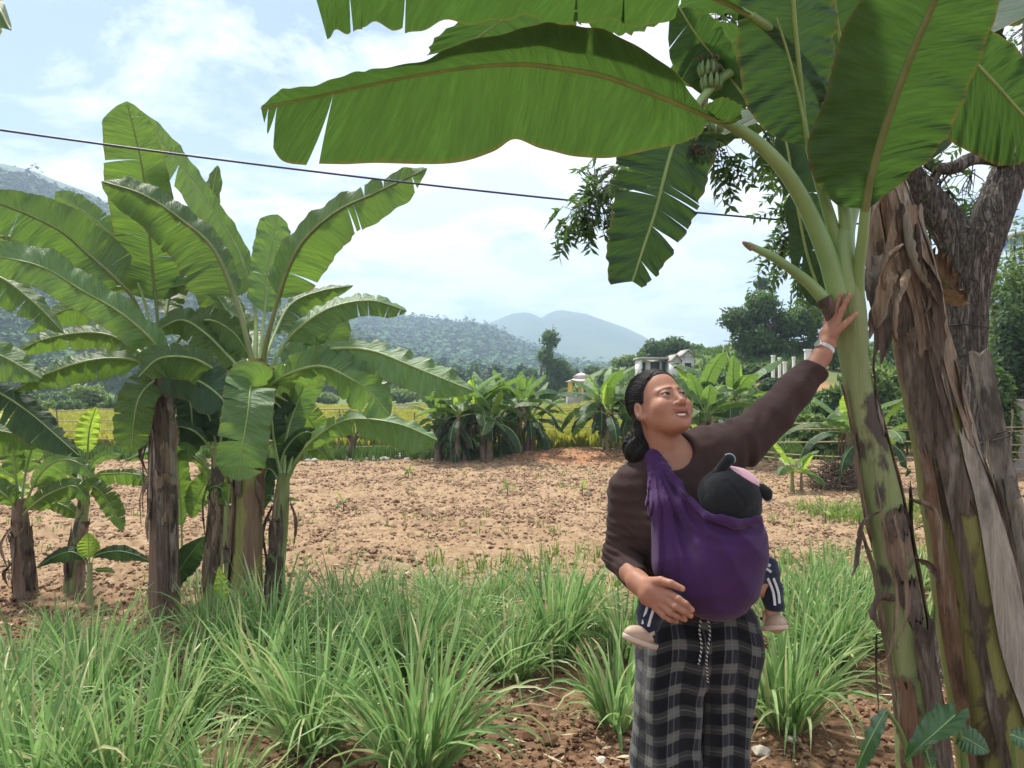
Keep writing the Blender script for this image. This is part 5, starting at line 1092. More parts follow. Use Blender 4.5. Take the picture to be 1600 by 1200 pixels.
def blue_building():
    D = 22; k = D / FPX; X = lambda px: (px - 800) * k; z0 = P(0, 500, D).z; z1 = P(0, 368, D).z; g = groundz(X(1640), D); root = empty('blue_building', (X(1640), D, g), 'corner of a pale blue building at the right edge', 'building')
    mb = MB(); box(mb, (X(1650), D + 1, (g + z1) / 2), (112 * k, 2, z1 - g)); mb.build('wall', M['blue_wall'], root); mb = MB(); box(mb, (X(1650), D + 1, z1 + .05), (122 * k, 2.4, .1)); mb.build('roof', M['tile_grey'], root)
    mb = MB(); box(mb, (X(1600), D - .03, P(0, 396, D).z), (9 * k, .06, 26 * k)); mb.build('window', M['white_wall'], root)
blue_building()
def concrete_wall():
    D = 13.0; k = D / FPX; x0 = (1562 - 800) * k; g = groundz(x0 + .6, D); z1 = P(0, 628, D).z; root = None; mb = MB(); box(mb, (x0 + 1.0, D, (g + z1) / 2 - .1), (2.0, .2, z1 - g + .2)); box(mb, (x0 + 1.0, D, z1 + .02), (2.06, .24, .04)); o = mb.build('concrete_wall', M['concrete'], smooth_=False); tag(o, 'rough grey concrete wall at the right edge behind the leaning plank', 'wall')
concrete_wall()
# ---------------------------------------------------------------- the banana plant the woman holds
DN = 2.42
N_ = plant_root(1440, 1375, DN, 'near banana plant with pale green stem that the woman touches, huge leaves overhead')
cN, rN = stem_curve([(1455, 100, 1380), (1445, 88, 1240), (1436, 80, 1150), (1425, 72, 1060), (1410, 70, 960), (1397, 66, 880), (1378, 64, 780), (1362, 56, 700), (1345, 48, 620), (1334, 48, 560), (1328, 54, 500), (1323, 50, 450), (1320, 36, 415)], DN, 60); rN = rN * np.interp(np.linspace(0, 1, 60), [0, .6, 1], [.90, .86, 1])
near_stem = stem(N_, cN, rN, 'stem_green', 33, 40, .045)
def nsheath(t0, t1, ang, w, mat, sd, **k): return sheath(N_, cN, rN, t0, t1, ang, w, mat, sd, **k)
nsheath(.00, .26, 2.3, 1.0, 'sheath_red', 1, flare=.1, curl=.2); nsheath(.02, .33, .9, 1.3, 'sheath_dark', 2, flare=.35, curl=.7); nsheath(.20, .50, .45, .8, 'sheath_dark', 3, flare=.4, curl=.8)
nsheath(.30, .72, .25, .55, 'sheath_red', 4, flare=.1, curl=.7); nsheath(.18, .46, 2.75, .35, 'sheath', 5, flare=.3, curl=.9); nsheath(.45, .70, 2.95, .3, 'sheath', 6, flare=.2, curl=.8)
nsheath(.455, .49, 1.5, 1.9, 'sheath_dark', 7, flare=.05, curl=.2); nsheath(.0, .10, 2.2, 1.1, 'sheath_grey', 8, flare=.3); nsheath(.33, .40, 1.4, 1.3, 'sheath_dark', 9, curl=.1, flare=.1); nsheath(.60, .66, .9, .6, 'sheath_dark', 10, curl=.2, flare=.0)
for k, (pts, w, mt) in enumerate([
    ([(1376, 800, -.05), (1352, 815, -.07), (1343, 850, -.07), (1338, 880, -.07), (1331, 900, -.07)], .010, 'sheath_dark'),
    ([(1366, 740, -.06), (1385, 850, -.09), (1400, 930, -.10), (1395, 1000, -.1), (1384, 1040, -.1)], .007, 'sheath'),
    ([(1396, 800, -.06), (1412, 870, -.10), (1416, 960, -.10), (1398, 1010, -.1)], .006, 'sheath'),
    ([(1420, 780, -.04), (1462, 800, -.06), (1472, 870, -.05), (1476, 960, -.04)], .009, 'sheath'),
    ([(1398, 940, -.05), (1378, 938, -.08), (1368, 956, -.09), (1376, 984, -.08)], .024, 'sheath_dark'),
    ([(1430, 870, -.05), (1450, 880, -.07), (1462, 900, -.05), (1468, 910, -.03)], .012, 'sheath_dark'),
    ([(1370, 990, .0), (1369, 1060, .0), (1376, 1150, .0)], .004, 'sheath_dark'),
    ([(1430, 960, -.06), (1440, 1020, -.1), (1452, 1080, -.09), (1448, 1130, -.09)], .012, 'sheath_dark')]):
    strip(N_, [Pn(a, b, DN + c) for a, b, c in pts], w, mt, 60 + k)
# the great leaf reaching left over the picture
leaf3(N_, [(1110, 183, 2.25), (1075, 168, 2.22), (1030, 150, 2.2), (945, 119, 2.17), (860, 104, 2.14), (805, 100, 2.12), (730, 105, 2.08), (640, 119, 2.04), (560, 136, 2.0), (490, 151, 1.97), (440, 162, 1.95), (408, 170, 1.93)],
      [(1118, 182, 2.2), (1105, 172, 2.18), (1088, 158, 2.15), (1040, 100, 2.05), (965, 56, 1.98), (905, 40, 1.95), (860, 37, 1.93), (805, 46, 1.9), (722, 69, 1.88), (660, 93, 1.88), (590, 109, 1.88), (555, 111, 1.88), (505, 131, 1.88), (455, 136, 1.88), (430, 147, 1.9), (408, 166, 1.92)][::1],
      [(1108, 188, 2.27), (1102, 200, 2.3), (1090, 215, 2.33), (1050, 232, 2.36), (960, 249, 2.36), (900, 248, 2.34), (850, 237, 2.32), (806, 221, 2.3), (770, 243, 2.28), (700, 258, 2.22), (610, 258, 2.16), (540, 258, 2.1), (475, 257, 2.05), (440, 250, 2.02), (420, 215, 1.98), (410, 178, 1.95)],
      stalk=[(1312, 470, DN - .02), (1296, 410, DN - .03), (1270, 345, 2.38), (1235, 280, 2.34), (1190, 228, 2.3), (1140, 194, 2.27), (1108, 182, 2.25)], stalk_r=(.034, .013), cutsB=[.775, .925, .965], seed=208, gap=.9, wave=.003, r0=.013, r1=.004, nu=200, nv=16)
# curled lobe at the base of that leaf
leaf3(N_, [(1112, 186, 2.25), (1135, 190, 2.24), (1158, 178, 2.2)], [(1100, 165, 2.2), (1130, 152, 2.14), (1160, 165, 2.15)], [(1118, 190, 2.26), (1140, 194, 2.24), (1160, 186, 2.2)], nu=20, nv=8, r0=.003, r1=.002, droop=.08, wave=.002, seed=3)
# leaf crossing the top edge
leaf3(N_, [(1175, 25, 2.2), (1110, -5, 2.1), (1000, -28, 2.0), (880, -36, 1.92), (760, -38, 1.85), (640, -32, 1.8), (560, -22, 1.78), (492, -8, 1.76)],
      [(1170, 10, 2.1), (1100, -60, 1.95), (1000, -110, 1.85), (880, -120, 1.78), (760, -118, 1.72), (640, -105, 1.68), (560, -80, 1.66), (492, -12, 1.75)],
      [(1150, 32, 2.22), (1100, 22, 2.25), (1000, 34, 2.2), (880, 30, 2.12), (760, 24, 2.05), (640, 44, 1.98), (560, 46, 1.93), (512, 64, 1.9)],
      stalk=[(1325, 450, DN), (1322, 350, DN - .03), (1300, 200, 2.38), (1245, 80, 2.32), (1175, 25, 2.2)], stalk_r=(.024, .013), tears=(3, 6), seed=212, gap=.12, r0=.012, ragged=.03)
# broad dark leaf seen face on, in the centre of the crown
leaf3(N_, [(1263, 232, 2.36), (1256, 180, 2.33), (1250, 120, 2.29), (1243, 50, 2.24), (1236, -30, 2.18), (1226, -120, 2.1), (1215, -220, 2.0)],
      [(1258, 229, 2.37), (1212, 214, 2.36), (1170, 172, 2.33), (1154, 100, 2.28), (1153, 10, 2.2), (1165, -100, 2.1), (1212, -222, 2.0)],
      [(1268, 232, 2.36), (1284, 195, 2.36), (1298, 130, 2.34), (1306, 60, 2.3), (1305, -20, 2.24), (1290, -110, 2.14), (1217, -222, 2.0)],
      stalk=[(1330, 470, DN + .01), (1318, 420, DN), (1300, 350, 2.40), (1280, 285, 2.38), (1263, 228, 2.36)], stalk_r=(.026, .011), mat='leaf_dark', seed=215, r0=.010, r1=.006, droop=.05, rib='rib')
# the biggest leaf, its underside hanging over the stem
leaf3(N_, [(1352, 328, 2.30), (1359, 285, 2.26), (1374, 228, 2.21), (1396, 160, 2.14), (1428, 76, 2.05), (1460, 0, 1.97), (1488, -90, 1.88), (1505, -190, 1.8)],
      [(1346, 327, 2.30), (1306, 318, 2.31), (1274, 283, 2.30), (1262, 228, 2.26), (1290, 150, 2.2), (1316, 50, 2.1), (1360, -20, 2.02), (1420, -110, 1.9), (1500, -192, 1.8)],
      [(1356, 327, 2.29), (1400, 292, 2.26), (1452, 248, 2.2), (1484, 206, 2.15), (1508, 150, 2.08), (1536, 80, 2.0), (1562, 0, 1.92), (1568, -90, 1.85), (1510, -192, 1.8)],
      stalk=[(1348, 540, DN + .02), (1342, 470, DN - .02), (1342, 420, 2.37), (1348, 370, 2.33), (1352, 325, 2.30)], stalk_r=(.020, .015), seed=217, r0=.016, r1=.007, droop=.06, rib='rib_dark')
# pale rolled leaf shaft between the stalks, and the narrow one on the dark leaf
mb = MB(); tube(mb, cr([Pn(1328, 520, DN), Pn(1322, 440, DN - .02), Pn(1320, 370, DN - .02), Pn(1330, 325, DN), Pn(1340, 290, DN + .05)], 24), np.linspace(.036, .022, 24), 14); mb.build('rolled_leaf', M['petiole'], N_)
mb = MB(); tube(mb, cr([Pn(1262, 215, 2.31), Pn(1248, 150, 2.29), Pn(1230, 80, 2.25), Pn(1213, 28, 2.2)], 20), np.linspace(.006, .003, 20), 6); mb.build('leaf_thread', M['rib'], N_)
# cut stalk stub pointing left
mb = MB(); tube(mb, cr([Pn(1300, 490, DN - .03), Pn(1285, 465, DN - .04), Pn(1255, 435, DN - .05), Pn(1210, 403, DN - .06), Pn(1168, 382, DN - .07)], 24), np.linspace(.024, .010, 24), 12); o = mb.build('cut_leaf_stalk', M['petiole'], N_); o['label'] = 'cut leaf stalk with a dry brown tip'
mb = MB(); tube(mb, cr([Pn(1176, 388, DN - .07), Pn(1168, 383, DN - .07), Pn(1160, 378, DN - .07)], 8), [.0115, .0112, .011, .010, .0095, .008, .006, .003], 10); sub(mb.build('dry_tip', M['sheath']), o, N_)
mb = MB(); tube(mb, cr([Pn(1300, 500, DN - .035), Pn(1293, 478, DN - .045), Pn(1286, 466, DN - .045)], 8), np.linspace(.018, .026, 8), 10); sub(mb.build('dry_base', M['sheath_dark']), o, N_)
# leaf torn and drooping at the right edge
leaf3(N_, [(1440, 60, 2.45), (1500, 78, 2.5), (1545, 120, 2.52), (1590, 170, 2.54), (1650, 235, 2.56)], [(1440, 50, 2.42), (1510, 40, 2.44), (1570, 60, 2.46), (1625, 125, 2.5), (1660, 235, 2.56)], [(1440, 75, 2.5), (1470, 200, 2.6), (1530, 245, 2.62), (1575, 260, 2.62), (1640, 240, 2.58)], tears=(1, 2), seed=226, gap=.35, mat='leaf_big', r0=.010, rib='rib')

# ---------------------------------------------------------------- the old dry banana plant behind it
DO = 2.78
O_ = plant_root(1570, 1269, DO, 'thick old banana plant with dry peeling brown stem, right of the held plant')
cO, rO = stem_curve([(1590, 150, 1300), (1572, 138, 1200), (1550, 128, 1095), (1530, 124, 990), (1514, 118, 885), (1490, 104, 765), (1473, 90, 695), (1446, 82, 590), (1428, 82, 500), (1408, 86, 415), (1392, 76, 350), (1380, 60, 290), (1372, 50, 240)], DO, 60); rO = rO * .93
stem(O_, cO, rO, 'stem_yellow', 35, 44, .05)
def osheath(t0, t1, ang, w, mat, sd, **k): return sheath(O_, cO, rO, t0, t1, ang, w, mat, sd, **k)
osheath(.0, .52, 1.08, 1.25, 'sheath_grey', 1, flare=.05, curl=.25); osheath(.0, .60, .2, .8, 'sheath', 2, flare=.1, curl=.5); osheath(.0, .42, .55, .25, 'sheath_dark', 22, off=1.16, flare=.05, curl=.5); osheath(.0, .5, 2.75, .5, 'sheath_red', 3, flare=.05, curl=.6)
osheath(.0, .52, 1.98, .30, 'sheath_dark', 4, off=1.10, curl=.1, flare=0); osheath(.40, .78, 1.9, 1.5, 'sheath_dark', 5, off=1.03, flare=.1, curl=.3); osheath(.50, .86, .9, 1.4, 'sheath', 6, flare=.25, curl=.6)
osheath(.62, .95, 1.7, 1.6, 'sheath', 7, flare=.1, curl=.5); osheath(.66, 1.0, .7, 1.2, 'sheath_dark', 8, flare=.2, curl=.8); osheath(.70, .99, 2.6, .9, 'sheath', 9, flare=.2, curl=.8); osheath(.78, 1.0, 1.3, .8, 'sheath_grey', 10, flare=.2, curl=.6)
osheath(.32, .58, .45, .9, 'sheath_dark', 11, off=1.09, flare=.3, curl=.7); osheath(.45, .66, 2.6, .8, 'sheath_dark', 12, flare=.15, curl=.4); osheath(.55, .74, 1.35, .7, 'sheath_grey', 13, off=1.08, flare=.2, curl=.8)
osheath(.5, .85, 1.7, .35, 'sheath_dark', 14, off=1.1); osheath(.72, .92, 2.1, .4, 'sheath_red', 15, off=1.12, flare=.3)
for k, (pts, w, mt) in enumerate([
    ([(1372, 400, -.1), (1366, 450, -.14), (1368, 510, -.15), (1362, 580, -.15)], .034, 'sheath_dark'),
    ([(1385, 470, -.1), (1390, 510, -.15), (1382, 540, -.15), (1376, 568, -.15)], .022, 'sheath_dark'),
    ([(1400, 400, -.12), (1384, 430, -.16), (1372, 490, -.16), (1358, 530, -.15)], .03, 'sheath'),
    ([(1420, 420, -.13), (1398, 470, -.17), (1395, 520, -.17), (1404, 545, -.16)], .016, 'sheath'),
    ([(1408, 320, -.1), (1420, 400, -.13), (1446, 450, -.13), (1470, 480, -.12)], .026, 'sheath_grey'),
    ([(1440, 400, -.1), (1462, 450, -.12), (1468, 520, -.12), (1470, 590, -.1)], .020, 'sheath_dark'),
    ([(1380, 300, -.1), (1362, 360, -.12), (1360, 430, -.12), (1356, 470, -.12)], .022, 'sheath'),
    ([(1395, 330, -.12), (1388, 390, -.15), (1402, 450, -.15), (1392, 480, -.14)], .018, 'sheath'),
    ([(1430, 350, -.1), (1436, 420, -.14), (1450, 470, -.12), (1440, 500, -.12)], .016, 'sheath_dark'),
    ([(1410, 380, -.14), (1384, 400, -.17), (1378, 440, -.17), (1388, 470, -.16)], .010, 'sheath'),
    ([(1590, 780, .0), (1612, 820, 0), (1618, 880, 0), (1640, 960, 0)], .02, 'sheath_grey')]):
    strip(O_, [Pn(a, b, DO + c) for a, b, c in pts], w, mt, 90 + k)
# dead brown leaf hanging to the right of the old stem
M['dead_leaf'] = sheath_mat('dead_leaf', (0.24, 0.16, 0.12), (0.48, 0.37, 0.28), .7)
leaf3(O_, [(1442, 400, 2.9), (1465, 425, 2.92), (1485, 450, 2.94), (1510, 470, 2.95)], [(1442, 395, 2.88), (1470, 392, 2.85), (1488, 412, 2.86), (1512, 468, 2.92)], [(1442, 410, 2.92), (1452, 445, 2.97), (1470, 465, 3.0), (1492, 474, 3.0)], mat='dead_leaf', nu=24, nv=8, seed=230, r0=.006, r1=.003, rib='rib_dark', droop=.25, wave=.02, pname='dead_leaf')
leaf3(O_, [(1462, 466, 2.96), (1478, 462, 2.93), (1500, 470, 2.95), (1514, 475, 2.97)], [(1465, 458, 2.9), (1480, 450, 2.88), (1502, 460, 2.9), (1515, 474, 2.97)], [(1462, 474, 2.98), (1478, 476, 2.98), (1495, 478, 2.98), (1513, 477, 2.98)], mat='dead_leaf', nu=12, nv=4, seed=231, r0=.004, r1=.003, rib='rib_dark', pname='dead_leaf')
# its leaves and the hanging torn leaf with the bunch
leaf3(O_, [(1075, 190, 2.95), (1052, 228, 2.93), (1038, 275, 2.9), (1024, 330, 2.88), (1006, 385, 2.86), (988, 440, 2.85)],
      [(1080, 188, 2.97), (1126, 215, 3.0), (1108, 290, 3.0), (1088, 340, 2.97), (1062, 385, 2.93), (1030, 430, 2.9), (1004, 450, 2.87)],
      [(1068, 190, 2.9), (985, 215, 2.86), (958, 250, 2.82), (953, 320, 2.8), (944, 385, 2.8), (950, 446, 2.82)],
      tears=(9, 3), seed=241, gap=.5, mat='leaf_dark', r0=.011, ragged=.06, droop=.03,
      stalk=[(1376, 300, DO), (1330, 190, 2.85), (1240, 110, 2.95), (1150, 110, 2.98), (1100, 150, 2.97), (1075, 192, 2.95)], stalk_r=(.03, .012))
leaf3(O_, [(1158, 60, 3.1), (1120, 80, 3.1), (1080, 100, 3.1), (1040, 130, 3.1)], [(1158, 40, 3.05), (1115, 35, 3.0), (1070, 65, 3.0), (1038, 125, 3.08)], [(1160, 90, 3.15), (1130, 120, 3.2), (1090, 135, 3.2), (1045, 134, 3.12)], seed=243, mat='leaf_big', nu=20, nv=6, r0=.008)
leaf3(O_, [(1170, 160, 3.0), (1120, 95, 3.0), (1085, 50, 2.95), (1060, 10, 2.9)], [(1165, 170, 3.0), (1100, 150, 3.05), (1050, 100, 3.0), (1045, 20, 2.92)], [(1175, 150, 3.0), (1150, 90, 2.9), (1120, 30, 2.88), (1065, 5, 2.9)], seed=244, mat='leaf_big', nu=20, nv=6, r0=.008, tears=(2, 2))
leaf3(O_, [(900, -40, 3.0), (860, -12, 3.0), (800, 22, 2.98), (760, 48, 2.96), (725, 75, 2.95)], [(910, -30, 3.05), (900, 40, 3.1), (880, 60, 3.1), (820, 75, 3.05), (735, 82, 2.96)], [(890, -50, 2.95), (790, 5, 2.9), (725, 30, 2.88), (680, 60, 2.88), (668, 88, 2.9)], seed=245, mat='leaf_big', nu=24, nv=6, r0=.010, rib='rib')
leaf3(O_, [(1060, -20, 3.0), (1000, 0, 3.0), (940, 12, 3.0), (880, 20, 3.0)], [(1055, -30, 2.95), (1000, -30, 2.95), (940, -20, 2.95), (885, 0, 2.97)], [(1060, 20, 3.05), (1000, 48, 3.1), (950, 52, 3.1), (890, 30, 3.05)], seed=246, mat='leaf_big', nu=24, nv=6, r0=.010, tears=(0, 3))
leaf3(O_, [(1290, 480, 2.95), (1262, 400, 2.95), (1242, 300, 2.92), (1230, 230, 2.9), (1218, 180, 2.88)], [(1280, 485, 2.95), (1250, 460, 3.0), (1225, 330, 2.98), (1212, 230, 2.95), (1212, 180, 2.88)], [(1300, 470, 2.95), (1300, 400, 2.9), (1285, 300, 2.88), (1270, 210, 2.87), (1222, 178, 2.88)], seed=247, mat='leaf_dark', nu=30, nv=6, r0=.008, tears=(4, 3), ragged=.05, gap=.45)
leaf3(O_, [(1380, 280, DO), (1345, 220, 2.8), (1320, 100, 2.7), (1305, 10, 2.6), (1300, -80, 2.5)], [(1375, 285, DO), (1330, 240, 2.85), (1285, 110, 2.75), (1268, 10, 2.65), (1290, -82, 2.5)], [(1390, 275, DO), (1380, 200, 2.8), (1375, 90, 2.7), (1365, 10, 2.6), (1310, -82, 2.5)], seed=248, mat='leaf_dark', nu=30, nv=6, r0=.012, tears=(1, 1), rib='rib')
leaf3(O_, [(1385, 270, DO), (1440, 180, 2.9), (1500, 60, 3.0), (1560, -20, 3.1)], [(1380, 265, DO), (1420, 120, 2.9), (1470, 10, 3.0), (1550, -30, 3.1)], [(1392, 280, DO), (1480, 230, 2.95), (1560, 100, 3.05), (1575, -10, 3.1)], seed=249, mat='leaf_dark', nu=30, nv=6, r0=.012, tears=(1, 2), rib='rib_dark')
def leaf_up(az, el, L_, W_, arch, sd, mt='leaf_dark'):
    auto_leaf(O_, cO[-1], az, el, L_, W_, arch, sd, mt, 4, .25, .02, .5, nu=30, nv=5)
leaf_up(R(20), R(60), 1.9, .26, R(80), 301); leaf_up(R(80), R(70), 1.9, .26, R(70), 302); leaf_up(R(120), R(40), 1.7, .25, R(80), 303)

# bunch of green bananas
def bunch():
    D = 2.98; M['fruit'] = simple('green_banana_skin', (0.14, 0.22, 0.075), .45, .12, 20, .1); root = empty('banana_bunch', tuple(Pn(1108, 130, D)), 'bunch of unripe green bananas with black flower tips under the leaves', 'bananas')
    mb = MB(); tube(mb, cr([Pn(1150, 95, 2.99), Pn(1120, 90, D), Pn(1106, 130, D), Pn(1096, 190, D), Pn(1078, 236, D)], 20), np.linspace(.018, .010, 20), 8); adopt(mb.build('fruit_stalk', M['rib_dark']), root)
    rs_ = np.random.RandomState(4); dark = M['sheath_dark']
    for tier, (cx, cy, n, R_) in enumerate([(1112, 138, 10, .030), (1106, 118, 9, .027), (1118, 205, 6, .022)]):
        for i in range(n):
            a = i / n * 6.28 + tier; c0 = Pn(cx, cy, D); o_ = np.array((math.cos(a), math.sin(a), 0)); l = .050 if tier < 2 else .036
            p = [c0 + o_ * .012, c0 + o_ * R_ + (0, 0, .004), c0 + o_ * R_ * 1.25 + (0, 0, l * .55), c0 + o_ * R_ * 1.1 + (0, 0, l)]
            mb = MB(); tube(mb, cr(p, 12), [.004, .006, .0078, .0088, .0095, .0098, .0095, .009, .0083, .007, .0055, .004], 7); f = mb.build('banana', M['fruit']); adopt(f, root)
            mb = MB(); e = p[3]; tube(mb, [e, e + o_ * .004 + (0, 0, .008), e + o_ * .010 + rs_.normal(0, .004, 3) + (0, 0, .018)], [.004, .004, .006], 5, lump=.4, seed=i); sub(mb.build('flower_tip', dark), f, root)
    mb = MB()
    for i in range(70): p = Pn(1080, 232, D) + rs_.normal(0, .022, 3) * (1.2, 1, .8); q = p + rs_.normal(0, .012, 3) - (0, 0, .02); tube(mb, [p, (p + q) / 2 + rs_.normal(0, .006, 3), q], [.003, .0045, .002], 4, cap=False)
    wf = adopt(mb.build('withered_flowers', dark), root); wf['kind'] = 'stuff'
bunch()

# ---------------------------------------------------------------- the grey forked tree
def bark_mat():
    t = NT('furrowed_bark'); g = t.pos((1, 1, 0.13)); f = t.noise(g, 34, 5, .62, .9); n_ = t.noise(t.pos((1, 1, .6)), 60, 5, .7); k = t.noise(t.pos(), 4, 4, .6); rd = t.math('ABSOLUTE', t.math('SUBTRACT', f, .5))
    c = t.mix(t.mr(rd, 0, .11), (0.055, 0.048, 0.042), (0.23, 0.21, 0.185)); c = t.mix(t.mr(n_, .45, .7, 0, .6), c, (0.34, 0.32, 0.28)); c = t.mix(t.mr(k, .55, .65, 0, .4), c, (0.11, 0.13, 0.08))
    return t.done(t.bsdf(c, .95, t.bump(t.math('ADD', t.mr(rd, 0, .12), t.math('MULTIPLY', n_, .4)), 1.0, .018), .1))
M['bark'] = bark_mat()
def fine_leaf_mat():
    t = NT('compound_leaflets'); r_ = t.n('ShaderNodeNewGeometry').outputs['Random Per Island']; return t.done(t.leafy(t.mix(r_, (0.035, 0.08, 0.025), (0.10, 0.18, 0.045)), (0.12, 0.24, 0.04), .35, .45))
M['leaflet'] = fine_leaf_mat()
def forked_tree():
    D = 4.0; root = empty('forked_tree', tuple(Pn(1508, 1060, D) * (1, 1, 0)), 'grey furrowed tree forking in two behind the old banana stem', 'tree'); mb = MB()
    def limb(pts, dd=0, seg=16): 
        c, r = stem_curve(pts, D + dd, 40); n_ = vnoise(np.stack([c[:, 0] * 9, c[:, 1] * 9, c[:, 2] * 5], -1), 2); tube(mb, c, r * (1 + .06 * n_), seg, lump=.03, seed=len(pts)); return c
    limb([(1500, 96, 1090), (1502, 78, 1000), (1503, 70, 860), (1503, 66, 700), (1506, 66, 560), (1510, 68, 460), (1513, 84, 400), (1522, 88, 372)])
    limb([(1512, 60, 420), (1493, 58, 372), (1462, 48, 325), (1428, 44, 285), (1400, 40, 245), (1380, 36, 190), (1360, 30, 100), (1350, 26, 0), (1340, 20, -120)])
    limb([(1518, 62, 420), (1542, 60, 360), (1565, 56, 300), (1590, 54, 240), (1612, 50, 170), (1622, 46, 90), (1625, 42, 0), (1628, 36, -120)])
    limb([(1595, 26, 262), (1560, 22, 250), (1520, 20, 248), (1490, 20, 262), (1462, 18, 262), (1445, 12, 250), (1430, 8, 225)], -.05, 10)
    limb([(1470, 14, 262), (1458, 10, 285), (1450, 6, 300)], -.05, 8)
    rs_ = np.random.RandomState(12); ends = []
    def twig(a, b, r=.008):
        a, b = np.array(a), np.array(b); m_ = (a + b) / 2 + rs_.normal(0, .03, 3); tube(mb, cr([a, m_, b], 6), np.linspace(r, r * .3, 6), 5); return m_
    # leafy sprays: anchors (px, py, dd) with the spray radius in px
    sprays = [(1400, 240, 0, 40), (1450, 300, .2, 46), (1430, 350, .3, 40), (1470, 330, .3, 38), (1500, 290, .2, 36), (1425, 280, .1, 36), (1560, 210, .4, 40), (1575, 120, .3, 40), (1590, 60, .3, 40), (1545, 300, .5, 30), (1520, 340, .5, 30), (1480, 200, .4, 36),
              (935, 270, -.6, 30), (915, 320, -.6, 26), (905, 345, -.6, 22), (950, 330, -.55, 24), (940, 300, -.6, 26), (1130, 250, -.4, 22), (1180, 210, -.3, 26), (1215, 215, -.2, 18), (1235, 330, .1, 28), (1225, 390, .1, 26), (1240, 360, .1, 24), (1250, 420, .1, 20), (1130, 25, -.3, 30), (1120, 60, -.2, 26), (1240, 290, .1, 22), (1380, 380, .3, 22), (1400, 400, .3, 22)]
    V, F, n0 = [], [], 0; cc, dd_, nn = [], [], []
    # two long boughs carry the sprays on the far left
    b1 = limb([(1360, 26, 120), (1260, 20, 130), (1150, 16, 170), (1050, 13, 215), (960, 8, 262), (925, 5, 300)], -.3, 8); b2 = limb([(1345, 20, -20), (1250, 16, -30), (1160, 10, 0), (1125, 6, 30)], -.3, 8); b3 = limb([(1380, 22, 190), (1320, 16, 230), (1260, 12, 290), (1235, 6, 370), (1240, 4, 420)], .15, 8)
    allb = np.concatenate([b1, b2, b3, stem_curve([(1462, 9, 262), (1445, 9, 250), (1430, 8, 225)], D, 10)[0], stem_curve([(1400, 9, 245), (1380, 9, 190)], D, 10)[0], stem_curve([(1590, 9, 240), (1612, 9, 170), (1622, 9, 90), (1625, 9, 0)], D, 20)[0], stem_curve([(1560, 22, 250), (1520, 20, 248), (1490, 20, 262)], D, 12)[0]])
    for (px, py, dz, rad) in sprays:
        c0 = Pn(px, py, D + dz); j = np.argmin(np.linalg.norm(allb - c0, axis=1)); st = allb[j]
        for q in range(11):
            e = c0 + rs_.normal(0, .42, 3) * rad * D / FPX * (1, 1, 1); base = st + (c0 - st) * .5
            twig(st, base, .008) if q == 0 else None; twig(base, e, .004)
            # compound leaf: rachis with paired pointed leaflets
            d = e - base; d[2] -= .04; d /= np.linalg.norm(d) + 1e-9; L_ = rs_.uniform(.10, .19); sd = np.cross(d, rs_.normal(0, 1, 3)); sd /= np.linalg.norm(sd); tube(mb, [e, e + d * L_ + (0, 0, -.03)], [.002, .001], 4, cap=False)
            for s in np.linspace(.1, 1, 6):
                for g in (-1, 1):
                    p = e + d * L_ * s + np.array((0, 0, -.03)) * s * s; o_ = sd * g + d * .6 + rs_.normal(0, .25, 3) + (0, 0, -.35); o_ /= np.linalg.norm(o_); cc.append(p + o_ * .024); dd_.append(o_); nn.append(np.cross(o_, d) + rs_.normal(0, .3, 3))
    cc, dd_, nn = np.array(cc), np.array(dd_), np.array(nn); sd = np.cross(dd_, nn); sd /= np.linalg.norm(sd, axis=1)[:, None]; L_ = rs_.uniform(.022, .034, len(cc))[:, None]
    V = np.stack([cc - dd_ * L_, cc + sd * L_ * .36 - dd_ * L_ * .2, cc + dd_ * L_, cc - sd * L_ * .36 - dd_ * L_ * .2], 1).reshape(-1, 3); i = np.arange(len(cc))[:, None] * 4
    mb.build('trunk', M['bark'], root); adopt(link_mesh('crown', V, [i + np.array([[0, 1, 2, 3]])], M['leaflet'], None, False), root)
forked_tree()

# ---------------------------------------------------------------- leaning plank tied with wire
def plank():
    M['old_wood'] = sheath_mat('weathered_plank', (0.09, 0.075, 0.06), (0.24, 0.21, 0.17), .95); D = 3.3; root = empty('wooden_plank', tuple(Pn(1640, 1160, D)), 'weathered wooden plank leaning beside the grey tree, tied with wire', 'plank')
    n = 40; t = np.linspace(0, 1, n); c = np.stack([np.interp(t, [0, 1], [Pn(1645, 1163, D)[k], Pn(1532, 552, D + .25)[k]]) for k in range(3)], -1); w = np.interp(t, [0, .5, 1], [.060, .055, .042]) * (1 + .04 * np.random.RandomState(1).normal(0, 1, n)); mb = MB()
    T = c[-1] - c[0]; T /= np.linalg.norm(T); X = np.cross(T, (0, 1, 0)); X /= -np.linalg.norm(X); X *= np.sign(X[0]); Y = np.cross(T, X); rs_ = np.random.RandomState(5)
    prof = [(-1, -.35), (-.5, -.42), (0, -.38), (.5, -.45), (1, -.3), (1, .35), (-1, .35)]; k = len(prof); V = np.array([[c[i] + X * w[i] * (a + rs_.normal(0, .015)) + Y * w[i] * (b + rs_.normal(0, .02)) + (T * .02 * math.sin(a * 4) if i == n - 1 else 0) for a, b in prof] for i in range(n)]).reshape(-1, 3)
    F = [(i * k + j, i * k + (j + 1) % k, (i + 1) * k + (j + 1) % k, (i + 1) * k + j) for i in range(n - 1) for j in range(k)]; mb.add(V, F); mb.add(np.vstack([V[-k:], c[-1]]), [(j, (j + 1) % k, k) for j in range(k)]); mb.build('board', M['old_wood'], root, False)
    mb = MB(); c2 = c + np.array((0.0, -.04, 0)); s = slice(4, 27); tube(mb, c2[s] + X * .0, np.full(23, .028), 6, lump=.15); mb.build('split_batten', M['old_wood'], root, False)
    return root, c, X, Y
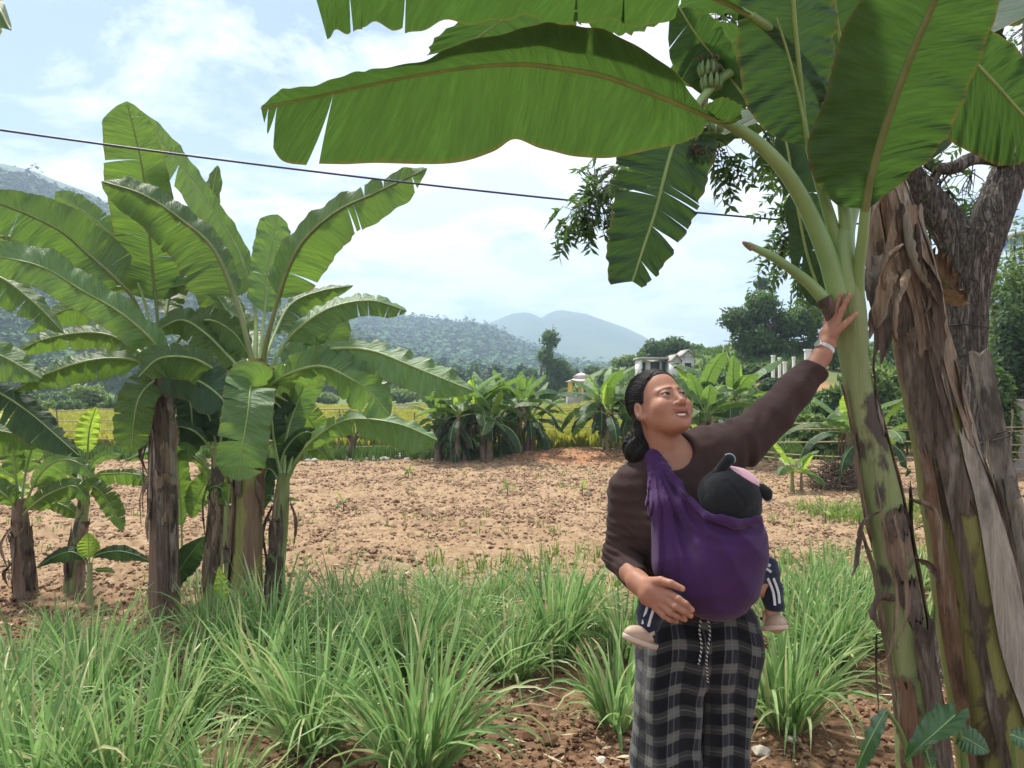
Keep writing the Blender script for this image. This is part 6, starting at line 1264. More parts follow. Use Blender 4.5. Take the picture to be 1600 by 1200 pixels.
PK, pc, pX, pY = plank()
M['wire'] = simple('dark_wire', (0.03, 0.028, 0.03), .6)
for py, lb in ((512, 'upper'), (688, 'lower')):
    mb = MB(); D = 4.0; a = np.linspace(0, 6.28, 40); base = Pn(1507, py, D); r_ = .122
    if lb == 'upper': pts = np.stack([base[0] + r_ * np.cos(a), base[1] + r_ * np.sin(a), base[2] + .01 * np.sin(a * 2)], -1)
    else: pts = cr([Pn(1478, 690, 3.98), Pn(1508, 696, 3.86), Pn(1545, 690, 3.5), Pn(1580, 680, 3.28), Pn(1578, 672, 3.3), Pn(1545, 684, 3.6), Pn(1510, 704, 3.84), Pn(1480, 700, 3.98)], 60)
    tube(mb, pts, .0035, 5, cap=False); o = mb.build('wire_tie', M['wire']); tag(o, 'wire twisted round the grey tree trunk above the plank' if lb == 'upper' else 'wire lashing the leaning plank to the grey tree', 'wire')

# the cable crossing the picture
mb = MB(); s = np.linspace(-.25, 1, 60); a, b = Pn(0, 203, 3.4), Pn(1250, 346, 4.2); pts = a + (b - a) * s[:, None]; pts[:, 2] -= .05 * (1 - (2 * s - 1) ** 2) * 0.6; pts = np.vstack([pts, Pn(1400, 352, 4.12)[None]]); tube(mb, pts, .0052, 6); M['cable'] = simple('cable_plastic', (0.055, 0.045, 0.10), .45)
tag(mb.build('overhead_cable', M['cable']), 'thin dark purplish cable crossing the picture and ending at the grey tree', 'cable')

# ---------------------------------------------------------------- taro and weeds at the lower right
def taro():
    t = NT('taro_leaf'); n_ = t.noise(t.pos(), 12, 4); c = t.mix(n_, (0.03, 0.085, 0.03), (0.07, 0.15, 0.05)); uv = t.n('ShaderNodeUVMap').outputs[0]; sx = t.n('ShaderNodeSeparateXYZ', {0: uv}); mv = t.math('ABSOLUTE', sx.outputs[1]); c = t.mix(t.mr(mv, 0, .04, .7, 0), c, (0.16, 0.26, 0.10))
    M['taro'] = t.done(t.leafy(c, (0.10, 0.24, 0.04), .3, .35, t.bump(n_, .5, .01), .5)); root = empty('taro_plant', tuple(Pn(1455, 1400, 2.1) * (1, 1, 0)), 'taro plant with heart-shaped leaves at the foot of the near banana stem', 'taro plant')
    
    D = 2.1; L3 = lambda mid, A, B, st, sd: leaf3(root, [(a, b, D + c) for a, b, c in mid], [(a, b, D + c) for a, b, c in A], [(a, b, D + c) for a, b, c in B], stalk=[(a, b, D + c) for a, b, c in st], stalk_r=(.009, .005), mat='taro', seed=sd, nu=30, nv=7, r0=.004, r1=.0015, rib='petiole', droop=.12, wave=.006)
    L3([(1492, 1118, 0), (1465, 1142, -.03), (1438, 1166, -.05), (1412, 1192, -.03)], [(1494, 1102, .06), (1470, 1100, .05), (1452, 1112, .03), (1436, 1132, .01), (1420, 1160, -.02), (1412, 1190, -.03)], [(1512, 1106, .02), (1514, 1120, -.02), (1496, 1146, -.06), (1468, 1158, -.08), (1440, 1172, -.07), (1414, 1193, -.04)], [(1490, 1330, .1), (1510, 1220, .05), (1500, 1150, .03), (1490, 1119, .0)], 1)
    L3([(1500, 1150, .05), (1520, 1160, .03), (1545, 1176, 0)], [(1490, 1140, .08), (1510, 1132, .08), (1535, 1150, .05), (1547, 1174, 0)], [(1492, 1160, .02), (1508, 1176, -.01), (1528, 1180, -.02), (1544, 1178, 0)], [(1500, 1330, .1), (1505, 1240, .08), (1503, 1180, .06), (1500, 1151, .05)], 2)
    L3([(1385, 1110, .0), (1368, 1140, -.04), (1350, 1175, -.06), (1335, 1215, -.05)], [(1386, 1104, .02), (1366, 1118, .02), (1352, 1145, .0), (1342, 1180, -.03), (1334, 1213, -.05)], [(1388, 1112, -.02), (1380, 1145, -.07), (1366, 1180, -.09), (1350, 1202, -.08), (1336, 1216, -.05)], [(1430, 1330, .1), (1425, 1220, .05), (1410, 1150, .03), (1386, 1111, .0)], 3)
    L3([(1580, 1148, -.1), (1600, 1156, -.12), (1640, 1165, -.12)], [(1576, 1142, -.08), (1600, 1138, -.06), (1642, 1160, -.12)], [(1578, 1155, -.12), (1600, 1172, -.16), (1640, 1168, -.13)], [(1600, 1330, .1), (1592, 1240, .0), (1584, 1180, -.08), (1581, 1149, -.1)], 4)
    L3([(1447, 1172, .02), (1450, 1184, .01), (1455, 1200, 0)], [(1442, 1168, .03), (1440, 1180, .02), (1453, 1199, 0)], [(1456, 1170, .02), (1464, 1182, .01), (1457, 1200, 0)], [(1470, 1330, .1), (1462, 1240, .05), (1450, 1200, .03), (1447, 1173, .02)], 5)
    L3([(1400, 1235, -.05), (1370, 1225, -.08), (1335, 1222, -.1)], [(1402, 1222, -.03), (1372, 1200, -.04), (1338, 1218, -.09)], [(1402, 1250, -.07), (1370, 1250, -.12), (1336, 1226, -.1)], [(1430, 1330, .1), (1420, 1280, .05), (1408, 1250, .0), (1400, 1236, -.05)], 6)
taro()
# ---------------------------------------------------------------- lemongrass
def grass_mat():
    t = NT('lemongrass_blade'); g = t.n('ShaderNodeNewGeometry'); r_ = g.outputs['Random Per Island']; uv = t.n('ShaderNodeUVMap').outputs[0]; sx = t.n('ShaderNodeSeparateXYZ', {0: uv})
    c = t.ramp(r_, [(0.0, (0.070, 0.155, 0.045)), (0.45, (0.19, 0.335, 0.10)), (0.80, (0.37, 0.52, 0.22)), (0.94, (0.56, 0.49, 0.27))])
    c = t.mix(t.mr(sx.outputs[0], .0, .22, .8, 0), c, (0.24, 0.22, 0.13))              # pale straw-coloured feet of the blades
    c = t.mix(t.math('MULTIPLY', t.mr(sx.outputs[0], .9, 1, 0, 1), t.mr(r_, .5, .8)), c, (0.36, 0.27, 0.12))
    c = t.mix(t.mr(t.math('ABSOLUTE', sx.outputs[1]), 0, .25, .35, 0), c, (0.30, 0.40, 0.20))
    return t.done(t.leafy(c, t.mix(.5, c, (0.30, 0.52, 0.16)), .38, .45, None, .3))
M['grass'] = grass_mat()
def clump_mesh(seed, n=190, L=(.55, 1.05), spread=.12, lean=(.05, .8), w=.0096, seg=9, wind=(0, 0)):
    rs = np.random.RandomState(seed); a = rs.uniform(0, 6.283, n); q = rs.uniform(0, 1, n) ** .9
    r0 = spread * np.sqrt(rs.uniform(0, 1, n)); a0 = a + rs.normal(0, .6, n); base = np.stack([r0 * np.cos(a0), r0 * np.sin(a0), r0 * 0 - .02], -1)
    h = np.stack([np.cos(a), np.sin(a), a * 0], -1); Ln = rs.uniform(*L, n) * (1 - .25 * q); Wd = w * rs.uniform(.6, 1.35, n)
    e0 = R(88) - q * R(40) * lean[1] - rs.uniform(0, .08, n); bend = rs.uniform(.3, 1.1, n) * (.45 + q) * R(118) * rs.choice([.22, .9, 1.35], n, p=[.45, .35, .2])
    s = np.linspace(0, 1, seg); e = e0[:, None] - bend[:, None] * s[None] ** 2.2
    e = np.maximum(e, -1.3); ds = Ln[:, None] / (seg - 1); tw = rs.normal(0, .35, n)[:, None] * s[None]; ca, sa = np.cos(tw), np.sin(tw)
    hx = h[:, 0:1] * ca - h[:, 1:2] * sa + wind[0] * s; hy = h[:, 0:1] * sa + h[:, 1:2] * ca + wind[1] * s
    d = np.stack([hx * np.cos(e), hy * np.cos(e), np.sin(e)], -1); d /= np.linalg.norm(d, axis=2)[..., None]
    c = base[:, None] + np.concatenate([np.zeros((n, 1, 3)), np.cumsum(d[:, 1:] * ds[..., None], axis=1)], 1); c[..., 2] = np.maximum(c[..., 2], .01 + .02 * rs.uniform(0, 1, n)[:, None] * (s > .3))
    up = np.array((0, 0, 1.)); sd = np.cross(d, up); sd /= np.linalg.norm(sd, axis=2)[..., None] + 1e-9; roll = rs.normal(0, .6, n)[:, None] + rs.normal(0, .5, n)[:, None] * s
    nn = np.cross(sd, d); sd = sd * np.cos(roll)[..., None] + nn * np.sin(roll)[..., None]; nn = np.cross(sd, d)
    f = np.interp(s, [0, .12, .45, .8, 1], [.55, .9, 1, .6, .05]); wv = (Wd[:, None] * f[None])[..., None]
    V = np.stack([c - sd * wv, c - nn * wv * .35, c + sd * wv], 2)       # (n, seg, 3, 3): a shallow V section
    idx = np.arange(n * seg * 3).reshape(n, seg, 3); F = np.concatenate([np.stack([idx[:, :-1, k], idx[:, 1:, k], idx[:, 1:, k + 1], idx[:, :-1, k + 1]], -1).reshape(-1, 4) for k in (0, 1)])
    uv = np.zeros((n, seg, 3, 2)); uv[..., 0] = s[None, :, None]; uv[..., 1] = np.array((-1, 0, 1.))[None, None]
    return V.reshape(-1, 3), F, uv.reshape(-1, 2)
GL = 'lemongrass clumps in front of the field'
clump_src = []
for k in range(7):
    V, F, uv = clump_mesh(50 + k, [190, 170, 160, 140, 170, 120, 100][k], [(.6, 1.08), (.55, 1.0), (.5, .95), (.5, .9), (.6, 1.05), (.4, .8), (.35, .7)][k], [.11, .10, .10, .09, .12, .08, .07][k], (.05, [.8, .65, 1.0, .7, .9, .8, .7][k]))
    clump_src.append((V, F, uv))
clump_me = {}
def clump(px, py, k, sc, rz, label, grp=GL):
    D = CAMH * FPX / (py - 600); x = (px - 800) / FPX * D; z = groundz(x, D)
    if k in clump_me: o = bpy.data.objects.new('lemongrass_clump', clump_me[k]); scene.collection.objects.link(o)
    else:
        o = link_mesh('lemongrass_clump', *clump_src[k][:2], M['grass'], None, False, clump_src[k][2]); clump_me[k] = o.data
    o.location = (x, D, z); o.rotation_euler = (0, 0, rz); f_ = (.84 if px > 400 else .74); o.scale = (sc * f_ * 1.04, sc * f_ * 1.04, sc * f_); tag(o, label, 'lemongrass', grp); return o
C_ = [  # px, base py, source, scale
    (55, 1310, 0, 1.08, 'large lemongrass clump filling the lower left corner'), (190, 1290, 4, 1.02, 'big arching lemongrass clump along the bottom edge, right of the corner one'), (-30, 1200, 2, 1.0, 'lemongrass clump cut by the left edge'), (330, 1300, 2, .8, 'spreading lemongrass clump at the bottom edge below the left grove'),
    (490, 1176, 0, .90, 'tall upright lemongrass clump on bare soil at the lower left of centre'), (400, 1110, 4, .85, 'lemongrass clump just behind the tall upright one on the left'), (280, 1140, 2, .9, 'wide arching lemongrass clump in front of the shaggy banana stem'), (140, 1120, 1, .92, 'lemongrass clump behind the lower left corner'), (30, 1090, 2, .85, 'lemongrass clump below the leftmost small banana plant'),
    (215, 1060, 3, .75, 'small clump of lemongrass beside the foot of the shaggy stem'), (335, 1050, 1, .86, 'lemongrass clump at the foot of the yellow-green banana stem'), (425, 1040, 4, .84, 'lemongrass clump in front of the slender banana plant'), (505, 1040, 2, .8, 'lemongrass clump right of the left grove, at the field edge'), (565, 1070, 3, .82, 'mid-size lemongrass clump left of the big central one'), (90, 1030, 5, .8, 'thin lemongrass clump near the small left banana plants'),
    (655, 1215, 0, 1.0, 'biggest lemongrass clump in the centre bottom, with tall straight blades'), (640, 1060, 1, .84, 'lemongrass clump in the middle, seen above the biggest one'), (720, 1020, 2, .80, 'lemongrass clump in the second row left of the bushy upright one'),
    (800, 1060, 2, .82, 'arching lemongrass clump leaning over the bare path'), (868, 1030, 1, .93, 'bushy upright lemongrass clump left of the path'), (590, 990, 3, .72, 'back row lemongrass clump at the middle of the field edge'), (680, 965, 5, .8, 'small back row clump above the central one'), (770, 970, 3, .68, 'back row clump left of the bushy upright one'), (530, 985, 5, .9, 'small back row clump beside the left grove'),
    (965, 1138, 6, 1.05, 'narrow lemongrass clump touching the woman\'s trousers on the left'), (975, 1030, 3, .84, 'lemongrass clump behind the woman\'s elbow'), (930, 990, 5, .82, 'small clump behind the path, left of the woman'), (885, 960, 5, .7, 'small pale back row clump left of the woman'),
    (1225, 1140, 0, .92, 'tall dense lemongrass clump right of the woman\'s trousers'), (1300, 1050, 1, .85, 'lemongrass clump left of the near banana stem'), (1240, 1020, 4, .84, 'lemongrass clump behind the child\'s right shoe'), (1345, 1010, 2, .78, 'lemongrass clump touching the near banana stem'), (1215, 960, 3, .74, 'back row lemongrass clump beside the purple sling'), (1290, 960, 1, .76, 'back row clump between the sling and the near stem'), (1340, 940, 5, .82, 'small back row clump left of the near stem'),
    (1440, 1000, 3, .84, 'lemongrass clump seen between the two banana stems'), (1425, 930, 5, .8, 'small clump far back between the two stems'), (1600, 1040, 1, .84, 'lemongrass clump behind the leaning plank at the right edge'), (1585, 950, 3, .82, 'small lemongrass clump far back at the right edge'),
]
for i, (px, py, k, sc, lb) in enumerate(C_): clump(px, py, k, sc, i * 2.1 + .3, lb)
# thin offshoots between the clumps: low grass nobody could count
rs = np.random.RandomState(31); n = 620; y = rs.uniform(3.2, 6.0, n); x = rs.uniform(-.70, .30, n) * y; k = (vnoise(np.stack([x * .9, y * .9, x * 0], -1), 14) > -.1) & ~((x > -.2) & (x < .75) & (y < 4.2)); grass_tufts('low_grass', np.stack([x[k], y[k]], -1), .06, .28, .005, M['grass'], 41, 8, 1.0)
def pebbles():
    m = simple('pale_pebble', (0.50, 0.44, 0.36), .9, .2, 30)
    for i, (px, py, s, lb) in enumerate([(1236, 1160, .022, 'whitish stone at the foot of the tall clump right of the woman'), (940, 1192, .020, 'crumpled pale scrap on the soil at the woman\'s feet'), (1190, 1180, .035, 'brownish stone just right of the woman\'s trouser leg'), (905, 1075, .016, 'small pale stone on the bare path')]):
        D = CAMH * FPX / (py - 600); x = (px - 800) / FPX * D; rs_ = np.random.RandomState(i); d = rs_.normal(0, 1, (40, 3)); d /= np.linalg.norm(d, axis=1)[:, None]
        import bmesh; bm = bmesh.new(); [bm.verts.new(v) for v in d * (1 + .25 * vnoise(d * 2, i))[:, None] * np.array((1.2, 1, .7)) * s]; bmesh.ops.convex_hull(bm, input=bm.verts[:]); me = bpy.data.meshes.new('stone'); bm.to_mesh(me); bm.free(); me.materials.append(m)
        o = bpy.data.objects.new('stone', me); scene.collection.objects.link(o); o.location = (x, D, groundz(x, D) + s * .5); tag(o, lb, 'stone')
pebbles()
# ---------------------------------------------------------------- the woman and the child in her sling
def skin_mat(name, base, dark):
    t = NT(name); n_ = t.noise(t.pos(), 28, 5, .6); f = t.noise(t.pos(), 320, 3, .6); vc = t.n('ShaderNodeVertexColor', layer_name='Col').outputs[0]
    c = t.mix(t.mr(n_, .35, .7, 0, .45), base, dark); c = t.mix(1.0, c, vc, 'MULTIPLY')
    return t.done(t.bsdf(c, t.mr(f, .3, .7, .5, .66), t.bump(f, .12, .002), .3, sss=.12))
M['skin'] = skin_mat('woman_skin', (0.37, 0.185, 0.120), (0.28, 0.13, 0.082)); M['skin_child'] = skin_mat('child_skin', (0.46, 0.26, 0.17), (0.38, 0.2, 0.13))
def cloth_mat(name, col, rough=.85, weave=900, sheen=.25, var=.12, fold=.25):
    t = NT(name); n_ = t.noise(t.pos(), 7, 4, .6); f = t.noise(t.pos(), weave, 2, .6); w = t.noise(t.pos((1, 1, 1)), 26, 4, .6, .6)
    c = t.mix(n_, tuple(x * (1 - var) for x in col), tuple(x * (1 + var) for x in col)); c = t.mix(t.mr(f, .3, .7, 0, .3), c, tuple(x * .6 for x in col))
    h = t.math('ADD', t.math('MULTIPLY', w, 1.0), t.math('MULTIPLY', f, .12)); return t.done(t.bsdf(c, rough, t.bump(h, fold, .012), .2, sheen=sheen))
M['shirt'] = cloth_mat('brown_jersey', (0.046, 0.025, 0.022), sheen=.06); M['sling'] = cloth_mat('purple_cotton', (0.050, 0.016, 0.078), .8, 700, .12, .1, .25); M['hat'] = cloth_mat('charcoal_knit', (0.014, 0.016, 0.018), .95, 450, .15, .15, .3)
M['pink'] = cloth_mat('pink_felt', (0.62, 0.34, 0.40), .9, 500, .3, .05, .2); M['navy'] = cloth_mat('navy_cloth', (0.012, 0.018, 0.04), .8); M['white_stripe'] = cloth_mat('white_stripe', (0.62, 0.62, 0.64), .8); M['sole'] = simple('pale_sole', (0.50, 0.40, 0.32), .6, .08, 20, .2, .002); M['beige'] = simple('beige_rubber', (0.40, 0.285, 0.205), .6, .1, 20, .2, .002); M['pale_blue'] = cloth_mat('pale_blue_trim', (0.35, 0.55, 0.58), .8)
def hair_mat():
    t = NT('black_hair'); n_ = t.noise(t.pos((1, 1, .35)), 210, 4, .6, .5); return t.done(t.bsdf(t.mix(n_, (0.004, 0.0035, 0.0035), (0.014, 0.011, 0.010)), t.mr(n_, .3, .7, .42, .6), t.bump(n_, .8, .005), .3))
M['hair'] = hair_mat()
def plaid_mat():
    t = NT('dark_plaid'); g = t.pos(); w = t.noise(g, 5, 3, .5); s = t.n('ShaderNodeSeparateXYZ', {0: t.n('ShaderNodeVertexColor', layer_name='Col').outputs[0]}); wob = t.math('MULTIPLY', t.math('SUBTRACT', w, .5), .012)
    u = t.math('ADD', s.outputs[0], wob); v = t.math('ADD', s.outputs[1], wob)
    def band(x, per, off, lo, hi):
        f = t.math('FRACT', t.math('DIVIDE', t.math('ADD', x, off), per)); d = t.math('ABSOLUTE', t.math('SUBTRACT', f, .5)); return t.mr(d, hi, lo)
    bu, bv = band(u, .060, 10.01, .20, .24), band(v, .060, 10.0, .20, .24); lu = t.math('MAXIMUM', band(u, .060, 10.01, .016, .03), band(u, .060, 10.022, .010, .022)); lv = band(v, .060, 10.0, .016, .03)
    f = t.math('MULTIPLY', t.math('ADD', bu, bv), .5); base = t.ramp(f, [(0, (0.006, 0.007, 0.010)), (.5, (0.034, 0.036, 0.035)), (1, (0.125, 0.130, 0.115))])
    base = t.mix(t.math('MULTIPLY', t.math('SUBTRACT', bu, bv, ), .6, True), base, (0.010, 0.012, 0.024)); c = t.mix(t.math('MULTIPLY', t.math('MAXIMUM', lu, lv), .32), base, (0.22, 0.22, 0.20)); fz = t.noise(g, 700, 2)
    c = t.mix(t.mr(fz, .3, .7, 0, .35), c, (0.01, 0.01, 0.012)); return t.done(t.bsdf(c, .95, t.bump(t.noise(g, 16, 4), .35, .015), .1, sheen=.2))
M['plaid'] = plaid_mat()

def w_(pts): return [Pn(*p) for p in pts]
def netmesh(name, f, lo, hi, h, mat, parent, root, colf=None, sub_of=None):
    V, F = surface_nets(f, lo, hi, h); col = colf(V) if colf is not None else np.ones((len(V), 3))
    # relax the staircase a little
    o = link_mesh(name, V, F, mat, None, True, None, col=col)
    m = o.modifiers.new('relax', 'SMOOTH'); m.factor = .5; m.iterations = 2
    dg = bpy.context.evaluated_depsgraph_get(); me = bpy.data.meshes.new_from_object(o.evaluated_get(dg)); o.modifiers.clear(); old = o.data; o.data = me; bpy.data.meshes.remove(old); me.name = name
    me.polygons.foreach_set('use_smooth', np.ones(len(me.polygons), dtype=bool))
    adopt(o, root)
    if sub_of is not None: o.parent = sub_of
    return o
WR = empty('person', tuple(Pn(1090, 1465, 2.15) * (1, 1, 0)), 'smiling woman in brown top and plaid trousers, one hand on the banana stem', 'woman')

# --- head frame
HC = Pn(1032, 635, 2.14); yaw, pit, rol = R(27), R(28), R(0)
HF = np.array((math.sin(yaw) * math.cos(pit), -math.cos(yaw) * math.cos(pit), math.sin(pit)))
HX = np.array((-math.cos(yaw), -math.sin(yaw), 0)); HU = np.cross(HX, HF)
HX, HU = HX * math.cos(rol) + HU * math.sin(rol), HU * math.cos(rol) - HX * math.sin(rol)
HM = np.stack([HX, HF, HU], 1); HS = 0.875
def to_head(p): return ((p - HC) @ HM) / HS
def from_head(q): return HC + (np.asarray(q, float) * HS) @ HM.T
EYE = np.array((.0315, .0715, .002)); ER = .0128
def sdf_head(q):
    ax = q.copy(); ax[:, 0] = np.abs(ax[:, 0])
    d = sd_ell(q, (0, -.018, .040), (.076, .094, .083))
    d = sm_min(d, sd_ell(q, (0, .028, -.030), (.0635, .060, .074)), .03)
    d = sm_min(d, sd_ell(q, (0, .050, -.074), (.041, .040, .033)), .03)            # chin and mouth block
    d = sm_min(d, sd_caps(ax, (.052, -.006, -.036), (.012, .060, -.086), .019, .014), .03)   # jaw line
    d = sm_min(d, np.linalg.norm(ax - (.041, .056, -.032), axis=1) - .0275, .022)   # full cheeks
    d = sm_min(d, np.linalg.norm(q - (0, .078, -.098), axis=1) - .013, .02)        # chin point
    d = sm_min(d, sd_caps(ax, (.012, .081, .021), (.046, .064, .018), .0045, .0045), .02)     # brow
    d = sm_max(d, -(np.linalg.norm(ax - (.033, .098, -.002), axis=1) - .016), .014)          # sockets
    lid = np.linalg.norm(ax - EYE, axis=1) - (ER + .0022); d = sm_min(d, lid, .006)
    # nose
    d = sm_min(d, sd_caps(q, (0, .080, .012), (0, .101, -.030), .0075, .0100), .012)
    d = sm_min(d, np.linalg.norm(q - (0, .1045, -.034), axis=1) - .0105, .008)
    d = sm_min(d, np.linalg.norm((ax - (.0135, .094, -.037)) * (1, 1, 1.15), axis=1) - .0088, .006)
    d = sm_max(d, -sd_ell(ax, (.0075, .1005, -.0465), (.0042, .0062, .0045)), .002)
    # lips, parted in a smile
    s = np.abs(q[:, 0]) / .030; arc = .0125 * s ** 2
    qa = q.copy(); qa[:, 2] = q[:, 2] - arc; qa[:, 1] = q[:, 1] + .016 * s ** 2
    d = sm_min(d, sd_ell(qa, (0, .0885, -.0625), (.030, .0095, .0046)), .004); d = sm_min(d, sd_ell(qa, (0, .0855, -.0830), (.025, .0095, .0058)), .004)
    d = sm_max(d, -sd_ell(qa, (0, .094, -.0728), (.0262, .016, .0066)), .0022)
    # smile fold
    d = sm_max(d, -(sd_caps(ax, (.019, .097, -.042), (.034, .078, -.066), .0012, .0012)), .007)
    # eye opening
    ey = ax - EYE; ap = np.maximum(np.abs(ey[:, 2] + .0005 - .0004) - .0050 * np.clip(1 - (ey[:, 0] / .0135) ** 2, 0, 1), np.abs(ey[:, 0]) - .0130); ap = np.maximum(ap, -(ey[:, 1] - .002))
    d = np.maximum(d, -np.maximum(ap, -(.004 - 0 * ap)) if False else -ap * np.where(np.linalg.norm(ey, axis=1) < .024, 1, 0) + np.where(np.linalg.norm(ey, axis=1) < .024, 0, -1))
    # ears
    er = sd_ell(ax, (.0775, -.016, -.010), (.0085, .019, .032)); er = sm_max(er, -sd_ell(ax, (.087, -.012, -.006), (.008, .011, .020)), .004); er = sm_min(er, np.linalg.norm(ax - (.074, -.006, -.037), axis=1) - .0085, .006)
    return sm_min(d, er, .006)
NB = to_head(Pn(1044, 722, 2.165)[None])[0]; N0 = np.array((0, -.022, -.055))
def sdf_neck(q): 
    d = sd_caps(q, N0, NB, .050, .062); d = sm_min(d, sd_caps(q, (.03, -.03, -.04), NB + (.02, 0, 0), .03, .035), .02); return d
def woman_core(p):
    "torso, arms and legs under the clothes"
    d = sd_ell(p, Pn(1052, 795, 2.18), (.138, .098, .19)); d = sm_min(d, sd_ell(p, Pn(1072, 905, 2.19), (.132, .10, .15)), .06)
    d = sm_min(d, sd_caps(p, Pn(990, 768, 2.15), Pn(1100, 722, 2.21), .048, .056), .05)
    d = sm_min(d, sd_caps(p, Pn(1040, 712, 2.18), Pn(1000, 752, 2.16), .042, .040), .04); d = sm_min(d, sd_caps(p, Pn(1050, 712, 2.18), Pn(1100, 706, 2.2), .045, .055), .04)
    d = sm_min(d, sd_caps(p, Pn(1030, 820, 2.10), Pn(1090, 812, 2.10), .062, .062), .05)
    d = sm_min(d, sd_ell(p, Pn(1095, 985, 2.19), (.150, .105, .11)), .05)
    return d
ARM_R = w_([(983, 770, 2.15), (968, 868, 2.14), (1004, 915, 2.005)]); ARM_L = w_([(1108, 712, 2.205), (1160, 690, 2.235), (1205, 650, 2.27), (1240, 612, 2.30), (1272, 575, 2.325), (1291, 541, 2.345)])
def sdf_shirt(p):
    d = woman_core(p) - .010
    d = sm_min(d, sd_chain(p, ARM_R, [.053, .045, .033], .02), .03)
    d = sm_min(d, sd_chain(p, ARM_L, [.078, .068, .058, .050, .043, .037], .02), .05)
    # creases: across the bent elbow, down the raised arm, at the armpit and on the chest
    e = np.linalg.norm(p - ARM_R[1], axis=1); k = np.exp(-(e / .10) ** 2)
    d += .0035 * k * np.sin((p[:, 2] * 1.0 + p[:, 0] * .5) * 300 + 3 * vnoise(p * 14, 3)) + .0015 * np.sin(p[:, 2] * 170 + 3 * vnoise(p * 9, 2)) * np.exp(-((p[:, 0] - ARM_R[1][0]) / .09) ** 2)
    a = ARM_L[1]; e = np.linalg.norm((p - a) * (1, 1, 1), axis=1)
    d += .004 * np.exp(-(e / .13) ** 2) * np.sin((p[:, 0] * .9 + p[:, 2] * .25) * 120 + 4 * vnoise(p * 10, 5)) + .0045 * vnoise(p * (18, 18, 9), 7) + .002 * vnoise(p * 40, 8)
    # cuffs
    c = Pn(1271, 576, 2.325); n_ = ARM_L[5] - ARM_L[4]; n_ /= np.linalg.norm(n_); near = (p[:, 0] > c[0] - .12) & (p[:, 2] > c[2] - .10); d = np.where(near, np.maximum(d, (p - c) @ n_), d)
    c = Pn(992, 905, 2.03); n_ = ARM_R[2] - ARM_R[1]; n_ /= np.linalg.norm(n_); near = (np.linalg.norm(p - c, axis=1) < .09) ; d = np.where(near, np.maximum(d, (p - c) @ n_), d)
    # neckline
    nk = sd_ell(p, Pn(1048, 703, 2.115), (.064, .085, .056)); d = d - .0028 * np.exp(-((nk - .007) / .005) ** 2); d = sm_max(d, -nk, .004)
    # hem under the waistband
    return np.maximum(d, (CAMH - (962 - 600) / FPX * 2.15) - p[:, 2])
sh = netmesh('shirt', sdf_shirt, Pn(925, 1000, 2.0) * (1, 0, 1) + (0, 1.90, 0), Pn(1300, 540, 2.3) * (1, 0, 1) + (0.02, 2.46, 0.03), .0045, M['shirt'], None, WR)
sh['label'] = 'brown long-sleeved jersey top'
# collar band
a = np.linspace(0, 2 * np.pi, 50); 
def fac_col(V):
    q = to_head(V); c = np.ones((len(V), 3)); ax = np.abs(q[:, 0]); s = ax / .030; z = q[:, 2] - .0125 * s ** 2; inface = q[:, 1] > .05
    e_ = np.sqrt(np.clip(1 - s ** 2, 0, 1)); lip = inface & (s < 1) & ((np.abs(z + .0630) < .0050 * e_ + .0006) | (np.abs(z + .0830) < .0056 * e_)) & (q[:, 1] > .068); c[lip] = (.78, .50, .52)
    mouth = inface & (s < .88) & (np.abs(z + .0728) < .0050) & (q[:, 1] < .083 - .014 * s ** 2) & (q[:, 1] > .05); c[mouth] = (.22, .08, .08)
    bx = (ax - .032) / .021; bz = q[:, 2] - (.0225 - .0060 * bx ** 2 - .0018 * bx); brow = (np.abs(bx) < 1) & (np.abs(bz) < .0026 * (1.1 - .6 * bx)) & (q[:, 1] > .045); c[brow] = (.30, .25, .24)
    ey = np.stack([ax, q[:, 1], q[:, 2]], 1) - EYE; r_ = np.linalg.norm(ey, axis=1); lash = (r_ < ER + .0042) & (np.abs(ey[:, 0]) < .0145) & (ey[:, 2] > 0) & (ey[:, 2] < .0072) & (q[:, 1] > .07); c[lash] = (.28, .2, .18)
    und = (r_ < ER + .006) & (ey[:, 2] < -.004); c[und] *= (.85, .80, .80); ck = np.exp(-(((ax - .042) / .018) ** 2 + ((q[:, 2] + .032) / .018) ** 2)) * (q[:, 1] > .03); c *= 1 - ck[:, None] * np.array((0, .10, .10)); ns = np.exp(-((np.linalg.norm(q - (0, .104, -.036), axis=1)) / .014) ** 2); c *= 1 - ns[:, None] * np.array((0, .10, .08))
    return c
def hand_sdf(chains, blobs, k=.006):
    def f(p):
        d = None
        for pts, rad in blobs:
            e = sd_chain(p, pts, rad, .012); d = e if d is None else sm_min(d, e, .014)
        for pts, rad in chains: d = sm_min(d, sd_chain(p, pts, rad, .003), k)
        return d
    return f
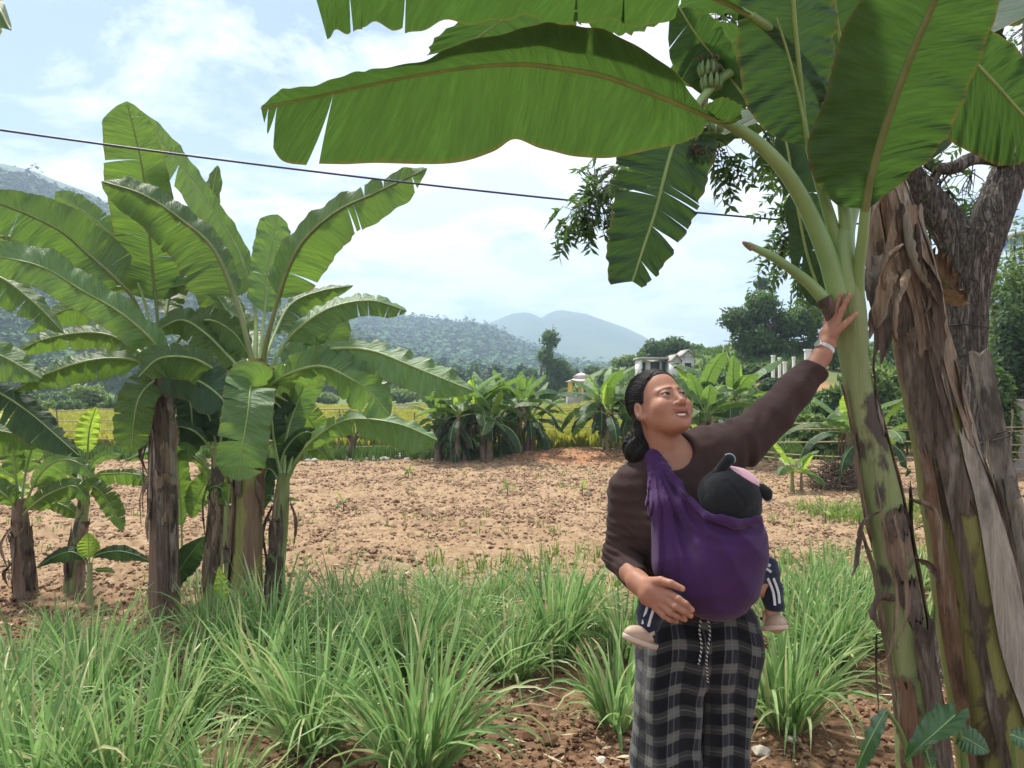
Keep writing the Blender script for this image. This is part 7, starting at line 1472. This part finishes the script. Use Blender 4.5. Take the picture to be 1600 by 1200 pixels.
# raised left hand laid on the stem: index and thumb in front, the other fingers going round it
WL = ARM_L[5]
HL_ch = [(w_([(1309, 503, 2.352), (1316, 484, 2.350), (1321, 472, 2.353), (1327, 460, 2.360)]), [.0100, .0088, .0082, .0068]),
         (w_([(1300, 524, 2.335), (1315, 511, 2.330), (1326, 501, 2.338), (1337, 490, 2.352)]), [.0125, .0105, .0092, .0074]),
         (w_([(1303, 503, 2.368), (1306, 484, 2.372), (1310, 470, 2.374), (1316, 459, 2.372)]), [.0098, .0088, .0082, .0066]),
         (w_([(1297, 507, 2.378), (1298, 491, 2.386), (1301, 478, 2.398), (1307, 469, 2.420)]), [.0094, .0084, .0078, .0064]),
         (w_([(1291, 513, 2.384), (1291, 500, 2.396), (1293, 490, 2.412), (1298, 483, 2.436)]), [.0085, .0074, .0068, .0058])]
HL_bl = [(w_([(1258, 596, 2.316), (1284, 556, 2.34), (1291, 540, 2.345)]), [.038, .0275, .0225]), (w_([(1291, 540, 2.345), (1300, 520, 2.348), (1308, 506, 2.352)]), [.0215, .0190, .0125]), (w_([(1291, 540, 2.352), (1296, 520, 2.366), (1300, 506, 2.370)]), [.020, .0190, .0125]), (w_([(1290, 538, 2.356), (1290, 522, 2.376), (1293, 514, 2.380)]), [.018, .0155, .0110])]
# right hand resting on the sling
HR_ch = [(w_([(1045, 927, 1.912), (1060, 936, 1.885), (1071, 944, 1.877), (1081, 953, 1.880)]), [.0105, .0092, .0085, .0070]),
         (w_([(1041, 937, 1.912), (1056, 948, 1.883), (1068, 955, 1.878), (1079, 962, 1.884)]), [.0103, .0092, .0085, .0070]),
         (w_([(1034, 945, 1.916), (1048, 957, 1.893), (1059, 963, 1.888), (1070, 968, 1.894)]), [.0098, .0087, .0080, .0066]),
         (w_([(1025, 950, 1.926), (1037, 962, 1.908), (1047, 968, 1.903), (1057, 971, 1.906)]), [.0090, .0078, .0072, .0060]),
         (w_([(1016, 910, 1.950), (1032, 908, 1.922), (1048, 912, 1.904), (1066, 920, 1.897)]), [.0140, .0118, .0100, .0080])]
HR_bl = [(w_([(984, 895, 2.05), (996, 908, 2.005)]), [.029, .0255]), (w_([(996, 908, 2.005), (1020, 918, 1.945), (1043, 928, 1.915)]), [.0250, .0190, .0130]), (w_([(996, 909, 2.005), (1016, 926, 1.945), (1038, 938, 1.915)]), [.0240, .0195, .0135]), (w_([(996, 910, 2.005), (1012, 934, 1.950), (1028, 948, 1.925)]), [.022, .0180, .0120])]
def build_body():
    pieces = []
    V, F = surface_nets(lambda p: sm_min(sdf_head(to_head(p)) * HS, sdf_neck(to_head(p)) * HS, .018), HC - (.15, .16, .215), HC + (.14, .16, .15), .0024); pieces.append((V, F, fac_col(V)))
    def chest(p):
        d = woman_core(p); d = sm_min(d, sd_chain(p, ARM_R, [.044, .036, .024], .02), .03); d = sm_min(d, sd_chain(p, ARM_L, [.066, .060, .052, .044, .036, .026], .02), .04)
        for a_, s in ((Pn(1057, 1010, 2.18), -1), (Pn(1140, 1010, 2.19), 1)):
            ft = np.array((a_[0] + s * .0 - .0, 2.19, .09)); kn = (a_ + ft) / 2 + (0, -.01, 0); d = sm_min(d, sd_chain(p, [a_, kn, ft], [.06, .045, .03], .03), .04); d = sm_min(d, sd_caps(p, ft + (0, .02, -.045), ft + (s * .02, -.15, -.055), .036, .024), .03)
        return sm_min(d, sdf_neck(to_head(p)) * HS + .002, .03)
    V, F = surface_nets(chest, (.20, 1.95, -.02), (.96, 2.42, 1.50), .008); pieces.append((V, F, np.ones((len(V), 3))))
    for ch, bb in ((HL_ch, HL_bl), (HR_ch, HR_bl)):
        f = hand_sdf(ch, bb); allp = np.concatenate([np.array(c[0]) for c in ch + bb]); V, F = surface_nets(f, allp.min(0) - .03, allp.max(0) + .03, .0016)
        col = np.ones((len(V), 3)) * (.92, .88, .86)
        for c, rd in ch:
            tip = c[-1]; dr = c[-1] - c[-2]; dr /= np.linalg.norm(dr); vw = tip - np.array((0, 0, CAMH)); vw /= np.linalg.norm(vw); nail = tip + dr * rd[-1] * .3 - vw * rd[-1] * .95; col[np.linalg.norm((V - nail), axis=1) < rd[-1] * .75] = (1.25, 1.2, 1.2)
        pieces.append((V, F, col))
    V, F, C, n = [], [], [], 0
    for v, f, c in pieces: V.append(v); F.append(f + n); C.append(c); n += len(v)
    o = link_mesh('body', np.concatenate(V), np.concatenate(F), M['skin'], None, True, None, col=np.concatenate(C))
    m = o.modifiers.new('relax', 'SMOOTH'); m.factor = .5; m.iterations = 1
    dg = bpy.context.evaluated_depsgraph_get(); me = bpy.data.meshes.new_from_object(o.evaluated_get(dg)); o.modifiers.clear(); o.data = me; me.name = 'body'; me.polygons.foreach_set('use_smooth', np.ones(len(me.polygons), dtype=bool))
    return adopt(o, WR)
WB = build_body()
# eyes, looking up to the right
def eyes():
    t = NT('eye'); vc = t.n('ShaderNodeVertexColor', layer_name='Col').outputs[0]; M['eye'] = t.done(t.bsdf(vc, .12, None, .6))
    look = np.array((-.12, .94, .17)); look /= np.linalg.norm(look)
    for s in (1, -1):
        th = np.linspace(0, np.pi, 25); ph = np.linspace(0, 2 * np.pi, 33)[:-1]; T_, P_ = np.meshgrid(th, ph, indexing='ij'); c = np.stack([np.sin(T_) * np.cos(P_), np.cos(T_), np.sin(T_) * np.sin(P_)], -1).reshape(-1, 3)
        idx = np.arange(25 * 32).reshape(25, 32); F = np.stack([idx[:-1], np.roll(idx, -1, 1)[:-1], np.roll(idx, -1, 1)[1:], idx[1:]], -1).reshape(-1, 4)
        # rotate pole (+y) to the look direction
        y = look; x = np.cross(y, (0, 0, 1.)); x /= np.linalg.norm(x); z = np.cross(x, y); cc = c @ np.stack([x, y, z]); ang = np.degrees(np.arccos(np.clip(c[:, 1], -1, 1)))
        col = np.where((ang < 15)[:, None], (.004, .004, .004), np.where((ang < 35)[:, None], (.035, .016, .009), (.42, .38, .36))).astype(float)
        e0 = EYE * (s, 1, 1); adopt(link_mesh('eyeball', from_head(cc * ER + e0), F, M['eye'], None, True, None, col=col), WR)
    mb = MB(); s = np.linspace(-1, 1, 17); q = np.stack([s * .0245, .0862 - .0125 * s ** 2, -.0702 + .0085 * s ** 2], -1)
    V = np.concatenate([from_head(q + (0, 0, .0030)), from_head(q - (0, 0, .0038))]); i = np.arange(16); mb.add(V, np.stack([i, i + 1, i + 18, i + 17], -1)); M['teeth'] = simple('teeth', (.72, .68, .60), .25, .03, 60, .1); mb.build('teeth', M['teeth'], WR)
eyes()
# hair: swept back over the skull, low bun at the nape
BUN = (-.052, -.075, -.095)
def sdf_hair(q):
    n_ = vnoise(q * (60, 25, 60), 4); d = sd_ell(q, (0, -.022, .043), (.082, .098, .087)) + .0012 * n_
    # hairline: a tilted plane over the forehead and behind the temples and ears
    line = q[:, 1] - np.interp(q[:, 2], [-.09, -.05, -.02, .01, .05, .084, .094, .11, .14], [-.062, -.046, -.016, .012, .030, .058, .074, .095, .12]) + .0015 * vnoise(q * 150, 8)
    d = sm_max(d, line * .7, .003); ear = np.abs(q); d = sm_max(d, -sd_ell(np.stack([np.abs(q[:, 0]), q[:, 1], q[:, 2]], 1), (.082, -.006, -.014), (.020, .021, .032)), .005)
    d = sm_max(d, -(q[:, 2] + .075), .01)
    d = sm_min(d, sd_caps(q, (.0, -.082, -.01), (.022, -.096, -.070), .046, .036), .03)
    b = sd_ell(q, (.044, -.112, -.096), (.052, .046, .056)) + .0035 * np.sin(np.arctan2(q[:, 0] - .044, q[:, 1] + .11) * 5 + q[:, 2] * 160) + .002 * n_
    return sm_min(d, b, .012)
hr = netmesh('hair', lambda p: sdf_hair(to_head(p)) * HS, HC - (.19, .19, .22), HC + (.15, .22, .16), .0028, M['hair'], None, WR)
def strands():
    rs_ = np.random.RandomState(2); mb = MB()
    for i in range(30):   # stray hairs: crown and around the bun
        if i < 24: a = rs_.uniform(-.06, .06); p = [(a, .012 + rs_.uniform(-.05, .015), .121), (a + rs_.normal(0, .006), .01, .130 + rs_.uniform(-.004, .004)), (a + rs_.normal(0, .01), -.06, .116)]
        else: c = np.array((.03, -.105, -.10)); d = rs_.normal(0, 1, 3); d[1] -= .3; d /= np.linalg.norm(d); p = [c + d * .03, c + d * .047 + rs_.normal(0, .006, 3), c + d * .055 + rs_.normal(0, .012, 3) + (0, 0, -.022)]
        tube(mb, from_head(cr(p, 8)), [.0005] * 7 + [.0003], 4, cap=False)
    C0 = np.array((0, -.022, .043)); Rr = np.array((.0832, .0992, .0882)); e1 = (np.array((.022, -.105, -.045)) - C0) / Rr; e1 /= np.linalg.norm(e1)
    for i in range(520):
        z = rs_.uniform(-.01, .116); y = np.interp(z, [-.09, -.05, -.02, .01, .05, .084, .094, .11, .14], [-.062, -.046, -.016, .012, .030, .058, .074, .095, .12]) - .007 - rs_.uniform(0, .03) * rs_.choice([.1, 1]); y = min(y, .050)
        u = 1 - ((y - C0[1]) / Rr[1]) ** 2 - ((z - C0[2]) / Rr[2]) ** 2; u = max(u, .0); x = math.sqrt(u) * Rr[0] * rs_.choice([-1, 1]); d0 = (np.array((x, y, z)) - C0) / Rr; d0 /= np.linalg.norm(d0)
        tt = np.linspace(0, 1, 12)[:, None]; dm = d0 * .75 + np.array((0, -.62, .50)); dm /= np.linalg.norm(dm); dd = d0 * (1 - tt) ** 2 + 2 * dm * tt * (1 - tt) * 1.2 + e1 * tt ** 2; dd /= np.linalg.norm(dd, axis=1)[:, None]; dd = dd + rs_.normal(0, .012, 3) * np.sin(tt * 3.14)
        tube(mb, from_head(C0 + dd * Rr * (1.0 + .012 * np.sin(tt * 3.14) * rs_.uniform(0, 1))), .0011, 4, cap=False)
    for i in range(160):    # coils of the bun
        c = np.array((.044, -.112, -.096)); a0 = rs_.uniform(0, 6.28); r = rs_.uniform(.6, 1.05); ph = rs_.uniform(-1, 1); aa = a0 + np.linspace(0, 2.2, 10); k = math.sqrt(max(.05, 1 - ph * ph))
        tube(mb, from_head(c + np.stack([np.full(10, ph * .052), np.cos(aa) * .048 * k, np.sin(aa) * .058 * k], -1) * 1.02 + rs_.normal(0, .0015, (10, 3))), .0010, 4, cap=False)
    for i in range(26):     # wisps round the ear and neck
        p = np.array((rs_.choice([-1, 1], p=[.2, .8]) * .074, -.03 + rs_.normal(0, .012), -.01)); tube(mb, from_head(cr([p, p + rs_.normal(0, .006, 3) + (.004, -.012, -.035), p + rs_.normal(0, .012, 3) + (.0, -.03, -.075)], 8)), .0006, 4, cap=False)
    o = mb.build('hair_strands', M['hair']); sub(o, hr, WR); o['kind'] = 'stuff'
strands()
# trousers
def sdf_tro(p):
    zt = CAMH - (948 - 600) / FPX * 2.15
    d = sd_ell(p, Pn(1097, 990, 2.19), (.160, .120, .135)); th = None
    for pts, rad in (((1052, 1010, 2.18), (1040, 1190, 2.17), (1042, 1440, 2.19)), (.098, .088, .080)), (((1141, 1010, 2.19), (1127, 1190, 2.18), (1122, 1440, 2.19)), (.088, .066, .068)):
        e = sd_chain(p * (1, .92, 1) + (0, .08 * 2.18, 0), w_(pts), rad, .02); th = e if th is None else sm_min(th, e, .012)
    d = sm_min(d, th, .06); x = p[:, 0]; a = np.arctan2(p[:, 1] - 2.18, x - Pn(1095, 1100, 2.18)[0])
    fade = smooth((zt - p[:, 2]) / .15)
    d += (.007 * np.sin(a * 9 + 3 * p[:, 2] + 2 * vnoise(p * 4, 6)) + .010 * vnoise(p * (11, 11, 4), 9)) * fade + .005 * vnoise(p * (9, 9, 22), 10)
    d += .002 * np.sin(a * 60) * np.exp(-((p[:, 2] - zt) / .04) ** 2)
    inner = d + .006
    return np.maximum(np.maximum(d, p[:, 2] - zt), .07 - p[:, 2])
def tro_uv(V):
    x0 = Pn(1096, 1100, 2.18)[0]; L_ = V[:, 0] < x0; cx = np.where(L_, Pn(1044, 1190, 2.17)[0], Pn(1139, 1190, 2.18)[0]); r_ = np.where(L_, .100, .088); a = np.arctan2(V[:, 0] - cx, -(V[:, 1] - 2.20)); z = V[:, 2]
    return np.stack([1 + .010 * vnoise(V * (5, 5, 6), 8) + r_ * a + np.where(L_, 0, .021), z + .016 * np.sin(a * 2 + V[:, 0] * 9) + .008 * vnoise(V * 7, 3), z * 0], -1)
tro = netmesh('trousers', sdf_tro, (.28, 1.98, .04), (.76, 2.40, .94), .006, M['plaid'], None, WR, tro_uv); tro['label'] = 'dark plaid pyjama trousers'
def cord_mat():
    t = NT('striped_cord'); s = t.n('ShaderNodeSeparateXYZ', {0: t.n('ShaderNodeUVMap').outputs[0]}); v = t.math('FRACT', t.math('ADD', t.math('MULTIPLY', s.outputs[0], 90), s.outputs[1])); return t.done(t.bsdf(t.mix(t.math('GREATER_THAN', v, .55), (.01, .01, .012), (.55, .55, .52)), .8))
M['cord'] = cord_mat()
def front_y(f, px, py, d0=1.80, d1=2.2):
    "distance at which the ray through (px, py) meets the surface f = 0"
    for d in np.arange(d0, d1, .002):
        if f(Pn(px, py, d)[None])[0] < 0: return d
    return d1
for pts in ([(1096, 962), (1093, 985), (1096, 1010), (1092, 1038)], [(1105, 962), (1109, 990), (1104, 1030), (1106, 1068)]):
    mb = MB(); q = [Pn(a, b, front_y(sdf_tro, a, max(b, 968)) - .006) for a, b in pts]; tube(mb, cr(q, 40), .0030, 8); sub(mb.build('drawstring', M['cord']), tro, WR)
# watch
def watch():
    t = simple('steel_watch', (.55, .53, .50), .25, .05, 30, .1, .001, .5, .9); c = Pn(1289, 545, 2.344); ax = ARM_L[5] - ARM_L[4]; ax /= np.linalg.norm(ax); X = np.cross(ax, (0, 1, 0)); X /= np.linalg.norm(X); Y = np.cross(ax, X); a = np.linspace(0, 2 * np.pi, 41); mb = MB()
    for i in range(36):
        a0 = a[i] if i < 40 else 0; p = c + (X * math.cos(i / 36 * 6.283) * .0265 + Y * math.sin(i / 36 * 6.283) * .0255); q = c + (X * math.cos((i + .8) / 36 * 6.283) * .0265 + Y * math.sin((i + .8) / 36 * 6.283) * .0255)
        tube(mb, [p - ax * .006, p + ax * .006], .0023, 6); 
    w = mb.build('watch_strap', t); adopt(w, WR); mb = MB(); f = c - Y * 0 - X * .026 * math.copysign(1, X[0]) * 1 + np.array((0, -.006, 0)); n_ = (f - c) / np.linalg.norm(f - c); tube(mb, [f - n_ * .001, f + n_ * .005, f + n_ * .006], [.013, .013, .011], 20); sub(mb.build('watch_case', t), w, WR)
watch()
# sling
SH = Pn(1018, 712, 2.13); HBc = Pn(1140, 773, 1.985)
def sdf_sling(p):
    d = sd_ell(p, Pn(1117, 886, 2.035), (.126, .132, .142))
    d = sm_min(d, sd_ell(p, Pn(1130, 840, 2.05), (.108, .13, .085)), .05)
    d = sm_min(d, sd_chain(p, w_([(1019, 716, 2.125), (1032, 790, 2.045), (1052, 870, 2.02)]), [.017, .033, .060], .02), .03)
    d = sm_min(d, sd_chain(p, w_([(1026, 716, 2.125), (1066, 790, 2.02), (1110, 830, 1.99)]), [.016, .028, .050], .02), .03)
    d = sm_min(d, sd_chain(p, w_([(1020, 716, 2.13), (1040, 718, 2.24), (1085, 800, 2.29)]), [.022, .026, .03], .02), .02)     # over the shoulder to the back
    d = sm_min(d, sd_chain(p, w_([(1150, 900, 2.12), (1165, 900, 2.20), (1130, 850, 2.30)]), [.06, .05, .04], .02), .03)
    d = sm_min(d, sd_chain(p, w_([(1038, 728, 2.075), (1072, 772, 1.995), (1103, 806, 1.935), (1145, 819, 1.908), (1186, 812, 1.945)]), [.008, .010, .011, .011, .010], .01), .010)
    v = p - SH; ds = np.linalg.norm(v, axis=1); a = np.arctan2(v[:, 0], -v[:, 2]); side = smooth((.42 - a) / .35)
    f = np.sin(a * 52 + 2.0 * vnoise(p * 5, 3)) * .5 + np.sin(a * 83 + 1.3 + 3 * vnoise(p * 4, 5)) * .35
    d += f * (.0020 + .0036 * smooth(ds / .2) * side) * (1 - smooth((ds - .15) / .30) * (1 - side)) * (1 - .7 * smooth((ds - .33) / .14))
    # crossing folds low down and hammock lines
    b = p - Pn(1080, 800, 2.0); d += .0022 * np.sin((p[:, 2] + .5 * (p[:, 0] - .55) ** 2 * 4) * 110 + 3 * vnoise(p * 6, 9)) * smooth((Pn(0, 900, 2)[2] - p[:, 2]) / .06) * .8 + .0015 * vnoise(p * 22, 11)
    d += .0064 * (np.abs(np.sin(a * 15 + 1.6 * vnoise(p * 4, 13))) - .5) * smooth(ds / .12) * (1 - .6 * smooth((ds - .36) / .1)) + .005 * vnoise(p * (7, 7, 13), 15)
    hb = np.linalg.norm((p - HBc), axis=1); d += .0035 * np.sin(hb * 190 + 2 * vnoise(p * 7, 4)) * np.exp(-((hb - .11) / .035) ** 2)
    # hollow where the child's head rests
    d = sm_max(d, -(np.linalg.norm((p - Pn(1140, 768, 1.985)) * (1, 1, 1.08), axis=1) - .078), .008)
    return d
sl = netmesh('sling', sdf_sling, (.30, 1.86, .86), (.78, 2.36, 1.42), .0040, M['sling'], None, WR); sl['label'] = 'purple cotton baby sling tied over one shoulder'

# --- the child
CR_ = empty('person', tuple(Pn(1140, 905, 2.03)), 'small child carried in the purple sling, charcoal knitted hat with ears, beige shoes', 'child')
HB = Pn(1140, 773, 1.985)
def sdf_child(p):
    d = np.linalg.norm((p - HB), axis=1) - .066; d = sm_min(d, sd_caps(p, HB + (-.02, .01, -.04), Pn(1125, 860, 2.05), .035, .075), .03); d = sm_min(d, sd_caps(p, Pn(1125, 860, 2.05), Pn(1120, 920, 2.05), .075, .075), .03)
    d = sm_min(d, sd_chain(p, w_([(1090, 930, 2.03), (1025, 945, 1.985), (1012, 985, 1.975), (990, 990, 1.96)]), [.045, .030, .017, .014], .01), .02)
    d = sm_min(d, sd_chain(p, w_([(1150, 920, 2.05), (1200, 905, 2.06), (1208, 962, 2.04), (1218, 972, 2.02)]), [.045, .030, .016, .013], .01), .02)
    return d
netmesh('body', sdf_child, (.28, 1.88, .85), (.76, 2.18, 1.36), .005, M['skin_child'], None, CR_)
def ctro(p):
    d = sd_chain(p, w_([(1062, 930, 2.00), (1030, 935, 1.985), (1017, 955, 1.98), (1012, 976, 1.975)]), [.046, .040, .034, .029], .015); e = sd_chain(p, w_([(1172, 900, 2.04), (1196, 890, 2.055), (1204, 920, 2.055), (1211, 944, 2.04)]), [.040, .032, .030, .026], .015)
    d = np.maximum(d, (Pn(0, 983, 1.975)[2]) - p[:, 2]); e = np.maximum(e, (Pn(0, 952, 2.04)[2]) - p[:, 2]); d = np.minimum(np.minimum(d, e), sd_caps(p, Pn(1066, 925, 2.03), Pn(1168, 905, 2.06), .030, .030)) + .002 * np.sin(p[:, 2] * 150 + 3 * vnoise(p * 12, 3)) + .0015 * vnoise(p * 30, 2); return d
ct = netmesh('trousers', ctro, (.30, 1.88, .86), (.72, 2.14, 1.12), .0035, M['navy'], None, CR_)
def stripe(f, pts, w, half=.0035):
    pp = [Pn(a, b, front_y(f, a, b, 1.85, 2.1) - .0025) for a, b in pts]; c = cr(pp, 24); mb = MB(); T = np.gradient(c, axis=0); T /= np.linalg.norm(T, axis=1)[:, None]; X = np.cross(T, (0, 1, 0)); X /= np.linalg.norm(X, axis=1)[:, None]; Y = np.cross(T, X)
    V = np.stack([c - X * half, c - X * half * .6 + Y * .0, c + X * half * .6, c + X * half], 1); V[:, 1:3, 1] -= .001; idx = np.arange(96).reshape(24, 4); mb.add(V.reshape(-1, 3), np.stack([idx[:-1, :-1], idx[1:, :-1], idx[1:, 1:], idx[:-1, 1:]], -1).reshape(-1, 4)); sub(mb.build('side_stripe', M['white_stripe']), ct, CR_)
for pts in ([(1014, 941), (1009, 957), (1004, 975)], [(1023, 946), (1018, 962), (1013, 979)], [(1190, 884), (1200, 905), (1208, 925), (1211, 946)], [(1200, 884), (1209, 905), (1216, 925), (1218, 943)]): stripe(ctro, pts, .003)
for pts in ([(1188, 880), (1196, 880), (1204, 884)], [(1190, 890), (1197, 889), (1205, 894)]): stripe(ctro, pts, .003)
def shoe(ankle, heel, toe, up, lb):
    ankle, heel, toe = map(np.array, (ankle, heel, toe)); d = toe - heel; L_ = np.linalg.norm(d); T = d / L_; U = np.array(up, float); U -= T * U.dot(T); U /= np.linalg.norm(U); S = np.cross(T, U)
    def f(p, part=0):
        q = p - (heel + toe) / 2; l = np.stack([q @ T, q @ S, q @ U], 1)
        sole = sd_ell(l, (0, 0, -.006), (L_ * .60, .031, .05)); sole = sm_max(sole, np.abs(l[:, 2] + .013) - .0065, .003)
        up_ = sd_ell(l, (.010, 0, -.002), (L_ * .49, .026, .025)); up_ = sm_max(up_, -sd_ell(l, (-L_ * .26, 0, .024), (.020, .019, .026)), .004)
        strapd = np.maximum(sd_ell(l, (-L_ * .10, 0, .004), (.012, .029, .036)), -(l[:, 2])); up_ = sm_min(up_, strapd, .002)
        return sole if part else up_
    allp = np.stack([heel, toe]); V, F = surface_nets(f, allp.min(0) - .05, allp.max(0) + .05, .0022); o = link_mesh('shoe', V, F, M['beige'], None, True); adopt(o, CR_); o['label'] = lb
    V, F = surface_nets(lambda p: f(p, 1), allp.min(0) - .05, allp.max(0) + .05, .0022); s2 = link_mesh('sole', V, F, M['sole'], None, True); sub(s2, o, CR_)
    mb = MB(); c = (heel + toe) / 2 - T * L_ * .10 + U * .012 - S * .029 * np.sign(S[1]); tube(mb, [c, c - S * .003 * np.sign(S[1])], [.0045, .004], 12); sub(mb.build('strap_button', M['hat']), o, CR_)
shoe(Pn(1012, 980, 1.975), Pn(1024, 1001, 1.985), Pn(982, 987, 1.935), (.15, 0, 1), 'beige shoe on the child\'s left in the photo, toe pointing left')
shoe(Pn(1210, 955, 2.04), Pn(1199, 974, 2.075), Pn(1220, 972, 2.0), (0, 0, 1), 'beige shoe by the tall grass, toe towards the viewer')
# hat
PN = np.array((.52, -.10, .85)); PN /= np.linalg.norm(PN)
def sdf_hat(p):
    q = p - HB; d = sd_ell(q, (0, 0, 0), (.083, .082, .074)) + .0010 * vnoise(p * 60, 3) + .003 * vnoise(p * 14, 6)
    d = sm_min(d, sd_ell(p, Pn(1160, 796, 1.99), (.046, .06, .030)), .02)
    v = p - Pn(1150, 770, 1.91); d += .0025 * np.exp(-((v[:, 0] * .8 + v[:, 2] * .6) / .006) ** 2) * (np.linalg.norm(v, axis=1) < .04)
    return d
ht = netmesh('hat', sdf_hat, HB - (.12, .11, .11), HB + (.12, .11, .11), .0028, M['hat'], None, CR_); ht['label'] = 'charcoal knitted hat with stuffed ears'
def ear_sdf(pts, rad): return lambda p: sd_chain((p - np.array(pts[0])) * (1, 1.0, 1) + np.array(pts[0]), pts, rad, .008)
for pts, rad in ((w_([(1122, 742, 1.975), (1131, 727, 1.965), (1139, 718, 1.96)]), [.018, .0125, .0150]), (w_([(1180, 764, 1.955), (1190, 764, 1.95), (1198, 770, 1.945), (1199, 776, 1.945)]), [.012, .0125, .0125, .0115])):
    f = ear_sdf(pts, rad); allp = np.array(pts); netmesh('hat_ear', f, allp.min(0) - .03, allp.max(0) + .03, .0022, M['hat'], None, CR_, sub_of=ht)
    e = np.array(pts[-1]); dr = e - np.array(pts[-2]); dr /= np.linalg.norm(dr); a = np.linspace(-1.4, 1.4, 20); U = np.cross(dr, (0, 1, 0)); U /= np.linalg.norm(U); mb = MB(); tube(mb, [e + (dr * math.cos(x) + U * math.sin(x)) * rad[-1] * 1.01 for x in a], .0016, 6); sub(mb.build('ear_trim', M['pale_blue']), ht, CR_)
def sdf_panel(p):
    d = sdf_hat(p) - .0022; c = Pn(1161, 745, 1.95); q = p - c; n_ = PN; return np.maximum(d, -(q @ n_) + .0 )
netmesh('pink_panel', sdf_panel, HB - (.11, .10, .02), HB + (.12, .10, .11), .0024, M['pink'], None, CR_, sub_of=ht)
# ---------------------------------------------------------------- the humid air
def haze():
    mb = MB(); zt = 165.0; box(mb, (0, 640, (zt - 4) / 2), (2600, 1540, zt + 4))
    o = mb.build('haze', None, smooth_=False); o['kind'] = 'stuff'
    m = bpy.data.materials.new('haze'); m.use_nodes = True; m.node_tree.nodes.clear()
    out = m.node_tree.nodes.new('ShaderNodeOutputMaterial'); v = m.node_tree.nodes.new('ShaderNodeVolumePrincipled')
    v.inputs['Color'].default_value = (0.62, 0.77, 1.0, 1); v.inputs['Density'].default_value = HAZE; v.inputs['Anisotropy'].default_value = 0.5
    m.node_tree.links.new(v.outputs[0], out.inputs['Volume']); o.data.materials.append(m)
HAZE = 0.00115
haze()
